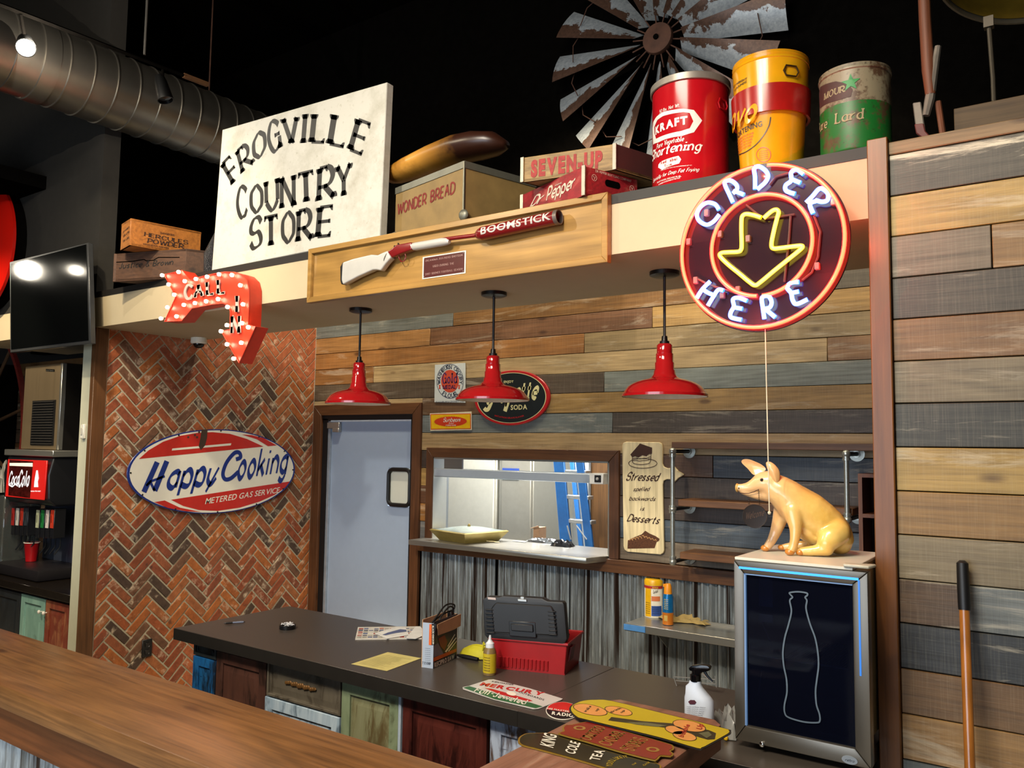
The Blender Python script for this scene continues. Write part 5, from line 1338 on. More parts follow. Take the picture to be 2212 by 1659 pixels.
# wonder bread box
zt1, B = ztop_of(ZT, (1001, 478), (999, 350))
Lw = P_(ZP(zt1), 846, 410)+np.array([0.03, 0, 0]); Mw = P_(ZP(zt1), 999, 343); Mw = np.array([B[0], B[1], zt1]); Rw = Mw+np.array([0.12, 0.42, 0])
fibre = plain('tan_fibreboard', '#7a6238', 0.6, var=0.15, nscale=10)
bread = crate('bread_box', 'tan fibreboard box stencilled WONDER BREAD with metal edging', 'box', ZT, zt1, Lw, Mw, Rw, fibre, 0.008)
PW_ = plane3((Lw[0], Lw[1], ZT), (Mw[0], Mw[1], ZT), Lw)
zc_ = plain('zinc_trim', '#6d6c60', 0.45, 0.6)
m = MB()
def q3(p, z): return np.array([p[0], p[1], z])
nr = -PW_.N*0.004
for a, b in ((Lw, Mw), (Mw, Rw)):
    d = (b-a)/np.linalg.norm(b-a); n_ = np.array([d[1], -d[0], 0]); n_ = n_ if n_@(CAM-a) > 0 else -n_
    MB().prism([q3(a, zt1-0.030)+n_*0.004, q3(b, zt1-0.030)+n_*0.004, q3(b, zt1+0.003)+n_*0.004, q3(a, zt1+0.003)+n_*0.004], -n_*0.02).build('rim_strip', zc_, bread)
MB().obox(q3(Mw, (ZT+zt1)/2)+np.array([0.0, -0.001, 0]), (0.004, 0, 0), (0, 0.004, 0), (0, 0, (zt1-ZT)/2)).build('corner_strip', zc_, bread)
for p in (Mw, Lw): MB().ball(q3(p, ZT+0.03), 0.028, 10, (1, 0.5, 1)).build('corner_cap', zc_, bread)
m = MB(); T(m, PW_, 'WONDER BREAD', Z2(1028, 772), Z2(1335, 655), Z2(1028, 718), ('k', 0.24, 0.17, 0, 0, 0.15), 0.002); m.build('lettering', plain('stencil_red', '#6e1f1a', 0.8, var=0.4, nscale=60), bread)
# wooden trough lying on the bread box
zq = zt1+0.003; yc = (Lw[1]+Mw[1])/2+0.14; ST = YP(yc)
pth = [ST.p3(*Z2(*q)) for q in ((990, 580), (1020, 560), (1100, 525), (1230, 470), (1350, 425), (1450, 405), (1540, 395), (1605, 400))]
rad = [0.028, 0.045, 0.055, 0.062, 0.066, 0.066, 0.055, 0.02]
dz = zq+0.06-pth[1][2]
tw = NT('trough_wood'); v_ = tw.coords((4, 4, 4)); gx = tw.n('ShaderNodeTexCoord'); sx_ = tw.n('ShaderNodeSeparateXYZ'); tw.l(gx.outputs['Object'], sx_.inputs[0])
nn1 = tw.noise(v_, 3, 6); f_ = tw.ramp(tw.math('ADD', sx_.outputs[0], tw.math('MULTIPLY', nn1, 0.3)), 0.12, 0.34)
tw.base(tw.mix(f_, tw.mix(tw.ramp(nn1, 0.35, 0.65), lin('#96641f'), lin('#bf8838')), lin('#2c150c'))); tw.b.inputs['Roughness'].default_value = 0.35
trg = thing('dough_trough', 'carved wooden trough, golden at one end and dark at the other, on the bread box', 'bowl', q3(pth[3], zq))
m = MB().tube(pth, rad, 20); m.v = [(x, yc+(y-yc)*1.5, max(z, zq+0.002)) if False else (x, yc+(y-yc)*1.6, z) for x, y, z in m.v]
m.build('body', tw.m, trg, smooth=70)
for k in (0, -2): MB().tube([pth[k]+np.array([-0.03 if k == 0 else 0.0, 0, 0.0 if k == 0 else 0.05]), pth[k]+np.array([0, 0, 0.0 if k == 0 else 0.03])], 0.010, 8).build('peg', tw.m, trg)
# dr pepper crate, then the seven-up crate on it
zt2, B = ztop_of(ZT, (1261, 422), (1261, 358))
Md = q3(B, zt2); Ld = P_(ZP(zt2), 1128, 421); Rd = P_(ZP(zt2), 1377, 388)
redw = wood('red_crate_wood', '#86141e', 0, rough=0.55, grain=30, contrast=1.1, wear=0.35, wearcol='#b4705c', knots=False)
dp = crate('soda_crate', 'red wooden DR PEPPER crate with a hand hole', 'crate', ZT, zt2, Ld, Md, Rd, redw, 0.012, group=None)
PL = plane3(q3(Ld, ZT), q3(Md, ZT), Ld); PR = plane3(q3(Md, ZT), q3(Rd, ZT), Md)
cw_ = plain('crate_white_print', '#bfae9c', 0.7, var=0.25, nscale=60)
m = MB(); T(m, PL, 'Dr', Z6b(330, 1085), Z6b(510, 1010), Z6b(385, 925), SCRIPTB, 0.002); T(m, PL, 'Pepper', Z6b(590, 985), Z6b(1040, 770), Z6b(600, 790), SCRIPTB, 0.002); T(m, PL, 'DRINK', Z6b(735, 755), Z6b(850, 705), Z6b(735, 735), BOLD, 0.002)
T(m, PR, 'DR PEPPER BOTTLING COMPANY', Z6b(1370, 530), Z6b(1945, 695), Z6b(1370, 490), ('b', 0.01), 0.002)
for q in ((1350, 620), (1950, 795)):
    c_ = PR.inv(Z6b(*q)); RING(m, PR, c_, c_+np.array([0.014, 0]), c_+np.array([0, 0.014]), 0.86, 1, 0.002, 24); STROKE(m, PR, [tuple(c_+np.array(k)*0.009) for k in ((-0.7, 0.7), (0, 0), (0.7, 0.7), (0, -0.9))], 0.0025, 0.002, ab=True, sm=False)
m.build('lettering', cw_, dp)
hcn = PR.inv(Z6b(1645, 725)); hr = PR.inv(Z6b(1765, 755)); hh = abs(hr[0]-hcn[0])
m = MB(); PO(m, PR, [(hcn[0]+a_*hh, hcn[1]+0.0+b_) for a_, b_ in rrect(-1, 1, -0.013, 0.013, 0.012)] if False else [(p[0], p[1]) for p in rrect(hcn[0]-hh, hcn[0]+hh, hcn[1]-0.015, hcn[1]+0.015, 0.0145)], 0.0012, ab=True); m.build('hand_hole', black, dp)
zinc = plain('zinc_strap', '#9a9488', 0.4, 0.6)
for (p, zz0, zz1, S_) in ((Md, ZT, zt2, None), (Ld, ZT, zt2, None)): MB().obox(q3(p, (zz0+zz1)/2)+np.array([0, -0.002, 0]), (0.008, 0, 0), (0, 0.004, 0), (0, 0, (zz1-zz0)/2)).build('corner_strap', zinc, dp)
zb3 = zt2+0.003
Mb = P_(ZP(zb3), 1330, 366); Lb = P_(ZP(zb3), 1127, 394); zt3 = YP(Mb[1]).p3(1331, 310)[2]
Rb = Mb+np.array([0.10, 0.30, 0])
tanw = wood('tan_crate_wood', '#8f7444', 0, rough=0.6, grain=24, contrast=1.5)
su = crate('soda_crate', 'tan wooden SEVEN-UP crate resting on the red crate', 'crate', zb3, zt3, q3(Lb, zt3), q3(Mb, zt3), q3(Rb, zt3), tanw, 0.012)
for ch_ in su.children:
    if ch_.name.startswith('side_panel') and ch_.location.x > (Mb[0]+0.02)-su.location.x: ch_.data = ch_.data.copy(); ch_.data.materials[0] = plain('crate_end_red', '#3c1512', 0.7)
PS = plane3(q3(Lb, zb3), q3(Mb, zb3), q3(Lb, zt3))
m = MB(); T(m, PS, 'SEVEN-UP', Z6b(345, 600), Z6b(1510, 440), Z6b(350, 350), ('b', 0.09), 0.002); m.build('lettering', plain('seven_red', '#8e2420', 0.7, var=0.3, nscale=50), su)
for p in (Mb, Lb): MB().obox(q3(p, (zb3+zt3)/2)+np.array([-0.004 if p is Mb else 0.004, -0.002, 0]), (0.008, 0, 0), (0, 0.004, 0), (0, 0, (zt3-zb3)/2)).build('corner_strap', zinc, su)
# powder boxes at the left
def Z6c(zx, zy): return (230+zx/8.848, 460+zy/8.848)
ztA, B = ztop_of(ZT, Z6c(1500, 1235), Z6c(1490, 690))
MA = q3(B, ztA); LA = P_(ZP(ztA), *Z6c(145, 785)); RA = MA+np.array([0.16, 0.30, 0])
dw = wood('dark_crate_wood', '#49301f', 0, rough=0.7, grain=20, contrast=1.5)
cr1 = crate('wooden_crate', 'dark weathered crate with worn black lettering under the orange powder box', 'crate', ZT, ztA, LA, MA, RA, dw, 0.016, solid=True)
PA = plane3(q3(LA, ZT), q3(MA, ZT), LA)
m = MB(); T(m, PA, 'Justice & Brown', Z6c(240, 1060), Z6c(1280, 985), Z6c(240, 960), SCRIPTB, 0.002); m.build('lettering', plain('worn_black_ink', '#17110d', 0.8, var=0.5), cr1)
m = MB(); STROKE(m, PA, [Z6c(*p) for p in ((150, 945), (500, 925), (720, 890), (760, 915), (900, 905), (990, 850), (1400, 850))], 0.006, 0.001, sm=False); m.build('board_crack', black, cr1)
zbB = ztA+0.003
MBb = P_(ZP(zbB), *Z6c(440, 612)); ztB = YP(MBb[1]).p3(*Z6c(490, 95))[2]
RB = P_(ZP(zbB), *Z6c(1790, 850)); LB = P_(ZP(zbB), *Z6c(265, 712))
ow = wood('orange_crate_wood', '#9a6127', 0, rough=0.55, grain=18, contrast=0.9)
cr2 = crate('powder_box', 'orange wooden HERCULES POWDER box stacked on the dark crate', 'box', zbB, ztB, q3(LB, ztB), q3(MBb, ztB), q3(RB, ztB), ow, 0.014, solid=True)
PBx = plane3(q3(MBb, zbB), q3(RB, zbB), q3(MBb, ztB)); PBl = plane3(q3(LB, zbB), q3(MBb, zbB), q3(LB, ztB))
m = MB(); TC(m, PBx, 'HERCULES', Z6c(715, 435), Z6c(1140, 525), Z6c(1560, 600), Z6c(725, 365), ROMAN, 0.002, fan=0.3); T(m, PBx, 'POWDER', Z6c(775, 565), Z6c(1480, 680), Z6c(790, 485), ROMAN, 0.002)
T(m, PBx, 'HIGH EXPLOSIVES', Z6c(700, 605), Z6c(1190, 690), Z6c(700, 575), BOLD, 0.002); T(m, PBx, 'DANGEROUS', Z6c(1030, 400), Z6c(1300, 445), Z6c(1030, 360), BOLD, 0.002)
T(m, PBl, 'DYNAMITE', Z6c(325, 380), Z6c(445, 280), Z6c(325, 345), BOLD, 0.002); T(m, PBl, 'GELATIN', Z6c(325, 470), Z6c(445, 370), Z6c(325, 430), BOLD, 0.002); T(m, PBl, '50 LBS', Z6c(325, 560), Z6c(440, 480), Z6c(325, 520), BOLD, 0.002)
m.build('lettering', plain('powder_ink', '#2c160d', 0.8), cr2)

# tins
def tin_c(pL, pR, front_px, zb=ZT):
    fr = P_(ZP(zb), *front_px); dl = ray(pL, front_px[1]); dr_ = ray(pR, front_px[1])
    d1 = dl[:2]/np.linalg.norm(dl[:2]); d2 = dr_[:2]/np.linalg.norm(dr_[:2]); h = math.acos(min(1, d1@d2))/2
    md = (d1+d2)/np.linalg.norm(d1+d2); df = np.linalg.norm(fr[:2]); D_ = df/(1-math.sin(h)); r = D_*math.sin(h); return md*D_, r
def Z9(zx, zy): return (1390+zx/3.95, 100+zy/3.95)
c, r = tin_c(1409, 1576, (1490, 398))
zt = YP(c[1]).p3(1492, 196)[2]
k1 = thing('shortening_tin', 'red KRAFT shortening tin with a grey lid rim', 'tin', (c[0], c[1], ZT)); cy1 = Cy(c[0], c[1], ZT, r, zt, r)
kred = plain('tin_red', '#a00f18', 0.18, coat=0.3, var=0.07)
MB().lathe([(0, ZT), (r, ZT), (r+0.003, ZT+0.004), (r, ZT+0.008), (r, zt-0.012), (r+0.004, zt-0.008), (r, zt-0.003)], (c[0], c[1], 0), n=56).build('drum', kred, k1)
MB().lathe([(r+0.003, zt-0.020), (r+0.008, zt-0.018), (r+0.008, zt+0.008), (r+0.003, zt+0.012), (r-0.006, zt+0.010), (r-0.01, zt-0.002), (0, zt-0.002)], (c[0], c[1], 0), n=56).build('lid', plain('lid_grey', '#8d877d', 0.4, 0.5), k1)
kw_ = plain('tin_white_print', '#d6d0c6', 0.3)
m = MB()
lg = [(80, 700), (85, 650), (115, 600), (160, 565), (240, 545), (340, 534), (430, 545), (500, 635), (430, 735), (330, 765), (200, 790), (130, 820), (85, 838)]
li = [(97, 745), (95, 690), (120, 630), (170, 595), (250, 575), (340, 562), (395, 570), (425, 640), (395, 700), (320, 725), (200, 752), (140, 775), (110, 790)]
def ring_between(A, B):
    n = len(A)
    for i in range(n): put2d(m, cy1, [cy1.inv(Z9(*A[i])), cy1.inv(Z9(*A[(i+1) % n])), cy1.inv(Z9(*B[(i+1) % n])), cy1.inv(Z9(*B[i]))], [(0, 1, 2, 3)], 0.0012)
ring_between(lg, li)
def tc_(s, a, b, h, f=BOLD, off=0.0014): T(m, cy1, s, Z9(*a), Z9(*b), Z9(*h), f, off)
tc_('KRAFT', (105, 755), (385, 660), (105, 690), ('b', 0.07))
tc_('50 lbs. Net Wt.', (138, 575), (312, 515), (138, 548), ('k', 0.18, 0.08, 10, 0.05, 0.2))
tc_('Pure Vegetable', (115, 878), (345, 808), (118, 838), ROMAN); tc_('Shortening', (78, 985), (495, 890), (82, 900), SERIF)
tc_('Specially for Deep Fat Frying', (85, 1165), (472, 1065), (87, 1135), ('k', 0.2, 0.1, 10, 0.04, 0.25)); tc_('KRAFT FOODS, CHICAGO 90, ILL.', (120, 1170), (325, 1113), (120, 1158), BOLD)
tc_('AN EDIBLE HYDROGENATED FAT', (130, 1187), (315, 1128), (130, 1177), BOLD); tc_('HYDROGENATED VEGETABLE OIL IN 50 POUND NET WT', (150, 1065), (415, 1020), (150, 1058), BOLD)
put2d(m, cy1, [cy1.inv(Z9(*q)) for q in ((128, 1035), (130, 1010), (150, 985), (300, 935), (322, 965), (305, 1000), (160, 1055))], [tuple(range(7))], 0.0012)
m.build('white_lettering', kw_, k1)
m = MB(); tc_('Red Label', (150, 1010), (292, 972), (150, 985), BOLD, 0.0022); tc_('Type', (180, 1035), (245, 1015), (180, 1012), BOLD, 0.0022); m.build('red_lettering', kred, k1)
def handle(par, S, px, mat):
    a = S.inv(px); p = S.pt(a[0], a[1], 0.004); t_ = np.array([-math.sin(a[0]), math.cos(a[0]), 0]); up = np.array([0, 0, 1.0])
    MB().tube([p-t_*0.02+up*0.02, p-t_*0.03, p-t_*0.02-up*0.018, p+t_*0.02-up*0.018, p+t_*0.03, p+t_*0.02+up*0.02], 0.0032, 8, closed=True).build('handle', mat, par)
handle(k1, cy1, Z9(670, 500), kred)

c, r = tin_c(1583, 1752, (1660, 352)); zt = YP(c[1]-r*0.3).p3(1660, 133)[2]; H = zt-ZT
ye = plain('tin_yellow', '#c9900f', 0.2, coat=0.3, var=0.08, nscale=8)
k2 = thing('shortening_pail', 'yellow tapered shortening pail with a raised red band', 'pail', (c[0], c[1], ZT))
pf = [(0, 0), (r*0.80, 0), (r*0.89, H*0.45), (r*0.92, H*0.48), (r*0.96, H*0.70), (r*0.985, H*0.93), (r, H*0.935), (r*0.975, H*0.955), (r, H*0.975), (r*0.97, H*0.985), (r*0.99, H), (r*0.9, H), (r*0.9, H-0.01), (0, H-0.01)]
MB().lathe([(a, ZT+b) for a, b in pf], (c[0], c[1], 0), n=56).build('pail_body', ye, k2)
MB().lathe([(r*0.93, ZT+H*0.465), (r*1.0, ZT+H*0.462), (r*1.035, ZT+H*0.70), (r*0.96, ZT+H*0.705)], (c[0], c[1], 0), n=56).build('red_band', plain('band_red', '#8c1511', 0.25, coat=0.2), k2)
cyb = Cy(c[0], c[1], ZT+H*0.462, r*1.0, ZT+H*0.70, r*1.035); cyl_ = Cy(c[0], c[1], ZT, r*0.80, ZT+H*0.45, r*0.89); cyu = Cy(c[0], c[1], ZT+H*0.70, r*0.96, ZT+H*0.93, r*0.985)
kb = plain('tin_black_print', '#1f1a14', 0.4)
m = MB(); T(m, cyb, 'avo', Z9(740, 745), Z9(965, 625), Z9(752, 545), SCRIPTB, 0.0015); m.build('yellow_lettering', ye, k2)
m = MB(); T(m, cyu, 'NET WEIGHT', Z9(770, 365), Z9(885, 285), Z9(770, 345), BOLD, 0.0015); T(m, cyu, '50 POUNDS', Z9(778, 392), Z9(883, 310), Z9(778, 372), BOLD, 0.0015)
T(m, cyl_, 'SHORTENING', Z9(740, 818), Z9(1020, 680), Z9(745, 775), BOLD, 0.0015)
STROKE(m, cyl_, [Z9(*p) for p in ((1085, 605), (1070, 680), (1020, 770), (950, 850), (870, 905), (820, 925))], 0.004, 0.0015)
STROKE(m, cyu, [Z9(*p) for p in ((775, 470), (790, 420), (840, 385), (900, 372), (960, 385), (995, 408))], 0.004, 0.0015); m.build('black_lettering', kb, k2)
m = MB(); 
for k in range(5): T(m, cyl_, 'CONTAINS MEAT FATS AND', Z9(795, 845-8+k*24), Z9(945-k*6, 745+k*26), Z9(795, 830-8+k*24), BOLD, 0.0015)
STROKE(m, cyl_, [Z9(1025+60*math.cos(k*PI/10), 925+62*math.sin(k*PI/10)) for k in range(20)], 0.003, 0.0015, closed=True)
for k in range(5): T(m, cyl_, 'PUT BRAVO HERE', Z9(985, 905+k*17), Z9(1065, 890+k*17), Z9(985, 897+k*17), BOLD, 0.0015)
m.build('orange_lettering', plain('tin_orange_print', '#c4521a', 0.4), k2)
handle(k2, cyu, Z9(1255, 215), plain('pail_handle', '#3a2a12', 0.4, 0.4))

c, r = tin_c(1772, 1928, (1850, 322)); zt = YP(c[1]-r*0.3).p3(1850, 155)[2]; H = zt-ZT
k3 = thing('lard_tin', 'rusty green and cream LARD tin by the column', 'tin', (c[0], c[1], ZT)); cy3 = Cy(c[0], c[1], ZT, r, zt, r)
def rusty(name, c0, amt):
    t = NT(name); v = t.coords((1, 1, 1)); a = t.noise(v, 14, 8, 0.75); b = t.noise(v, 60, 5); 
    x = t.mix(t.ramp(a, 0.62-amt, 0.72-amt), lin(c0), lin('#4a3524')); t.base(t.mix(t.math('MULTIPLY', t.ramp(b, 0.6, 0.7), 0.7), x, lin('#2a1d14'))); t.b.inputs['Roughness'].default_value = 0.45; return t.m
grn = rusty('lard_green', '#0f5a1e', 0.12); crm = rusty('lard_cream', '#7d735c', 0.13)
MB().lathe([(0, 0), (r, 0), (r+0.003, 0.004), (r, 0.010), (r, H*0.56)], (c[0], c[1], ZT), n=56).build('green_body', grn, k3)
MB().lathe([(r, H*0.56), (r, H*0.93), (r+0.004, H*0.94), (r+0.004, H*0.96), (r, H*0.97), (r+0.002, H), (r-0.01, H), (r-0.01, H-0.01), (0, H-0.01)], (c[0], c[1], ZT), n=56).build('cream_body', crm, k3)
m = MB(); put2d(m, cy3, [cy3.inv(Z9(*q)) for q in ((1508, 535), (1500, 420), (1510, 350), (1640, 300), (1750, 320), (1785, 370), (1770, 430), (1650, 465))], [tuple(range(8))], 0.0012); m.build('brown_badge', plain('badge_brown', '#3c1f1c', 0.6, var=0.3), k3)
m = MB(); T(m, cy3, 'MOUR', Z9(1545, 460), Z9(1722, 388), Z9(1548, 405), SERIF, 0.002); T(m, cy3, 'Lard', Z9(1635, 665), Z9(1885, 618), Z9(1640, 575), ROMAN, 0.002); T(m, cy3, 'Pure', Z9(1500, 745), Z9(1575, 690), Z9(1500, 665), ROMAN, 0.002)
m.build('cream_lettering', plain('lard_print', '#8e8362', 0.6), k3)
a0 = cy3.inv(Z9(1768, 310)); m = MB(); star = [a0+np.array([math.cos(PI/2+k*PI/5)*(0.032 if k % 2 == 0 else 0.013)/r, math.sin(PI/2+k*PI/5)*(0.032 if k % 2 == 0 else 0.013)]) for k in range(10)]
put2d(m, cy3, star, [tuple(range(10))], 0.002); m.build('green_star', plain('star_green', '#1d7a38', 0.5), k3)

# ================================================================= WINDMILL
SW = YP(4.76); wc = SW.p3(1430, 92); RW = 0.815
wm = thing('windmill_wheel', 'galvanised farm windmill wheel with rusty blades on the black wall', 'windmill wheel', wc)
bl = NT('rusty_blade'); tcn = bl.n('ShaderNodeTexCoord'); sp_ = bl.n('ShaderNodeSeparateXYZ'); bl.l(tcn.outputs['Object'], sp_.inputs[0])
v_ = bl.coords((1, 1, 1)); a_ = bl.noise(v_, 9, 6, 0.65); b_ = bl.noise(v_, 45, 5, 0.7)
f_ = bl.ramp(bl.math('ADD', sp_.outputs[1], bl.math('MULTIPLY', bl.math('SUBTRACT', a_, 0.5), 0.22)), 0.008, 0.014)
bl.base(bl.mix(f_, bl.mix(bl.ramp(b_, 0.3, 0.7), lin('#7d858a'), lin('#a7acae')), bl.mix(bl.ramp(b_, 0.3, 0.7), lin('#3e2c23'), lin('#5c4335'))))
bl.b.inputs['Metallic'].default_value = 0.35; bl.b.inputs['Roughness'].default_value = 0.42
vs = []; fs = []; ns = 6
for i in range(7):
    u = i/6; rr = RW*(0.20+0.80*u); wd = RW*(0.036+0.100*u)
    for j in range(ns+1):
        t = j/ns*2-1; vs.append((rr, t*wd, 0.05*t*0.9-0.02*(t*t)*u))
for i in range(6):
    for j in range(ns): a = i*(ns+1)+j; fs.append((a, a+1, a+ns+2, a+ns+1))
first = None
for k in range(16):
    ang = math.radians(-2+22.5*k)
    if first is None:
        first = MB().add(vs, fs).build('blade', bl.m, wm, smooth=60, origin=(0, 0, 0)); o = first
        sm_ = first.modifiers.new('thick', 'SOLIDIFY'); sm_.thickness = 0.003
    else:
        o = first.copy(); col.objects.link(o)
    ca, sa = math.cos(ang), math.sin(ang)
    # local x = radial, local y = across, local z = towards the room (-y)
    o.matrix_local = Matrix(((ca, -sa, 0, 0), (0, 0, -1, -0.03), (sa, ca, 0, 0), (0, 0, 0, 1)))
rust = plain('rusty_iron', '#4c3022', 0.75, 0.3, var=0.3, nscale=14)
MB().lathe([(0.0, 0.03), (0.10, 0.02), (0.105, 0), (0.1, -0.02), (0, -0.02)], wc+np.array([0, -0.06, 0]), axis=(0, -1, 0), n=32).build('hub', rust, wm)
MB().lathe([(0.018, 0.032), (0.018, 0.04), (0, 0.04)], wc+np.array([0, -0.06, 0]), axis=(0, -1, 0), n=14).build('hub_hole', black, wm)
for k in range(16):
    ang = math.radians(9+22.5*k); d = np.array([math.cos(ang), 0, math.sin(ang)]); MB().tube([wc+d*0.09+np.array([0, -0.05, 0]), wc+d*RW*0.24+np.array([0, -0.04, 0])], 0.005, 6).build('spoke', rust, wm)
for k in range(16):
    ang = math.radians(-2+22.5*k); d = np.array([math.cos(ang), 0, math.sin(ang)]); d2 = np.array([math.cos(ang-0.39), 0, math.sin(ang-0.39)])
    MB().tube([wc+d*RW*0.80+np.array([0, -0.05, 0]), wc+(d+d2)*RW*0.43+np.array([0, -0.02, 0]), wc+d2*RW*0.80+np.array([0, 0.0, 0])], 0.0035, 6).build('tie_wire', rust, wm)
MB().tube([wc+np.array([0, 0.09, 0]), wc], 0.03, 12).build('axle', rust, wm)

# ================================================================= DUCT, TRACK, LAMPS
dm = NT('spiral_duct_steel'); v_ = dm.coords((1, 1, 1)); a_ = dm.noise(v_, 2.5, 5, 0.6); dm.base(dm.mix(a_, lin('#77736b'), lin('#a8a297')))
dm.b.inputs['Metallic'].default_value = 0.95; dm.b.inputs['Roughness'].default_value = 0.36
du = thing('spiral_duct', 'long round galvanised duct under the black ceiling', 'duct', (-5.45, 2.5, 4.28))
RD = 0.25
MB().tube([(-5.45, -1.0, 4.28), (-5.45, 4.85, 4.28)], RD, 64).build('pipe', dm.m, du, smooth=60)
y = 0.9
while y < 4.8:
    MB().lathe([(RD, -0.006), (RD+0.007, -0.003), (RD+0.007, 0.003), (RD, 0.006)], (-5.45, y, 4.28), axis=(0, 1, 0), n=64).build('seam_rib', dm.m, du); y += 0.155
MB().lathe([(RD, -0.05), (RD+0.009, -0.048), (RD+0.009, 0.048), (RD, 0.05)], (-5.45, 2.34, 4.28), axis=(0, 1, 0), n=64).build('joint_collar', dm.m, du)
for yy in (1.2, 3.6): MB().tube([(-5.45, yy, 4.52), (-5.45, yy, 5.6)], 0.006, 6).build('hanger_rod', rust, du)
trk = thing('light_track', 'thin black lighting track above the duct', 'light track', (-4.6, 2.4, 4.3))
St = XP(-4.75)
a, b = St.p3(-20, 2), St.p3(402, 165)
MB().tube([a+(a-b)*0.3, b], 0.013, 4).build('rail', black, trk)
e_ = b; MB().obox(e_+(b-a)/np.linalg.norm(b-a)*0.07, (b-a)/np.linalg.norm(b-a)*0.09, (0.012, 0, 0), (0, 0, 0.014)).build('power_end', plain('wood_block', '#5c3d22', 0.6), trk)
q = St.p3(312, 118); MB().tube([q, (q[0], q[1], 5.6)], 0.008, 8).build('hanger_rod', plain('rod_grey', '#4a4743', 0.5, 0.5), trk)
def spot(px_top, px_head, r, tgt, label, lit):
    A = St.p3(*px_top)-np.array([0, 0, 0.018]); Hh = St.p3(*px_head); d = np.array(tgt, float)-Hh; d /= np.linalg.norm(d)
    t = thing('track_spotlight', label, 'spotlight', A, 'track heads')
    MB().tube([A, Hh-d*0.03], 0.010, 8).build('stem', black, t)
    MB().lathe([(0, -0.11), (r*0.55, -0.10), (r*0.75, -0.06), (r, 0.06), (r, 0.07), (r*0.9, 0.07), (r*0.85, 0.02), (0, 0.01)], Hh, axis=d, n=24).build('head', plain('spot_black', '#0b0b0b', 0.35, 0.2), t)
    MB().lathe([(0, 0.062), (r*0.85, 0.058), (r*0.9, 0.05)], Hh, axis=d, n=24).build('lens', emit('lit_lens', (1.0, 0.9, 0.72), 60) if lit else plain('dark_lens', '#141210', 0.2), t)
    return t
spot((45, 25), (55, 95), 0.052, St.p3(110, 110)+np.array([1.0, -0.5, -0.9]), 'glowing track spotlight in front of the duct, nearest the corner of the room', True)
lamp('track_head_light', 'POINT', tuple(St.p3(62, 100)+np.array([0.12, 0.0, 0.0])), None, 40, (1.0, 0.9, 0.75), 0.0)
spot((352, 145), (352, 195), 0.050, St.p3(352, 195)+np.array([0.5, 0.3, -1.9]), 'unlit black track spotlight hanging before the end of the duct', False)

# ================================================================= TV, BUTTON SIGN
Stv = YP(2.72)
tv = thing('television', 'large dark flat television mounted above the drinks niche', 'television', Stv.p3(105, 650))
c4 = [(21, 566), (190, 524), (196, 742), (22, 762)]
m = MB(); PO(m, Stv, c4, -0.035, 0.035); m.build('bezel', plain('tv_bezel', '#3a3b3c', 0.3, 0.4), tv, bevel=0.003)
m = MB(); PO(m, Stv, [(24, 570), (187, 528), (192, 735), (25, 755)], 0.001, 0.002); m.build('screen', plain('tv_screen', '#050606', 0.08, var=0.0), tv)
a = Stv.p3(105, 650); MB().box(a[0]-0.12, a[0]+0.12, 2.755, YF-0.001, a[2]-0.12, a[2]+0.12).build('mount', black, tv)
cs_ = (-7.18, 2.80, 3.38)
bt = thing('button_sign', 'big glossy red round button sign on the dark upper wall', 'sign', cs_)
MB().lathe([(0.523, 0.0), (0.520, 0.02), (0.49, 0.045), (0.40, 0.07), (0.25, 0.085), (0.0, 0.09)], (cs_[0], cs_[1], cs_[2]), axis=(0, -1, 0), n=72).build('dome', plain('button_red', '#b3140b', 0.12, coat=0.5, var=0.02), bt)
MB().lathe([(0.50, 0), (0.50, 0.085)], (cs_[0], YF-0.001, cs_[2]), axis=(0, -1, 0), n=48).build('standoff_ring', black, bt)

# ================================================================= DRINKS NICHE
zc0 = 0.77
nc = thing('niche_counter', 'dark counter in the drinks niche with mint, black and red-brown doors', 'counter', (-6.8, 3.4, 0))
MB().box(-9.0, -5.735, 2.95, 3.95, 0.715, zc0).build('top', plain('black_granite', '#17120e', 0.12, var=0.4, nscale=90), nc, bevel=0.003)
MB().box(-9.0, -5.74, 3.0, 3.93, 0, 0.715).build('carcass', plain('niche_carcass', '#3a2417', 0.6), nc)
S298 = YP(2.98)
xd = [S298.p3(q, 1330)[0] for q in (2, 43, 45, 97, 99, 149)]
mint = distress('mint_paint', '#6a8f86', '#5b7a70', '#7fa398', amt=0.1); redb = distress('red_brown_worn', '#63291c', '#8a5538', '#7a3524', amt=0.7); blk = distress('black_worn', '#14181d', '#2a2620', '#20262c', amt=0.2)
door_panel('door', nc, xd[0]-0.35, xd[1], 0.1, 0.69, 2.975, blk, fr=0.055)
door_panel('door', nc, xd[2], xd[3], 0.1, 0.69, 2.975, mint, fr=0.055, knob=(xd[3]-0.035, 2.975, 0.60))
door_panel('door', nc, xd[4], xd[5], 0.1, 0.69, 2.975, redb, fr=0.055, knob=(xd[4]+0.02, 2.975, 0.60))
S31 = YP(3.12)
def n3(px, py): return S31.p3(px, py)
sd = thing('soda_dispenser', 'black soda fountain dispenser with a lit red COCA-COLA panel', 'drink dispenser', (-7.0, 3.4, zc0))
blkp = plain('dispenser_black', '#15161a', 0.3, var=0.05); sdc = plain('splash_blue_grey', '#363c4a', 0.3)
xL, xR = n3(14, 1050)[0], n3(112, 1050)[0]; zH, zM = n3(60, 985)[2], n3(60, 1090)[2]
m = MB(); pr = [(3.12, zH), (3.09, (zH+zM)/2+0.05), (3.10, zM+0.05), (3.16, zM), (3.75, zM), (3.75, zH)]
m.prism([(xL, a, b) for a, b in pr], (xR-xL, 0, 0)).build('head', blkp, sd, bevel=0.02, seg=3, smooth=50)
MB().box(xL+0.03, xR-0.02, 3.42, 3.74, zc0+0.02, zM).build('splash_panel', sdc, sd, bevel=0.004)
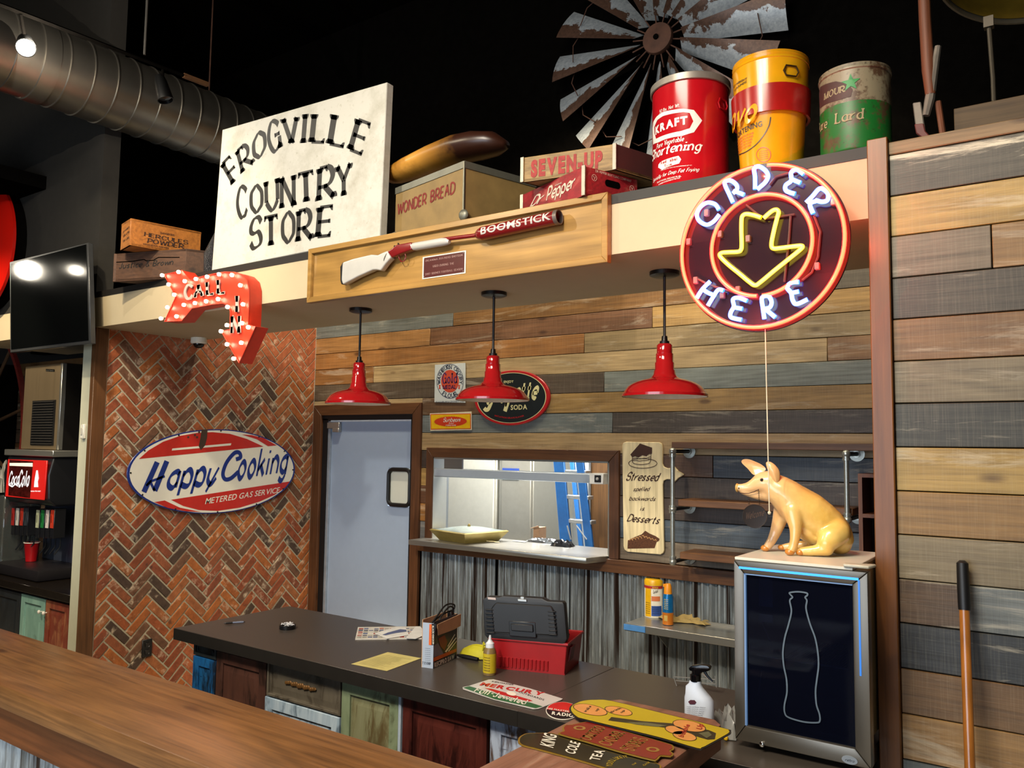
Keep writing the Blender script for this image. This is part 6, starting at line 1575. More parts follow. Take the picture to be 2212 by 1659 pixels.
MB().prism([(xL, 3.05, zc0+0.002), (xR, 3.05, zc0+0.002), (xR, 3.60, zc0+0.002), (xL, 3.60, zc0+0.002)], (0, 0, 0.085)).build('drip_tray', plain('tray_black', '#1b191c', 0.35), sd, bevel=0.02, seg=2)
MB().box(xL-0.03, xR+0.03, 3.10, 3.8, zH, zH+0.05).build('top_plate', ss, sd, bevel=0.004)
SP = YP(3.085)
redl = emit('backlit_red', lin('#e01b12'), 0.7, (0.2, 0.01, 0.01)); 
m = MB(); PO(m, SP, [(20, 992), (104, 995), (97, 1080), (14, 1072)], 0, 0.01); m.build('lit_panel', redl, sd, bevel=0.002)
m = MB(); PO(m, SP, [(24, 993), (75, 997), (68, 1076), (21, 1070)], 0.0112); m.build('cola_picture', plain('cola_brown', '#3a0d0a', 0.2, var=0.6, nscale=30), sd)
m = MB(); PO(m, SP, [(24, 1000), (74, 1000), (74, 1008), (24, 1006)], 0.0122); m.build('foam_band', emit('cream_glow', (1, 0.8, 0.5), 0.8), sd)
whl = emit('white_glow', (1, 1, 1), 1.0)
m = MB(); T(m, SP, 'Coca', (21, 1047), (44, 1046), (23, 1020), SCRIPTB, 0.0125); T(m, SP, 'Cola', (42, 1050), (66, 1049), (44, 1018), SCRIPTB, 0.0125)
STROKE(m, SP, [(22, 1046), (30, 1051), (36, 1046), (42, 1050)], 0.01, 0.0125)
PO(m, SP, [(82, 1016), (85, 1016), (87, 1033), (85, 1040), (86, 1052), (77, 1052), (78, 1040), (79, 1033)], 0.0125); T(m, SP, 'makes the meal', (70, 1062), (91, 1062), (70, 1059), BOLD, 0.0125); m.build('white_lettering', whl, sd)
vc = ['#8c1d1a', '#b0aca6', '#9c2b1e', '#2a3036', '#9fa487', '#1c6b34', '#c4b8b4', '#b03420']
for k in range(8):
    px = (30+k*9.3) if k < 4 else (83+(k-4)*10.5); py = 1095+ (0 if k < 4 else 4)
    a = YP(3.17).p3(px, py); v = MB().box(a[0]-0.026, a[0]+0.026, 3.17, 3.26, a[2]-0.23, a[2]).build('valve', blkp, sd, bevel=0.003)
    MB().box(a[0]-0.022, a[0]+0.022, 3.165, 3.171, a[2]-0.15, a[2]-0.01).build('flavour_label', plain('flavour_%s' % 'abcdefgh'[k], vc[k], 0.4), v)
    MB().box(a[0]-0.012, a[0]-0.004, 3.165, 3.171, a[2]-0.11, a[2]-0.05).build('label_mark', plain('label_mark_%s' % 'ab'[k % 2], ('#d8d4c8', '#5a1a14')[k % 2], 0.5), v)
    MB().tube([(a[0], 3.24, a[2]-0.22), (a[0], 3.24, a[2]-0.30), (a[0]-0.04, 3.22, a[2]-0.36)], 0.006, 6).build('lever', plain('lever_dark', '#16181c', 0.3), v)
im = thing('ice_machine', 'tall stainless ice machine with a black louvred vent on the dispenser', 'ice machine', (-7.0, 3.4, zH+0.05))
xi0, xi1 = YP(3.15).p3(50, 880)[0], YP(3.15).p3(133, 880)[0]; zi1 = YP(3.15).p3(90, 788)[2]
MB().box(xi0, xi1, 3.17, 3.78, zH+0.052, zi1).build('cabinet', plain('ice_side', '#120f0d', 0.4), im, bevel=0.004)
MB().box(xi0, xi1-0.03, 3.15, 3.17, zH+0.055, zi1-0.003).build('front_panel', steel('ice_front', '#a89272', 0.4, 2), im, bevel=0.004)
MB().box(xi1-0.03, xi1, 3.14, 3.175, zH+0.055, zi1-0.003).build('edge_trim', ss, im, bevel=0.003)
Si = YP(3.15); va, vb_ = Si.p3(72, 866), Si.p3(116, 962)
vent = MB().box(va[0], vb_[0], 3.144, 3.151, vb_[2], va[2]).build('vent', plain('vent_black', '#0b0a0a', 0.5), im)
for k in range(17): z = vb_[2]+(va[2]-vb_[2])*(k+0.5)/17; MB().box(va[0]+0.02, vb_[0]-0.02, 3.136, 3.146, z-0.004, z+0.004).build('louvre', plain('vent_grey', '#2a2724', 0.5), vent)
m = MB(); PO(m, Si, [(100, 797), (118, 798), (118, 803), (100, 802)], 0.001, 0.002); m.build('badge', black, im)
m = MB(); T(m, Si, 'SCOTSMAN', (101, 801.6), (117, 802.4), (101, 798.5), BOLD, 0.0035); m.build('badge_lettering', ss, im)
cp = P_(ZP(zc0+0.090), 67, 1212)
cup = thing('plastic_cup', 'red plastic cup standing on the drip tray', 'cup', cp)
MB().lathe([(0, 0), (0.040, 0), (0.058, 0.15), (0.060, 0.152), (0.056, 0.150), (0.038, 0.006), (0, 0.006)], cp, n=32).build('cup_wall', plain('cup_red', '#a30f16', 0.3), cup)
MB().lathe([(0.057, 0.148), (0.062, 0.150), (0.062, 0.155), (0.056, 0.155)], cp, n=32).build('rim', white_e, cup)
# left neighbour: clear container and straw bag
ct = thing('tea_urn', 'clear plastic drink container at the far left of the niche', 'container', (-7.7, 3.3, zc0))
xa = n3(13, 1180)[0]-0.05
gls = plain('clear_plastic', '#8f9592', 0.08, trans=0.85, var=0.02)
MB().box(xa-0.35, xa-0.03, 3.12, 3.42, zc0+0.06, zc0+0.62).build('tank', gls, ct, bevel=0.01)
MB().box(xa-0.36, xa-0.02, 3.11, 3.43, zc0+0.001, zc0+0.06).build('base', plain('urn_base', '#5d6b66', 0.4), ct, bevel=0.01)
crumple('plastic_bag', 'clear crumpled plastic bag on top of the drink container', 'bag', (xa-0.22, 3.2, zc0+0.64), 0.14, 0.1, 0.28, plain('bag_film', '#a5a39a', 0.15, trans=0.5), 21, 10)
# small wagon-wheel rim at left behind the ice machine
wh = thing('wagon_wheel', 'red-rimmed wooden wheel leaning in the niche left of the ice machine', 'wheel', (-8.6, 3.7, 1.9))
wc2 = YP(3.7).p3(-62, 985);  rw_ = YP(3.7).p3(50, 985)[0]-wc2[0]; wc2[2] = zc0+rw_+0.002
MB().lathe([(rw_-0.04, -0.02), (rw_, -0.02), (rw_, 0.02), (rw_-0.04, 0.02), (rw_-0.04, -0.02)], wc2, axis=(0, -1, 0), n=64).build('rim', wood('wheel_red', '#6e1d17', 0, rough=0.6, knots=False), wh)
for k in range(10):
    t = math.radians(k*36+12); MB().tube([wc2, wc2+np.array([math.cos(t)*rw_*0.97, 0, math.sin(t)*rw_*0.97])], 0.016, 8).build('spoke', wood('wheel_wood', '#4f3823', 0, rough=0.6, knots=False), wh)
# light switch on the partition, outlet on the brick, dome camera
lsw = thing('light_switch', 'white thermostat plate on the pale partition edge', 'switch', YP(YF).p3(182, 932))
q = YP(YF).p3(183, 932); MB().box(q[0]-0.022, q[0]+0.022, YF-0.02, YF-0.0005, q[2]-0.05, q[2]+0.05).build('plate', white_e, lsw, bevel=0.004)
MB().box(q[0]-0.012, q[0]+0.012, YF-0.024, YF-0.019, q[2]-0.025, q[2]+0.025).build('rocker', plain('rocker_grey', '#b8b4a8', 0.4), lsw, bevel=0.002)
So = XP(XB+0.014); q = So.p3(317, 1400)
ou = thing('wall_outlet', 'black electrical outlet plate low on the brick wall', 'outlet', q)
MB().box(q[0]-0.004, q[0]+0.006, q[1]-0.038, q[1]+0.038, q[2]-0.062, q[2]+0.062).build('plate', rub, ou, bevel=0.003)
for dz in (-0.025, 0.025): MB().box(q[0]+0.006, q[0]+0.009, q[1]-0.016, q[1]+0.016, q[2]+dz-0.016, q[2]+dz+0.016).build('socket', plain('socket_black', '#1c1a1a', 0.3), ou, bevel=0.004)
q = XP(-5.45).p3(410, 738); q = np.array([-5.44, 3.60, 2.636])
sc = thing('dome_camera', 'small white dome security camera under the beam at the brick wall', 'security camera', q)
MB().lathe([(0, 0), (0.058, 0), (0.060, -0.035), (0.052, -0.045), (0, -0.045)], q, n=28).build('housing', white_e, sc)
MB().ball(q+np.array([0, 0, -0.045]), 0.042, 20, (1, 1, 0.8)).build('dome', plain('dome_glass', '#0a0a0c', 0.08), sc)

# ================================================================= TOP RIGHT: DRUM AND PLOUGH
Sd = YP(3.35)
C_ = Sd.p3(2250, -110); rr = 0.33
dk = thing('hanging_drum', 'large yellow-brown drum with a steel hoop in the dark corner above the plank wall', 'drum', C_)
MB().lathe([(rr, 0.0), (rr*1.02, 0.12), (rr, 0.24), (0, 0.24)], C_, axis=(0, 0.3, 1), n=64).build('shell', plain('drum_yellow', '#6e5516', 0.4, var=0.2), dk)
MB().lathe([(rr+0.004, -0.02), (rr+0.012, -0.02), (rr+0.012, 0.03), (rr+0.004, 0.03), (rr+0.004, -0.02)], C_, axis=(0, 0.3, 1), n=64).build('hoop', plain('hoop_steel', '#8a8372', 0.35, 0.8), dk)
q = Sd.p3(2136, 55); MB().tube([q, Sd.p3(2145, 170)], 0.008, 8).build('leg_rod', plain('rod_dull', '#4e463a', 0.5, 0.4), dk)
MB().box(q[0]-0.016, q[0]+0.016, q[1]-0.016, q[1]+0.016, q[2]-0.01, q[2]+0.03).build('bracket', plain('rod_dull', ''), dk)
MB().tube([(C_[0], C_[1], C_[2]+0.2), (C_[0], C_[1], 5.6)], 0.01, 8).build('hanger', black, dk)
MB().tube([Sd.p3(2145, 170), q3(Sd.p3(2150, 300), 2.885)], 0.008, 8).build('leg_rod', plain('rod_dull', ''), dk)
Sp = YP(2.95)
pg2 = thing('walking_plough', 'old wooden plough handle with white iron blade on top of the plank wall', 'plough', Sp.p3(2005, 290))
pwd = wood('plough_wood', '#6b3b22', 2, rough=0.6); pwh = plain('plough_iron', '#6c655c', 0.6, 0.4, var=0.25)
MB().tube([Sp.p3(1995, -40), Sp.p3(1998, 40), Sp.p3(2005, 150), Sp.p3(2010, 205)], [0.019, 0.019, 0.020, 0.016], 10).build('handle', pwd, pg2)
MB().tube([Sp.p3(2026, 100), Sp.p3(2018, 150), Sp.p3(2008, 215), Sp.p3(2000, 250)], [0.010, 0.013, 0.016, 0.012], 8).build('brace', pwh, pg2)
m = MB(); PO(m, Sp, [(1972, 224), (1990, 221), (1996, 260), (2000, 285), (2012, 298), (1996, 302), (1980, 290)], -0.01, 0.02); m.build('blade', pwh, pg2, bevel=0.003)
m = MB(); PO(m, Sp, [(1976, 270), (1996, 268), (2000, 285), (2012, 298), (1996, 302), (1980, 290)], -0.011, 0.023); m.build('red_paint', plain('faded_red', '#5e2420', 0.6), pg2, bevel=0.003)
MB().tube([Sp.p3(2024, 215)+np.array([0, 0.02, 0]), q3(Sp.p3(2036, 285), 2.886)+np.array([0, 0.02, 0])], 0.010, 8).build('rear_post', pwd, pg2)
Sq_ = YP(3.0); a, b = Sq_.p3(2060, 235), Sq_.p3(2212, 200)
pb = thing('loose_board', 'weathered loose board behind the top of the plank wall', 'board', q3(a, 2.89))
MB().box(a[0], a[0]+1.6, 3.0, 3.025, 2.882, a[2]).build('board', wood('loose_board_wood', '#4f3d27', 0, rough=0.7), pb, bevel=0.002)
# broom handle
Sb2 = YP(2.83)
a, b, c_ = Sb2.p3(2077, 1218), Sb2.p3(2083, 1308), Sb2.p3(2103, 1659)
br = thing('broom', 'long wooden broom handle with a black grip leaning on the plank wall', 'broom', (c_[0], 2.6, 0))
d = (c_-b)/np.linalg.norm(c_-b); d[1] = -0.18; e0 = b+d*((b[2]-0.10)/(-d[2]))
a[1] += 0.02
MB().tube([b, e0], 0.0145, 14).build('handle', wood('broom_wood', '#a86a2c', 2, rough=0.2, coat=0.6, knots=False, grain=8), br)
MB().tube([a+np.array([0, 0, 0.008]), a, a+(b-a)*0.5, b, b+(e0-b)*0.01], [0.008, 0.0165, 0.0175, 0.0175, 0.0165], 16).build('grip', rub, br)
MB().box(e0[0]-0.15, e0[0]+0.15, e0[1]-0.02, e0[1]+0.02, e0[2]-0.02, e0[2]+0.03).build('broom_head', plain('broom_block', '#6b4a22', 0.6), br, bevel=0.004)
MB().box(e0[0]-0.145, e0[0]+0.145, e0[1]-0.018, e0[1]+0.018, 0.0, e0[2]-0.02).build('bristles', plain('bristle', '#2a2420', 0.9), br)

# two more lit spotlights on the same track run, left of the frame
for px, t_, r in ((62, 0.40, 0.10), (166, 0.60, 0.05)):
    P0 = Stv.p3(px, 584); d = P0-CAM; q = P0+np.array([d[0], -d[1], d[2]])*t_
    ax_ = P0-q; ax_ = ax_/np.linalg.norm(ax_)
    t = thing('track_spotlight', ('bigger' if r > 0.08 else 'smaller')+' spotlight left of the frame, seen only as a highlight in the television', 'spotlight', q, 'track heads off frame')
    MB().lathe([(0, -0.11), (r*0.7, -0.10), (r, 0.05), (r, 0.06)], q, axis=ax_, n=20).build('head', plain('spot_black', ''), t)
    MB().lathe([(0, 0.058), (r*0.92, 0.055)], q, axis=ax_, n=20).build('lens', emit('lit_lens', '', 0), t)
    MB().tube([q, (q[0], q[1], 5.6)], 0.01, 6).build('stem', black, t)

gi = thing('glitter_bag', 'black glittery bag wedged behind the left edge of the country store sign', 'bag', YP(3.0).p3(460, 560))
A, B, C2 = YP(3.02).p3(452, 592), YP(3.02).p3(456, 550), YP(3.02).p3(470, 505)
gt = NT('black_sequins'); vg = gt.n('ShaderNodeTexVoronoi'); vg.inputs['Scale'].default_value = 220; gt.l(gt.coords((1, 1, 1)), vg.inputs['Vector'])
gt.base((0.015, 0.015, 0.018)); gt.b.inputs['Roughness'].default_value = 0.2; gt.bump(vg.outputs['Distance'], 1.0, 0.004)
MB().tube([A, B, C2], [0.035, 0.045, 0.02], 16).build('body', gt.m, gi, smooth=70)

# ================================================================= GLASS-DOOR FRIDGE
yf = 2.575; SF = YP(yf)
def Zf(zx, zy): return (1560+zx/3.463, 1180+zy/3.463)
TL, TRr, BL = SF.p3(1582, 1207), SF.p3(1876, 1232), SF.p3(1590, 1604)
fx0, fx1 = (TL[0]+BL[0])/2, TRr[0]; fz1, fz0 = 1.497, (BL[2]+0.925)/2+0.01
fx1 = min(fx1, -0.535)
fdg = thing('display_fridge', 'countertop glass-door fridge with a blue light strip in its steel frame', 'fridge', ((fx0+fx1)/2, 2.8, 0.915))
stv = steel('fridge_frame_steel', '#6b655c', 0.34, 2); stx = steel('fridge_frame_steel_x', '#6b655c', 0.34, 0)
body = plain('fridge_body', '#8b8468', 0.35, 0.5, var=0.08); inn = plain('fridge_liner', '#0c0e14', 0.4)
by0, by1, bx1 = 2.63, 3.02, -0.578
MB().box(bx1-0.02, bx1, by0, by1, fz0+0.02, fz1).build('side_panel', body, fdg); MB().box(fx0+0.004, fx0+0.024, by0, by1, fz0+0.02, fz1).build('side_panel', body, fdg)
MB().box(fx0+0.024, bx1-0.02, by1-0.02, by1, fz0+0.02, fz1).build('back_panel', inn, fdg); MB().box(fx0+0.024, bx1-0.02, by0, by1-0.02, fz0+0.02, fz0+0.06).build('floor_panel', inn, fdg)
MB().box(fx0+0.002, bx1+0.001, yf+0.004, by1, fz1, fz1+0.010).build('top_plate', plain('top_cream', '#c9c5b6', 0.35, var=0.03), fdg, bevel=0.002)
il = MB().box(fx0+0.024, fx0+0.03, by0, by1-0.02, fz0+0.06, fz1).box(bx1-0.03, bx1-0.0205, by0, by1-0.02, fz0+0.06, fz1).build('inner_lining', inn, fdg)
for x in (fx0+0.05, bx1-0.05):
    for y in (by0+0.04, by1-0.04): MB().lathe([(0.018, 0.916), (0.018, fz0+0.02), (0, fz0+0.02)], (x, y, 0), n=14).build('foot', black, fdg)
fl_, frr, ft, fbm = 0.034, 0.044, 0.040, 0.050
gx0, gx1, gz0, gz1 = fx0+fl_, fx1-frr, fz0+fbm, fz1-ft
for nm, p, mt in (('t', [(fx0, fz1), (fx1, fz1), (gx1, gz1), (gx0, gz1)], stx), ('b', [(fx0, fz0), (gx0, gz0), (gx1, gz0), (fx1, fz0)], stx), ('l', [(fx0, fz0), (fx0, fz1), (gx0, gz1), (gx0, gz0)], stv), ('r', [(fx1, fz0), (gx1, gz0), (gx1, gz1), (fx1, fz1)], stv)):
    MB().prism([(a, yf, b) for a, b in p], (0, 0.045, 0)).build('door_frame_rail', mt, fdg, bevel=0.006, seg=2, origin=(p[0][0], yf, p[0][1]))
MB().box(gx0-0.004, gx1+0.004, yf+0.012, yf+0.018, gz0-0.004, gz1+0.004).build('glass', None or (lambda t: (t.base((0.004, 0.005, 0.012)), setattr(t.b.inputs['Specular IOR Level'], 'default_value', 0.12), setattr(t.b.inputs['Roughness'], 'default_value', 0.06), [t.l(a, b) for a, b in ()], t)[-1])(NT('tinted_glass')).m, fdg)
tg = bpy.data.materials['tinted_glass']; nt_ = tg.node_tree; tr_ = nt_.nodes.new('ShaderNodeBsdfTransparent'); tr_.inputs[0].default_value = (0.35, 0.42, 0.6, 1); mx_ = nt_.nodes.new('ShaderNodeMixShader'); mx_.inputs[0].default_value = 0.55
nt_.links.new(nt_.nodes['Principled BSDF'].outputs[0], mx_.inputs[1]); nt_.links.new(tr_.outputs[0], mx_.inputs[2]); nt_.links.new(mx_.outputs[0], nt_.nodes['Material Output'].inputs[0])
led = emit('blue_led', (0.012, 0.21, 0.75), 3.2, (0.01, 0.01, 0.01)); led2 = emit('blue_led_dim', (0.015, 0.14, 0.5), 1.8, (0.01, 0.01, 0.01))
MB().box(fx0+0.018, fx1-0.026, yf-0.002, yf+0.004, fz1-0.026, fz1-0.019).build('light_strip', led, fdg)
MB().box(fx1-0.027, fx1-0.022, yf-0.002, yf+0.004, fz1-0.30, fz1-0.026).build('light_strip', led2, fdg, label='dimmer blue light strip down the right side')
MB().box(gx0-0.001, gx0+0.004, yf+0.001, yf+0.012, gz0, gz1).box(gx0, gx1, yf+0.001, yf+0.012, gz1-0.003, gz1).build('blue_gasket', emit('gasket_glow', (0.14, 0.3, 0.6), 0.35, (0.1, 0.15, 0.25)), fdg)
q = SF.p3(*Zf(300, 1480)); MB().lathe([(0.008, 0), (0.008, 0.006), (0.005, 0.008), (0, 0.008)], q, axis=(0, -1, 0), n=16).build('lock', plain('chrome', '#d8d8d8', 0.08, 1.0), fdg)
q = SF.inv(Zf(955, 1598)); m = MB(); PO(m, SF, ELL(q, q+np.array([0.022, 0]), q+np.array([0, 0.012]), 28), 0.0, 0.003, ab=True); lgp = m.build('badge', plain('badge_grey', '#8d959e', 0.3, 0.4), fdg)
m = MB(); TA(m, SF, 'retro', q+np.array([-0.012, -0.004]), q+np.array([0.014, -0.004]), q+np.array([-0.012, 0.004]), SCRIPT, 0.0036); m.build('badge_lettering', black, lgp)
q = SF.p3(*Zf(1045, 120)); MB().prism([(q[0]-0.052, yf-0.006, fz1+0.010), (q[0]+0.02, yf-0.006, fz1+0.010), (q[0]+0.03, yf+0.05, fz1+0.010), (q[0]-0.052, yf+0.02, fz1+0.010)], (0, 0, 0.010)).build('hinge_plate', plain('hinge_cream', '#b5af9c', 0.35), fdg, bevel=0.003)
bo = [(505, 365), (500, 350), (560, 343), (625, 352), (632, 368), (615, 385), (628, 410), (622, 470), (650, 580), (690, 690), (710, 800), (715, 900), (703, 1000), (693, 1090), (700, 1190), (722, 1260), (725, 1310), (700, 1325), (600, 1318), (490, 1285), (462, 1250), (460, 1190), (478, 1100), (475, 1000), (455, 900), (448, 800), (462, 690), (490, 590), (512, 490), (500, 410), (520, 385)]
m = MB(); STROKE(m, SF, [Zf(*p) for p in bo], 0.0048, -0.008, closed=True); m.build('bottle_outline', plain('bottle_tube', '#4d5a66', 0.5), fdg)
m = MB()
for k in range(24):
    x = gx0+0.10+k*(gx1-gx0-0.14)/24; m.tube([(x, 2.66, fz0+0.255), (x, 2.95, fz0+0.255)], 0.0018, 5)
for y in (2.66, 2.95): m.tube([(gx0+0.01, y, fz0+0.252), (bx1-0.03, y, fz0+0.252)], 0.003, 6)
m.build('wire_rack', plain('rack_wire', '#8d8a84', 0.3, 0.6), fdg, kind='stuff')
for z0, z1, x1 in ((fz1-0.15, fz1-0.045, 0.045), (fz1-0.20, fz1-0.175, 0.045)): MB().box(gx0+0.02, gx0+0.02+x1, 2.655, 2.657, z0, z1).build('notice_label', plain('notice_blue', '#55657c', 0.6), fdg)
for zz in ((590, 740), (960, 1155)): MB().tube([SF.p3(*Zf(250, zz[0]))+np.array([0, 0.06, 0]), SF.p3(*Zf(315 if zz[0] < 700 else 222, zz[1]))+np.array([0, 0.06, 0])], 0.0018, 6).build('shelf_hook', plain('rack_wire', ''), fdg)

# ================================================================= PIG
ztop = fz1+0.010
c0 = np.array([-0.775, 2.79, ztop]); Np = np.array([0.27, -0.963, 0.0])
def PG(k): return Gp(c0-Np*k, (0.963, 0.27, 0), (0, 0, 1), Np)
def pp3(zx, zy, k=0.0): return PG(k).p3(1570+zx/6.636, 970+zy/6.636)
U_ = np.linalg.norm(pp3(1000, 800)-pp3(1100, 800))/100
chains = [
 [(175, 552, 62, 0), (235, 556, 66, 0), (330, 550, 88, 0), (430, 520, 128, 0), (530, 480, 172, 0), (610, 490, 196, 0), (680, 540, 205, 0)],
 [(225, 615, 42, 0), (330, 645, 52, 0), (450, 660, 78, 0), (570, 650, 112, 0)],
 [(680, 540, 205, 0), (780, 610, 238, 0), (880, 690, 268, .005), (950, 760, 292, .01)],
 [(950, 760, 292, .01), (1060, 830, 300, .012), (1180, 900, 305, .016), (1310, 1000, 300, .02), (1430, 1090, 282, .026), (1530, 1180, 258, .032), (1590, 1270, 232, .035)],
 [(1590, 1270, 225, .035), (1630, 1350, 170, .04), (1600, 1395, 135, .04)],
 [(1050, 1000, 180, .01), (1150, 1150, 180, .015), (1280, 1230, 170, .02)],
 [(950, 880, 165, -.025), (975, 1040, 112, -.04), (985, 1160, 86, -.046), (975, 1290, 74, -.05), (950, 1400, 66, -.052), (928, 1440, 66, -.052), (905, 1490, 58, -.052)],
 [(800, 880, 140, .025), (755, 1030, 112, .035), (700, 1190, 88, .036), (645, 1310, 72, .032), (595, 1385, 68, .028), (565, 1425, 56, .026)],
 [(1560, 1180, 215, 0), (1490, 1260, 190, -.02), (1430, 1350, 140, -.035), (1440, 1440, 96, -.04), (1300, 1450, 84, -.042), (1190, 1460, 76, -.042), (1090, 1468, 66, -.042), (1060, 1475, 58, -.042)],
 [(1150, 1370, 80, .05), (1000, 1385, 68, .052), (900, 1395, 60, .052), (830, 1402, 52, .052), (790, 1405, 44, .052)],
 [(1765, 1270, 46, .035), (1800, 1300, 26, .03), (1818, 1322, 15, .028)],
]
m = MB(); sph = []
for ch in chains:
    for i in range(len(ch)-1):
        a, b = ch[i], ch[i+1]; L = math.hypot(a[0]-b[0], a[1]-b[1])+abs(a[3]-b[3])/U_; n = max(1, int(L/(0.22*min(a[2], b[2]))))
        for k in range(n+(1 if i == len(ch)-2 else 0)):
            t = k/n; q = [a[j]+(b[j]-a[j])*t for j in range(4)]; p = pp3(q[0], q[1], q[3]); r = q[2]*U_
            if p[2]-r < ztop+0.001 and q[2] < 140: p[2] = ztop+r+0.0005
            m.ball(p, r, 16)
me = bpy.data.meshes.new('pig_raw'); me.from_pydata(m.v, [], m.f); po = bpy.data.objects.new('pig_raw', me); col.objects.link(po)
for nm, k in (('REMESH', dict(mode='VOXEL', voxel_size=0.0036)), ('SMOOTH', dict(factor=0.6, iterations=14))):
    md = po.modifiers.new('m', nm)
    for a, v in k.items(): setattr(md, a, v)
bpy.context.view_layer.update()
me2 = bpy.data.meshes.new_from_object(po.evaluated_get(bpy.context.evaluated_depsgraph_get())); bpy.data.objects.remove(po)
pig = thing('pig_figure', 'glossy yellow sitting pig statue on top of the glass-door fridge', 'statue', c0)
pm = NT('pig_gloss'); tcp = pm.n('ShaderNodeTexCoord'); sxp = pm.n('ShaderNodeSeparateXYZ'); pm.l(tcp.outputs['Object'], sxp.inputs[0])
nzp = pm.noise(pm.coords((1, 1, 1)), 16, 4)
fx = pm.ramp(pm.math('ADD', sxp.outputs[0], pm.math('MULTIPLY', pm.math('SUBTRACT', nzp, 0.5), 0.08)), -0.10, 0.04)
pm.base(pm.mix(fx, pm.mix(pm.ramp(nzp, 0.3, 0.7), lin('#d9a26e'), lin('#dfb480')), pm.mix(pm.ramp(nzp, 0.3, 0.7), lin('#d8a84c'), lin('#e2c06c'))))
pm.b.inputs['Roughness'].default_value = 0.32; pm.b.inputs['Coat Weight'].default_value = 0.7; pm.b.inputs['Coat Roughness'].default_value = 0.12; pm.b.inputs['Subsurface Weight'].default_value = 0.0
me2.transform(Matrix.Translation(tuple(-c0))); me2.materials.clear(); me2.materials.append(pm.m)
for f in me2.polygons: f.use_smooth = True
ob = bpy.data.objects.new('body', me2); col.objects.link(ob); ob.parent = pig
def ear(pts, k0, k1, name='ear'):
    m = MB(); n = len(pts); cx = sum(p[0] for p in pts)/n; cy = sum(p[1] for p in pts)/n
    out = [pp3(p[0], p[1], k0) for p in pts]; vs = []; fs = []
    P = _catmull([tuple(p) for p in pts]+[tuple(pts[0])], 3)[:-1]; n = len(P)
    for lv, sc in enumerate((1.0, 0.9, 0.6, 0.25)):
        for s_ in (0, 1):
            for (x, y) in P:
                d = k1*(1-sc**2)+(0.0035 if s_ else -0.0035)*(0.6 if lv == 0 else 1); vs.append(pp3(cx+(x-cx)*sc, cy+(y-cy)*sc, k0+d))
    for lv in range(3):
        for s_ in (0, 1):
            a = (lv*2+s_)*n; b = ((lv+1)*2+s_)*n
            for i in range(n): fs.append((a+i, a+(i+1) % n, b+(i+1) % n, b+i))
    for i in range(n): fs.append((i, (i+1) % n, n+(i+1) % n, n+i))
    fs += [tuple(6*n+i for i in range(n)), tuple(7*n+i for i in range(n))]
    m.add(vs, fs).build(name, pm.m, pig, smooth=70, origin=tuple(c0))
ear([(385, 370), (300, 280), (225, 210), (212, 170), (250, 145), (330, 150), (420, 185), (500, 225), (560, 290), (480, 350)], 0.024, 0.012)
ear([(600, 330), (572, 260), (562, 200), (590, 180), (640, 190), (700, 235), (748, 300), (765, 380), (755, 450), (720, 500), (660, 440)], -0.036, -0.010)
hf = plain('hoof_orange', '#c27a2a', 0.3, coat=0.5)
for (x, y, r, k, sx_) in ((903, 1500, 60, -.053, 1.15), (552, 1440, 56, .026, 1.2), (1052, 1478, 58, -.043, 1.1), (785, 1408, 46, .052, 1.2)):
    p = pp3(x, y, k); rr = r*U_*1.06; p[2] = max(p[2], ztop+rr*0.86); MB().ball(p, rr, 18, (sx_, 1.0, 0.85)).build('hoof', hf, pig, smooth=80)
p = pp3(150, 555, 0); MB().ball(p, 62*U_, 20, (0.45, 0.95, 1.12)).build('snout_disc', plain('snout_yellow', '#c79a50', 0.3, coat=0.5), pig, smooth=80)
for x in (140, 172): MB().ball(pp3(x, 560, -62*U_*0.55-0.004+(0.006 if x == 140 else 0)), 0.0028, 8).build('nostril', plain('nostril_brown', '#3a1d10', 0.6), pig)
ek = -172*U_+0.002
MB().ball(pp3(503, 442, ek+0.004), 0.0072, 12).build('eye', plain('eye_white', '#8f7f70', 0.2), pig); MB().ball(pp3(500, 442, ek-0.0012), 0.0047, 12).build('pupil', plain('eye_black', '#050404', 0.05), pig)
mth = [(190, 628, -.006), (250, 636, -.013), (320, 634, -.018), (390, 612, -.024), (440, 588, -.030), (458, 580, -.033)]
MB().tube([pp3(*q) for q in mth], 0.0013, 6).build('mouth_line', plain('mouth_dark', '#3a1c10', 0.6), pig)
chn = plain('chain_dark', '#1d1712', 0.4, 0.7)
md_ = thing('medallion', 'dark round WELCOME medallion on chains hanging from the pig mouth', 'medallion', pp3(400, 960, -.045))
cm_ = pp3(400, 962, -.045)
MB().lathe([(0, -0.003), (0.0385, -0.003), (0.0395, 0), (0.0385, 0.003), (0.034, 0.0025), (0, 0.0025)], cm_, axis=tuple(Np), n=36).build('disc', plain('medallion_bronze', '#241a14', 0.4, 0.5), md_)
Sm = Gp(cm_, (0.963, 0.27, 0), (0, 0, 1), Np)
m = MB(); TA(m, Sm, 'Welcome', (-0.030, -0.012), (0.030, 0.004), (-0.030, 0.010), SCRIPTB, 0.0032); m.build('lettering', plain('medallion_relief', '#4a3628', 0.4, 0.6), md_)
for a, b in (((455, 585, -.036), (468, 800, -.045)), ((320, 700, -.030), (318, 790, -.045))):
    A, B = pp3(*a), pp3(*b); n = 14 if a[0] > 400 else 6
    for k in range(n):
        p = A+(B-A)*(k+0.5)/n; v = (B-A)/n*0.62; s_ = np.array([0.963, 0.27, 0])*0.0022 if k % 2 else np.array([-0.27, 0.963, 0])*0.0022
        MB().tube([p+v*math.cos(t)*0.9+s_*math.sin(t) for t in [2*PI*j/8 for j in range(8)]], 0.0007, 5, closed=True).build('chain_link', chn, md_)

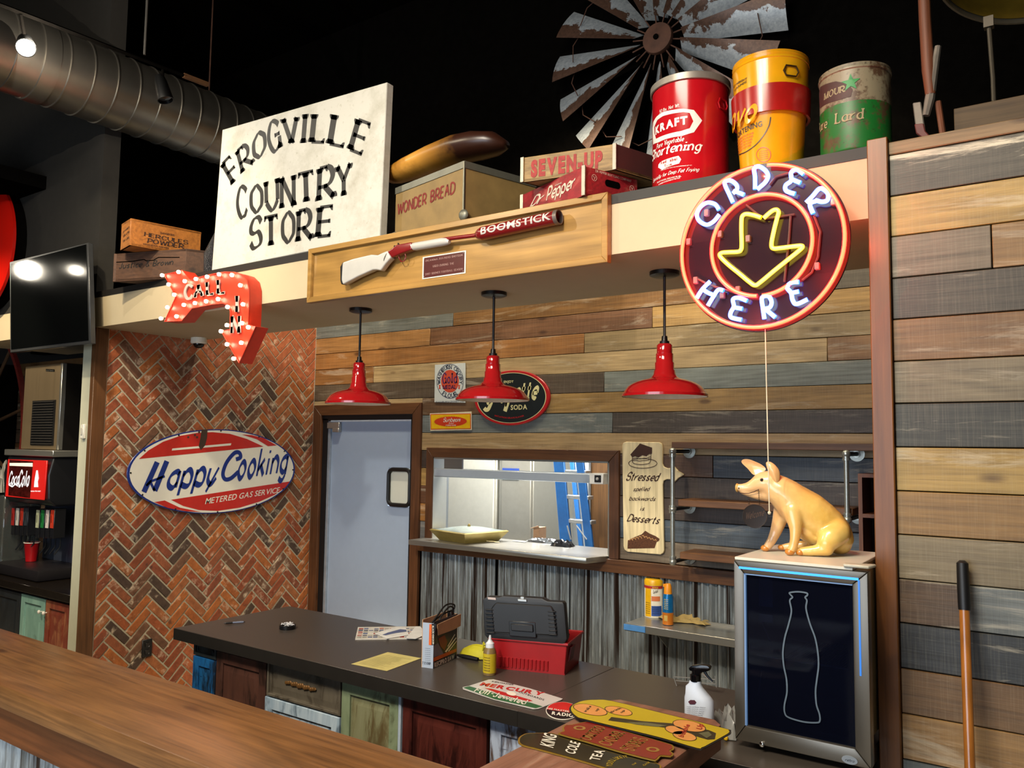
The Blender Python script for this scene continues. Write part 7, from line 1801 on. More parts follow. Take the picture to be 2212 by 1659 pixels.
# ================================================================= THINGS ON THE WORK COUNTER
ZC = 0.9155; SC = ZP(ZC)
def Zi(zx, zy): return (730+zx/4.1736, 1300+zy/4.1736)
a, b = SC.p3(483, 1349), SC.p3(526, 1346); up = np.array([0, 0, 0.006])
pen = thing('pen', 'silver and black ballpoint pen lying near the brick end of the counter', 'pen', (a+b)/2)
MB().tube([a+up, a+(b-a)*0.12+up], [0.0015, 0.0045], 10).tube([a+(b-a)*0.12+up, a+(b-a)*0.45+up], 0.0050, 10).build('grip', rub, pen)
MB().tube([a+(b-a)*0.45+up, b+up], 0.0048, 10).build('barrel', plain('pen_silver', '#8d97b0', 0.25, 0.5), pen); MB().tube([b+up, b+(b-a)*0.08+up], 0.0025, 8).build('clicker', rub, pen)
MB().obox(a+(b-a)*0.82+up*2, (b-a)*0.13, (0, 0.0012, 0), (0, 0, 0.0012)).build('clip', ss, pen)
c = SC.p3(621, 1358); tin = thing('round_tin', 'small round black tin heaped with white clippings on the counter', 'tin', c)
MB().lathe([(0, 0), (0.040, 0), (0.041, 0.003), (0.041, 0.020), (0.036, 0.020), (0.036, 0.012), (0, 0.012)], c, n=30).build('tin_body', plain('tin_black', '#0c0d10', 0.3, var=0.1), tin)
random.seed(4); m = MB()
for k in range(46):
    t, r = random.uniform(0, 2*PI), 0.033*math.sqrt(random.random()); p = c+np.array([r*math.cos(t), r*math.sin(t), 0.016+random.uniform(0, 0.012)]); d = random.uniform(0, PI); m.obox(p, (0.010*math.cos(d), 0.010*math.sin(d), random.uniform(-.003, .003)), (-0.0016*math.sin(d), 0.0016*math.cos(d), 0), (0, 0, 0.0008))
m.build('clippings', plain('clipping_white', '#c9c9cc', 0.6), tin, kind='stuff')
def flat_thing(name, label, cat, px, z, th, mat, S=None):
    S = S or ZP(z); t = thing(name, label, cat, S.p3(*px[0])); m = MB(); PO(m, S, px, 0.0003, th); m.build('sheet', mat, t); return t, S
mg, S_ = flat_thing('newspaper_flyer', 'colourful newspaper flyer behind the tool carton', 'newspaper', [Zi(155, 345), Zi(180, 235), Zi(745, 228), Zi(755, 338)], ZC, 0.004, plain('newsprint', '#b9b6ae', 0.6))
def cells(name, S, par, quad, nx, ny, pal, off, seed, cover=0.85):
    random.seed(seed); A, B, C2, D2 = [S.inv(q) for q in quad]; groups = {}
    for i in range(nx):
        for j in range(ny):
            if random.random() > cover: continue
            u0, u1, v0, v1 = (i+.08)/nx, (i+.92)/nx, (j+.1)/ny, (j+random.uniform(.5, .9))/ny
            f = lambda u, v: (A*(1-u)+B*u)*(1-v)+(D2*(1-u)+C2*u)*v
            groups.setdefault(random.choice(pal), MB()); 
            g = groups[list(groups)[random.randrange(len(groups))]]; PO(g, S, [f(u0, v0), f(u1, v0), f(u1, v1), f(u0, v1)], off, ab=True)
    for k, g in groups.items():
        if g.v: g.build(name, plain('print_'+k.strip('#'), k, 0.6, var=0.2, nscale=60), par)
cells('printed_picture', S_, mg, [Zi(165, 335), Zi(745, 330), Zi(738, 238), Zi(188, 243)], 12, 6, ['#8a2a22', '#3c3f52', '#8c8a80', '#a86a58', '#5a6480'], 0.0048, 3)
for k, (px, lab) in enumerate((([Zi(330, 285), Zi(530, 228), Zi(610, 232), Zi(640, 300), Zi(440, 335)], 'folded white leaflet printed with a blue blade, lying on the flyer'), ([Zi(610, 330), Zi(700, 225), Zi(750, 230), Zi(790, 300), Zi(700, 335)], 'plain white leaflet half under the tool carton'))):
    t_, s2 = flat_thing('leaflet', lab, 'leaflet', px, ZC+0.006+0.002*k, 0.001, plain('leaflet_white', '#c9c9c6', 0.5))
    if k == 0:
        m = MB(); PO(m, s2, [Zi(400, 300), Zi(450, 280), Zi(560, 250), Zi(615, 255), Zi(620, 272), Zi(520, 285), Zi(430, 305)], 0.0018); m.build('blade_picture', plain('blade_blue', '#4a5478', 0.5), t_)
yp, S_ = flat_thing('paper_sheet', 'pale yellow printed sheet of paper near the counter edge', 'paper', [Zi(120, 562), Zi(450, 455), Zi(752, 510), Zi(440, 625)], ZC, 0.0006, plain('yellow_paper', '#b3a768', 0.7))
m = MB()
A, B, D2 = [S_.inv(q) for q in (Zi(160, 560), Zi(425, 612), Zi(450, 470))]
for k in range(16):
    t = (k+1)/18; o_ = (D2-A)*t; random.seed(k); L = random.uniform(0.6, 0.95); w_ = np.array([0.0, 0.0]); n_ = (D2-A)*0.012; PO(m, S_, [A+o_+(B-A)*0.04, A+o_+(B-A)*L, A+o_+(B-A)*L+n_, A+o_+(B-A)*0.04+n_], 0.0013, ab=True)
m.build('print_lines', plain('faint_print', '#857c4c', 0.7), yp)
# tool carton
Lc, Mc, Rc = SC.p3(*Zi(752, 590)), SC.p3(*Zi(857, 603)), SC.p3(*Zi(1072, 505)); zct = YP(Mc[1]).p3(*Zi(888, 200))[2]
bx = thing('tool_carton', 'open BLACK+DECKER reciprocating saw carton holding a cable', 'carton', (Lc+Rc)/2)
Kc = Lc+Rc-Mc; cwh = plain('carton_pale', '#97a3b4', 0.5, var=0.03); kr = plain('kraft_card', '#8e6438', 0.8); cdk = plain('carton_dark', '#2c2830', 0.45, var=0.5, nscale=12)
Pl, Pr = plane3(Lc, Mc, Lc+np.array([0, 0, 1])), plane3(Mc, Rc, Mc+np.array([0, 0, 1]))
def wallp(a, b, name, mat, z1, th=0.003, lab=None):
    d = (b-a)/np.linalg.norm(b-a); n_ = np.array([-d[1], d[0], 0]); cc = (Lc+Rc)/2; n_ = n_ if n_@(cc-a) > 0 else -n_
    MB().prism([a, b, q3(b, z1), q3(a, z1)], n_*th).build(name, mat, bx)
wallp(Lc, Mc, 'end_panel', cwh, zct); wallp(Mc, Rc, 'front_panel', cdk, zct+0.006); wallp(Rc, Kc, 'end_panel', kr, zct+0.006); wallp(Kc, Lc, 'back_panel', kr, zct+0.012)
m = MB(); PO(m, Pr, [Zi(890, 205), Zi(1103, 108), Zi(1100, 215), Zi(1040, 250), Zi(898, 302)], 0.001, 0.003); m.build('torn_flap', kr, bx)
m = MB(); PO(m, Pr, [Zi(860, 505), Zi(1066, 420), Zi(1064, 450), Zi(860, 540)], 0.0012); m.build('orange_band', plain('carton_orange', '#c2571c', 0.5), bx)
m = MB(); PO(m, Pl, [Zi(825, 200), Zi(848, 202), Zi(845, 390), Zi(820, 388)], 0.0012); m.build('orange_stripe', plain('carton_orange', ''), bx)
m = MB(); PO(m, Pl, [Zi(846, 195), Zi(886, 200), Zi(858, 390), Zi(846, 390)], 0.0012); m.build('black_stripe', plain('carton_black', '#111013', 0.4), bx)
m = MB(); 
PO(m, Pr, [Zi(960, 450), Zi(1060, 320), Zi(1066, 326), Zi(975, 455)], 0.0014); PO(m, Pr, [Zi(985, 400), Zi(1050, 290), Zi(1054, 296), Zi(990, 405)], 0.0014); PO(m, Pr, [Zi(990, 445), Zi(1066, 350), Zi(1070, 354), Zi(998, 448)], 0.0014)
T(m, Pr, 'RECIPRO SAW', Zi(868, 590), Zi(1050, 510), Zi(868, 548), ('b', 0.05), 0.0014); T(m, Pl, 'BLACK+DECKER', Zi(852, 215), Zi(853, 385), Zi(866, 216), BOLD, 0.0014); m.build('white_lettering', white_e, bx)
m = MB(); PO(m, Pr, [Zi(905, 330), Zi(960, 300), Zi(985, 360), Zi(960, 440), Zi(920, 400)], 0.0012); m.build('tool_picture', plain('tool_red', '#7a2e28', 0.5), bx)
m = MB(); PO(m, Pr, [Zi(858, 400), Zi(900, 370), Zi(950, 470), Zi(862, 500)], 0.0012); m.build('lilac_picture', plain('tool_lilac', '#6a6478', 0.5), bx)
m = MB()
for k in range(8): T(m, Pl, 'cut wood metal', Zi(785, 420+k*18), Zi(835, 425+k*18), Zi(785, 412+k*18), SANS, 0.0012)
T(m, Pl, '7.0 AMP', Zi(762, 560), Zi(840, 570), Zi(762, 535), BOLD, 0.0012); m.build('fine_print', plain('print_grey', '#4c5462', 0.6), bx)
zc2 = zct; cc = (Lc+Rc)/2
cb_ = thing('power_cable', 'coiled black power cable and plug sticking out of the carton', 'cable', q3(cc, zct-0.1))
Pc = plane3(cc, cc+(Rc-Mc), cc+np.array([0, 0, 1]))
cl_ = [Zi(850, 190), Zi(900, 120), Zi(960, 40), Zi(1010, 18), Zi(1050, 30), Zi(1040, 70), Zi(980, 95), Zi(920, 130), Zi(870, 175), Zi(860, 240)]
MB().tube([Pc.p3(*q) for q in _catmull(cl_, 5)], 0.0038, 8).build('cord', cordm, cb_)
MB().tube([Pc.p3(*q)+np.array([0.01, 0.005, 0]) for q in _catmull([Zi(1020, 90), Zi(1015, 50), Zi(980, 45), Zi(930, 100), Zi(890, 170), Zi(900, 250)], 5)], 0.0038, 8).build('cord', cordm, cb_)
q = Pc.p3(*Zi(1015, 135)); MB().box(q[0]-0.014, q[0]+0.014, q[1]-0.012, q[1]+0.012, q[2]-0.03, q[2]+0.025).build('plug', rub, cb_, bevel=0.005)
q = Pc.p3(*Zi(930, 165)); t = thing('white_block', 'off-white padded block inside the carton mouth', 'packing', q); MB().obox(q+np.array([0, 0, -0.035]), (Rc-Mc)*0.2, (Lc-Mc)*0.25, (0, 0, 0.03)).build('pad', plain('pad_white', '#a8a8a0', 0.7), t, bevel=0.004)
# glue bottle
c = SC.p3(*Zi(1367, 652)); g = thing('glue_bottle', 'small squeeze bottle of brown glue with a yellow label', 'bottle', c); k_ = np.linalg.norm(YP(c[1]).p3(*Zi(1317, 650))-YP(c[1]).p3(*Zi(1417, 650)))/2
hh_ = YP(c[1]).p3(*Zi(1367, 300))[2]-ZC; r = k_*0.93
MB().lathe([(0, 0), (r, 0), (r*1.02, 0.004), (r, hh_*0.58), (r*0.75, hh_*0.68), (r*0.5, hh_*0.70), (0, hh_*0.70)], c, n=28).build('bottle_body', plain('glue_brown', '#6d5a38', 0.3), g)
MB().lathe([(r*0.68, hh_*0.69), (r*0.66, hh_*0.80), (r*0.45, hh_*0.83), (r*0.2, hh_*0.90), (r*0.22, hh_*0.93), (r*0.14, hh_), (0, hh_)], c, n=20).build('nozzle', plain('nozzle_white', '#b9bec4', 0.35), g)
cg = Cy(c[0], c[1], ZC, r, ZC+1, r); band(cg, ZC+hh_*0.06, ZC+hh_*0.55, -PI, 0.6).build('label', plain('glue_yellow', '#a89418', 0.45), g)
m = MB()
for k in range(6): TA(m, cg, 'GORILLA GLUE'[:0]+'WOOD GLUE', (-1.9, ZC+hh_*(0.12+k*0.065)), (-0.9, ZC+hh_*(0.12+k*0.065)), (-1.9, ZC+hh_*(0.145+k*0.065)), BOLD, 0.002)
m.build('lettering', plain('glue_print', '#4a3a10', 0.6), g)
# yellow work glove bundle
q = SC.p3(*Zi(1215, 520)); yb = MB(); n = 18; m_ = 9; vs = []; fs = []; e1 = (SC.p3(*Zi(1320, 525))-SC.p3(*Zi(1105, 480))); L = np.linalg.norm(e1); e1 = e1/L; e2 = np.array([-e1[1], e1[0], 0]); o0 = SC.p3(*Zi(1105, 478))
for i in range(n+1):
    u = i/n; wv = 0.050*math.sin(PI*min(1, 0.12+u*0.75))**0.6; hgt = 0.050*math.sin(PI*min(0.98, 0.08+u*0.62))**0.7
    for j in range(m_+1):
        v = j/m_*2-1; vs.append(o0+e1*L*u+e2*(wv*v+0.02)+np.array([0, 0, 0.002+hgt*max(0, 1-v*v)**0.5+0.0035*math.sin(v*16)]))
for i in range(n):
    for j in range(m_): a = i*(m_+1)+j; fs.append((a, a+1, a+m_+2, a+m_+1))
yl = thing('work_glove', 'folded yellow knitted glove lying between the carton and the toolbox', 'glove', q); yb.add(vs, fs).build('glove_body', plain('glove_yellow', '#a8a010', 0.7, var=0.15), yl, smooth=60)
MB().tube([o0+e1*L*u+e2*(-0.036)+np.array([0, 0, 0.008]) for u in (0, 0.3, 0.6, 0.95)], [0.003, 0.009, 0.010, 0.008], 8).build('dark_palm', rub, yl)
MB().tube([o0+e1*L*0.93+np.array([0, 0, 0.04]), o0+e1*L*0.96+np.array([0, 0, 0.075]), o0+e1*L*1.02+np.array([0, 0, 0.065])], 0.004, 6).build('loop', plain('glove_yellow', ''), yl)
# toolbox
Lt, Mt, Rt = SC.p3(*Zi(1400, 598)), SC.p3(*Zi(2045, 662)), SC.p3(*Zi(2112, 600)); Kt = Lt+Rt-Mt
dpt = (Rt-Mt); dpt = dpt/np.linalg.norm(dpt)*0.22; Rt = Mt+dpt; Kt = Lt+dpt
tb = thing('toolbox', 'red toolbox with its black lid standing open on the counter', 'toolbox', (Lt+Rt)/2)
rt_ = plain('toolbox_red', '#8d1016', 0.4, var=0.08); bkp = plain('toolbox_black', '#101114', 0.5, var=0.15, bump=0.1)
exf = (Mt-Lt)/np.linalg.norm(Mt-Lt); zt_ = YP(Mt[1]).p3(*Zi(2060, 380))[2]; outw = -dpt/np.linalg.norm(dpt)
def tbq(p, z, o=0, s=0): return q3(p, z)+outw*o+exf*s
for nm, a, b, n_, sa, sb in (('front_wall', Lt, Mt, outw, -0.012, 0.012), ('back_wall', Kt, Rt, -outw, -0.012, 0.012)):
    MB().prism([q3(a, ZC)+exf*0.0, q3(b, ZC), q3(b, zt_)+n_*0.012+exf*sb, q3(a, zt_)+n_*0.012+exf*sa], -n_*0.006).build(nm, rt_, tb, bevel=0.002)
for nm, a, b, n_ in (('end_wall', Mt, Rt, exf), ('end_wall', Lt, Kt, -exf)):
    MB().prism([q3(a, ZC), q3(b, ZC), q3(b, zt_)+n_*0.012-outw*0.012, q3(a, zt_)+n_*0.012+outw*0.012], -n_*0.006).build(nm, rt_, tb, bevel=0.002)
MB().prism([q3(Lt, ZC), q3(Mt, ZC), q3(Rt, ZC), q3(Kt, ZC)], (0, 0, 0.006)).build('base', rt_, tb)
MB().tube([tbq(Lt, zt_, 0.014, -0.014), tbq(Mt, zt_, 0.014, 0.014), tbq(Rt, zt_, -0.014, 0.014), tbq(Kt, zt_, -0.014, -0.014)], 0.006, 8, closed=True).build('rim', rt_, tb)
Lf = np.linalg.norm(Mt-Lt)
for k in range(13): p = tbq(Lt, 0, 0, Lf*(0.10+0.055*k)); MB().tube([q3(p, ZC+0.012)+outw*0.001, q3(p, ZC+0.052)+outw*0.004], [0.005, 0.0075], 8).build('grip_rib', rt_, tb)
MB().prism([tbq(Mt, ZC+0.05, 0.004-0.03, 0.004), tbq(Mt, ZC+0.05, -0.09, 0.004), tbq(Mt, zt_-0.02, -0.09, 0.014), tbq(Mt, zt_-0.02, -0.03, 0.014)], exf*0.006).build('side_recess', plain('toolbox_red_dark', '#5c0a0f', 0.5), tb)
def Zl(zx, zy): return (880+zx/2.91, 1100+zy/2.91)
PLd = plane3(tbq(Lt, zt_-0.01, 0.02), tbq(Mt, zt_-0.01, 0.02), tbq(Lt, zt_+0.2, 0.012))
ol = [(472, 570), (500, 549), (575, 553), (600, 545), (845, 560), (880, 578), (975, 583), (985, 600), (1003, 815), (990, 845), (975, 848), (500, 812), (485, 790)]
m = MB(); PO(m, PLd, [Zl(*p) for p in ol], -0.05, 0.05); lid = m.build('lid', bkp, tb, bevel=0.006, seg=2)
m = MB(); PO(m, PLd, [Zl(*p) for p in ((530, 620), (560, 585), (905, 605), (925, 640), (945, 795), (545, 775))], 0.0, 0.008); m.build('raised_face', bkp, lid, bevel=0.005)
for k in range(7):
    for xa_, xb_ in ((492, 545), (885, 935)):
        y_ = 625+k*24+(0 if xa_ < 600 else 12); m = MB(); PO(m, PLd, [Zl(xa_+k*1.5, y_), Zl(xb_+k*1.5, y_+3), Zl(xb_+k*1.5, y_+11), Zl(xa_+k*1.5, y_+8)], 0.001, 0.010); m.build('lid_rib', bkp, lid, bevel=0.002)
m = MB(); PO(m, PLd, [Zl(640, 698), Zl(810, 708), Zl(815, 808), Zl(645, 795)], 0.004, 0.006); m.build('handle_recess', plain('recess_black', '#0b0c0f', 0.4), lid, bevel=0.003)
m = MB(); PO(m, PLd, [Zl(655, 715), Zl(795, 723), Zl(798, 770), Zl(660, 760)], 0.009, 0.008); m.build('carry_handle', bkp, lid, bevel=0.003)
m = MB(); PO(m, PLd, [Zl(695, 562), Zl(750, 566), Zl(752, 582), Zl(697, 577)], 0.0, 0.006); m.build('latch', ss, lid, bevel=0.001)
m = MB(); PO(m, PLd, [Zl(712, 548), Zl(735, 550), Zl(735, 565), Zl(712, 563)], 0.0, 0.004); m.build('hasp', ss, lid, bevel=0.001)
m = MB(); PO(m, PLd, [Zl(505, 552), Zl(555, 556), Zl(558, 570), Zl(508, 566)], 0.0005, 0.002); m.build('sticker', plain('sticker_pale', '#a99a94', 0.4), lid)
t = thing('tool_scraps', 'grey tool poking out of the open end of the toolbox', 'tool', q3(Rt, zt_)); MB().tube([tbq(Rt, zt_-0.07, 0.10, -0.07), tbq(Rt, zt_+0.01, 0.07, -0.03)], 0.010, 10).build('shaft', plain('tool_grey', '#55585c', 0.4, 0.4), t)
# Mercury sign
def Z5b(zx, zy): return (960+zx/3.253, 1380+zy/3.253)
mc, S_ = flat_thing('outboard_sign', 'white and green MERCURY OUTBOARDS metal sign lying on the counter', 'sign', [Z5b(*p) for p in ((128, 343), (170, 335), (310, 290), (345, 288), (600, 352), (832, 425), (820, 434), (660, 494), (625, 496), (350, 430), (130, 356))], ZC+0.001, 0.002, plain('merc_white', '#b7b5b2', 0.3, var=0.03))
m = MB(); PO(m, S_, [Z5b(*p) for p in ((132, 348), (175, 337), (225, 352), (280, 372), (330, 380), (400, 405), (470, 420), (530, 440), (600, 452), (690, 480), (640, 493), (350, 428))], 0.0028); m.build('green_wave', plain('merc_green', '#1d5a34', 0.35), mc)
m = MB(); T(m, S_, 'MERCURY', Z5b(245, 330), Z5b(700, 405), Z5b(270, 310), ('b', 0.07), 0.0028); PO(m, S_, [Z5b(*p) for p in ((280, 350), (330, 355), (420, 380), (600, 432), (620, 442), (590, 445), (400, 398))], 0.0028); m.build('red_lettering', plain('merc_red', '#a81d1a', 0.35), mc)
m = MB(); T(m, S_, 'KIEKHAEFER', Z5b(330, 307), Z5b(485, 332), Z5b(340, 300), BOLD, 0.0028); T(m, S_, 'OUTBOARDS', Z5b(520, 382), Z5b(700, 440), Z5b(528, 372), BOLD, 0.0028); m.build('black_lettering', plain('merc_black', '#26262a', 0.4), mc)
m = MB(); T(m, S_, 'Full-Jeweled', Z5b(205, 375), Z5b(570, 468), Z5b(222, 345), SCRIPTB, 0.0032); PO(m, S_, ELL(S_.inv(Z5b(470, 390)), S_.inv(Z5b(505, 400)), S_.inv(Z5b(478, 378)), 20), 0.0034, ab=True); m.build('white_lettering', white_e, mc)
def Z10(zx, zy): return (1110+zx/4.514, 1480+zy/4.514)
Sr = ZP(ZC+0.001); Cc, Rr_, Tt_ = [Sr.inv(Z10(*q)) for q in ((475, 252), (635, 275), (510, 172))]
hm = thing('radio_sign', 'round red and black HIS MASTER\'S VOICE RADIO sign tucked under the yellow sign', 'sign', Sr.p3(*Z10(475, 252)))
m = MB(); PO(m, Sr, ELL(Cc, Rr_, Tt_, 48), 0, 0.002, ab=True); m.build('rim', white_e, hm)
m = MB(); PO(m, Sr, ELL(Cc, Rr_, Tt_, 48, 0.96), 0.0026, ab=True); m.build('black_field', plain('hmv_black', '#0f0d0e', 0.3), hm)
m = MB(); PO(m, Sr, [tuple(p) for p in ELL(Cc, Rr_, Tt_, 30, 0.95, -10, 190)], 0.0031, ab=True); m.build('red_field', plain('hmv_red', '#b5201a', 0.3), hm)
m = MB(); T(m, Sr, "HIS MASTER'S VOICE", Z10(325, 243), Z10(700, 300), Z10(332, 228), ('b', 0.03), 0.0036); T(m, Sr, 'RADIO', Z10(368, 295), Z10(585, 322), Z10(375, 265), ('b', 0.06), 0.0036); m.build('white_lettering', white_e, hm)
# signs on the end wall of the bar
gold = plain('sign_gold', '#8a6c24', 0.35, 0.3, var=0.15)
def bsign(name, label, outline, z, rim, face, k=0.965):
    S = ZP(z); P = [S.inv(Z10(*p)) for p in outline]; P = [np.array(p) for p in _catmull([tuple(p) for p in P]+[tuple(P[0])], 3)[:-1]] if rim else P
    cc = sum(P)/len(P); t = thing(name, label, 'sign', S.pt(*cc)); m = MB(); PO(m, S, P, 0, 0.0022, ab=True); m.build('plate', rim, t)
    n = len(P); Q = []
    for i in range(n):
        d = P[(i+1) % n]-P[i-1]; d = d/(np.linalg.norm(d)+1e-9); nn = np.array([-d[1], d[0]]); nn = nn if nn@(cc-P[i]) > 0 else -nn; Q.append(P[i]+nn*(0.005 if k else 0))
    m = MB(); PO(m, S, Q, 0.0030, ab=True); m.build('face', face, t); return t, S
kc, S_ = bsign('tea_sign', 'long black KING COLE TEA sign with a gold rim, nearest the bar top', [(40, 560), (48, 520), (90, 490), (150, 476), (340, 474), (430, 490), (800, 590), (1200, 700), (1400, 770), (1440, 810), (1400, 870), (1280, 900), (1000, 850), (600, 735), (250, 640), (110, 605), (60, 585)], 1.0715, gold, plain('tea_black', '#17150f', 0.12, coat=0.5))
m = MB()
T(m, S_, 'KING', Z10(380, 625), Z10(420, 500), Z10(250, 590), ('b', 0.03), 0.0035); T(m, S_, 'COLE', Z10(590, 690), Z10(650, 575), Z10(490, 660), ('b', 0.03), 0.0035); T(m, S_, 'TEA', Z10(830, 752), Z10(890, 650), Z10(730, 735), ('b', 0.03), 0.0035); m.build('white_lettering', white_e, kc)
m = MB(); TC(m, S_, "YOU'LL LIKE IT", Z10(960, 810), Z10(1000, 745), Z10(1120, 722), Z10(935, 785), ('b', 0.02), 0.0035); T(m, S_, 'THE', Z10(1160, 800), Z10(1200, 775), Z10(1148, 790), ('b', 0.02), 0.0035); T(m, S_, 'FLAVOR', Z10(1270, 805), Z10(1330, 770), Z10(1255, 790), ('b', 0.02), 0.0035); m.build('yellow_lettering', plain('tea_gold', '#9c8424', 0.3), kc)
cs, S_ = bsign('cigar_sign', 'red UNITED CIGAR STORES sign with scalloped gold edges in the middle of the bar end', [(450, 490), (452, 465), (480, 455), (470, 425), (500, 395), (560, 392), (700, 365), (820, 385), (1200, 490), (1500, 575), (1555, 600), (1560, 635), (1530, 650), (1560, 680), (1530, 705), (1440, 700), (1400, 735), (1340, 738), (1000, 650), (700, 560)], 1.0765, gold, plain('cigar_red', '#7a1f17', 0.15, coat=0.5))
m = MB(); T(m, S_, 'UNITED', Z10(740, 555), Z10(900, 425), Z10(640, 530), SERIF, 0.0035); T(m, S_, 'CIGAR', Z10(930, 610), Z10(1090, 480), Z10(820, 580), SERIF, 0.0035); T(m, S_, 'STORES', Z10(1160, 660), Z10(1310, 540), Z10(1030, 635), SERIF, 0.0035)
for q in ((640, 430), (1355, 640)): c_ = S_.inv(Z10(*q)); RING(m, S_, c_, c_+np.array([0.017, 0]), c_+np.array([0, 0.017]), 0.55, 1, 0.0035, 20)
m.build('gold_lettering', plain('cigar_gold', '#9c7a3a', 0.35, 0.3), cs)
bu, S_ = bsign('bubble_sign', 'long yellow BUBBLE UP sign lying on the bar end nearest the fridge', [(545, 262), (548, 215), (600, 180), (680, 155), (800, 148), (960, 160), (1500, 290), (2060, 428), (2110, 450), (2118, 472), (2080, 500), (1900, 600), (1850, 622), (1780, 630), (1400, 520), (700, 350), (600, 318)], 1.0815, plain('bubble_black_rim', '#121212', 0.3), plain('bubble_yellow', '#b7a21c', 0.12, coat=0.5, var=0.04))
org = plain('bubble_orange', '#c98a4a', 0.2)
m = MB()
def el10(c, rx, ry, sk=0.0): return [Z10(c[0]+rx*math.cos(t)+sk*math.sin(t), c[1]+ry*math.sin(t)+rx*math.cos(t)*0.18) for t in [2*PI*k/28 for k in range(28)]]
es = [((745, 252), 165, 50), ((1020, 264), 133, 40), ((1710, 410), 160, 52), ((1570, 450), 95, 38), ((1665, 510), 115, 42)]
for e in es: PO(m, S_, el10(*e), 0.0035)
m.build('orange_bubbles', org, bu)
m = MB()
for e in es: STROKE(m, S_, el10(*e), 0.0022, 0.0039, closed=True, sm=False)
T(m, S_, 'wake', Z10(700, 280), Z10(760, 218), Z10(672, 268), BOLD, 0.0041); T(m, S_, 'up', Z10(810, 270), Z10(835, 240), Z10(785, 262), BOLD, 0.0041)
T(m, S_, 'drink', Z10(950, 285), Z10(1060, 235), Z10(925, 275), BOLD, 0.0041); T(m, S_, 'up', Z10(1050, 285), Z10(1090, 258), Z10(1030, 275), BOLD, 0.0041)
PO(m, S_, [Z10(*p) for p in ((920, 355), (950, 322), (1000, 328), (1250, 362), (1560, 385), (1900, 450), (1972, 480), (1960, 540), (1890, 545), (1500, 430), (1150, 385), (960, 362))], 0.0033)
m.build('black_drawing', plain('bubble_ink', '#2a2416', 0.3), bu)
m = MB(); T(m, S_, 'bubble', Z10(1650, 525), Z10(1720, 400), Z10(1600, 510), ('b', 0.03), 0.0044); T(m, S_, 'Up', Z10(1830, 450), Z10(1850, 395), Z10(1775, 435), ('b', 0.03), 0.0044); m.build('red_lettering', plain('bubble_red', '#94241a', 0.3), bu)
m = MB(); PO(m, S_, [Z10(*p) for p in ((1080, 372), (1300, 378), (1500, 408), (1400, 420), (1200, 398))], 0.0037); PO(m, S_, [Z10(*p) for p in ((1800, 480), (1900, 465), (1930, 500), (1880, 530))], 0.0037); m.build('bottle_shine', plain('bottle_green_grey', '#5a5a40', 0.2), bu)
# spray bottle
c = SC.p3(1512, 1604); c[1] = min(c[1], 2.56); c = np.array([-1.052, 2.555, ZC]); Sb = YP(c[1])
spb = thing('spray_bottle', 'white trigger spray bottle with a black head beside the fridge', 'spray bottle', c)
def Zs(zx, zy): return Sb.p3(1320+zx/2.185, 900+zy/2.185)
hw = (Zs(483, 1400)[0]-Zs(350, 1400)[0])/2; cx_ = (Zs(483, 1400)[0]+Zs(350, 1400)[0])/2; z_s = Zs(400, 1330)[2]; z_n = Zs(400, 1245)[2]; z_h = Zs(400, 1170)[2]
vs = []; fs = []; lv = [(ZC+0.001, 0.92, 0), (ZC+0.008, 1.0, 0), (z_s, 1.0, 0), (z_s+0.012, 0.86, -0.004), ((z_s+z_n)/2+0.008, 0.58, -0.016), (z_n-0.01, 0.42, -0.013), (z_n, 0.38, -0.012)]
for z, s_, o_ in lv: vs += [(cx_+o_+hw*s_*math.copysign(abs(math.cos(t))**0.8, math.cos(t)), c[1]+0.028*(0.5+0.5*s_)*s_**0.3*math.copysign(abs(math.sin(t))**0.8, math.sin(t)), z) for t in [2*PI*k/28 for k in range(28)]]
for i in range(len(lv)-1): fs += [(i*28+k, i*28+(k+1) % 28, (i+1)*28+(k+1) % 28, (i+1)*28+k) for k in range(28)]
fs.append(tuple(range(28))); m = MB().add(vs, fs); m.build('bottle_body', plain('bottle_white', '#b5bcca', 0.35, var=0.02), spb, smooth=60)
bkg = plain('gloss_black', '#08080a', 0.12)
nx_ = cx_-0.012
MB().lathe([(0.017, z_n-0.002), (0.018, z_n+0.018), (0.012, z_n+0.022), (0.012, z_n+0.035)], (nx_, c[1], 0), n=20).build('collar', bkg, spb)
hp_ = [Zs(372, 1182), Zs(385, 1172), Zs(425, 1168), Zs(460, 1172), Zs(472, 1182), Zs(465, 1198), Zs(430, 1205), Zs(415, 1225), Zs(398, 1225), Zs(395, 1200), Zs(375, 1196)]
MB().prism([(p[0], c[1]-0.012, p[2]) for p in hp_], (0, 0.024, 0)).build('trigger_head', bkg, spb, bevel=0.004, seg=2)
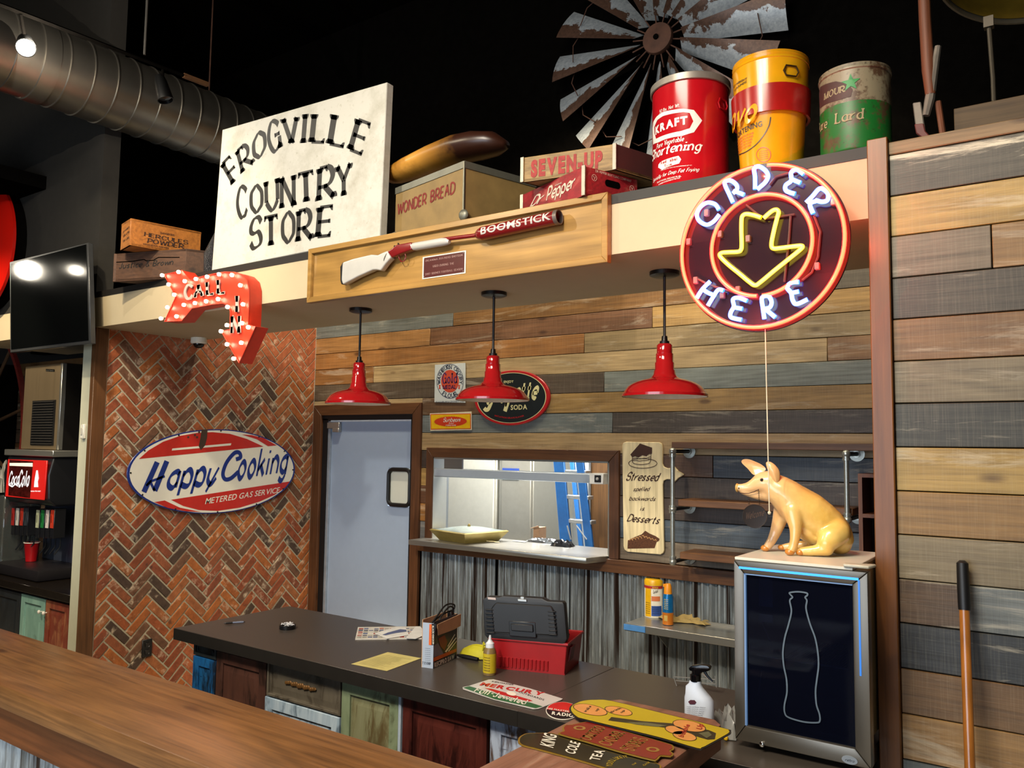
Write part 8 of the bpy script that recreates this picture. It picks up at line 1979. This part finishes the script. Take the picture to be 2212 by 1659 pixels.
MB().tube([Zs(440, 1200), Zs(455, 1225), Zs(480, 1250)], [0.005, 0.004, 0.003], 8).build('trigger', bkg, spb)
Sbf = YP(c[1]-0.0285)
lb_ = MB(); PO(lb_, Sbf, [(1320+x/2.185, 900+y/2.185) for x, y in ((364, 1345), (375, 1337), (395, 1338), (403, 1348), (395, 1358), (372, 1357))], 0.0008); lb_.build('label_oval', plain('label_plum', '#4a2430', 0.4), spb)
lb_ = MB()
for k in range(6): T(lb_, Sbf, 'multi surface cleaner', (1320+(358)/2.185, 900+(1370+k*9)/2.185), (1320+(450-k*4)/2.185, 900+(1375+k*9)/2.185), (1320+358/2.185, 900+(1365+k*9)/2.185), SANS, 0.0008)
lb_.build('fine_print', plain('label_ink', '#4c4f60', 0.5), spb)
cq = SC.p3(1575, 1575); crumple('clear_bag', 'small crumpled clear plastic bag with a yellow tag beside the fridge foot', 'bag', (-1.0, 2.66, ZC+0.0005), 0.05, 0.045, 0.10, plain('bag_clear', '#a9aaa8', 0.2, trans=0.4), 31, 10)
tag(MB().box(-0.985, -0.972, 2.60, 2.612, ZC+0.001, ZC+0.014).build('yellow_cap', plain('cap_yellow', '#c9a010', 0.4), None, bevel=0.003, origin=(-0.98, 2.606, ZC+0.007)), 'tiny yellow cap beside the clear plastic bag', 'cap')
rk = thing('wire_tray', 'thin wire rack behind the white spray bottle', 'rack', (-1.15, 3.05, ZC))
for q in (((1455, 1462), (1545, 1468)), ((1460, 1470), (1548, 1478)), ((1500, 1440), (1540, 1475)), ((1455, 1462), (1462, 1485)), ((1545, 1460), (1548, 1485))):
    A, B = YP(3.06).p3(*q[0]), YP(3.06).p3(*q[1]); A[2] = max(A[2], ZC+0.004); B[2] = max(B[2], ZC+0.004); MB().tube([A, B], 0.0022, 6).build('wire', ss, rk)

# printed marks made of many tiny pieces stay one part each
for o in list(bpy.data.objects):
    if o.parent is not None and any(k in o.name for k in ('lettering', 'fine_print', 'print_lines', 'highlights', 'orange_bubbles', 'black_drawing', 'printed_picture', 'clippings', 'bottle_shine', 'red_disc', 'red_bands', 'picture')):
        o['kind'] = 'stuff'
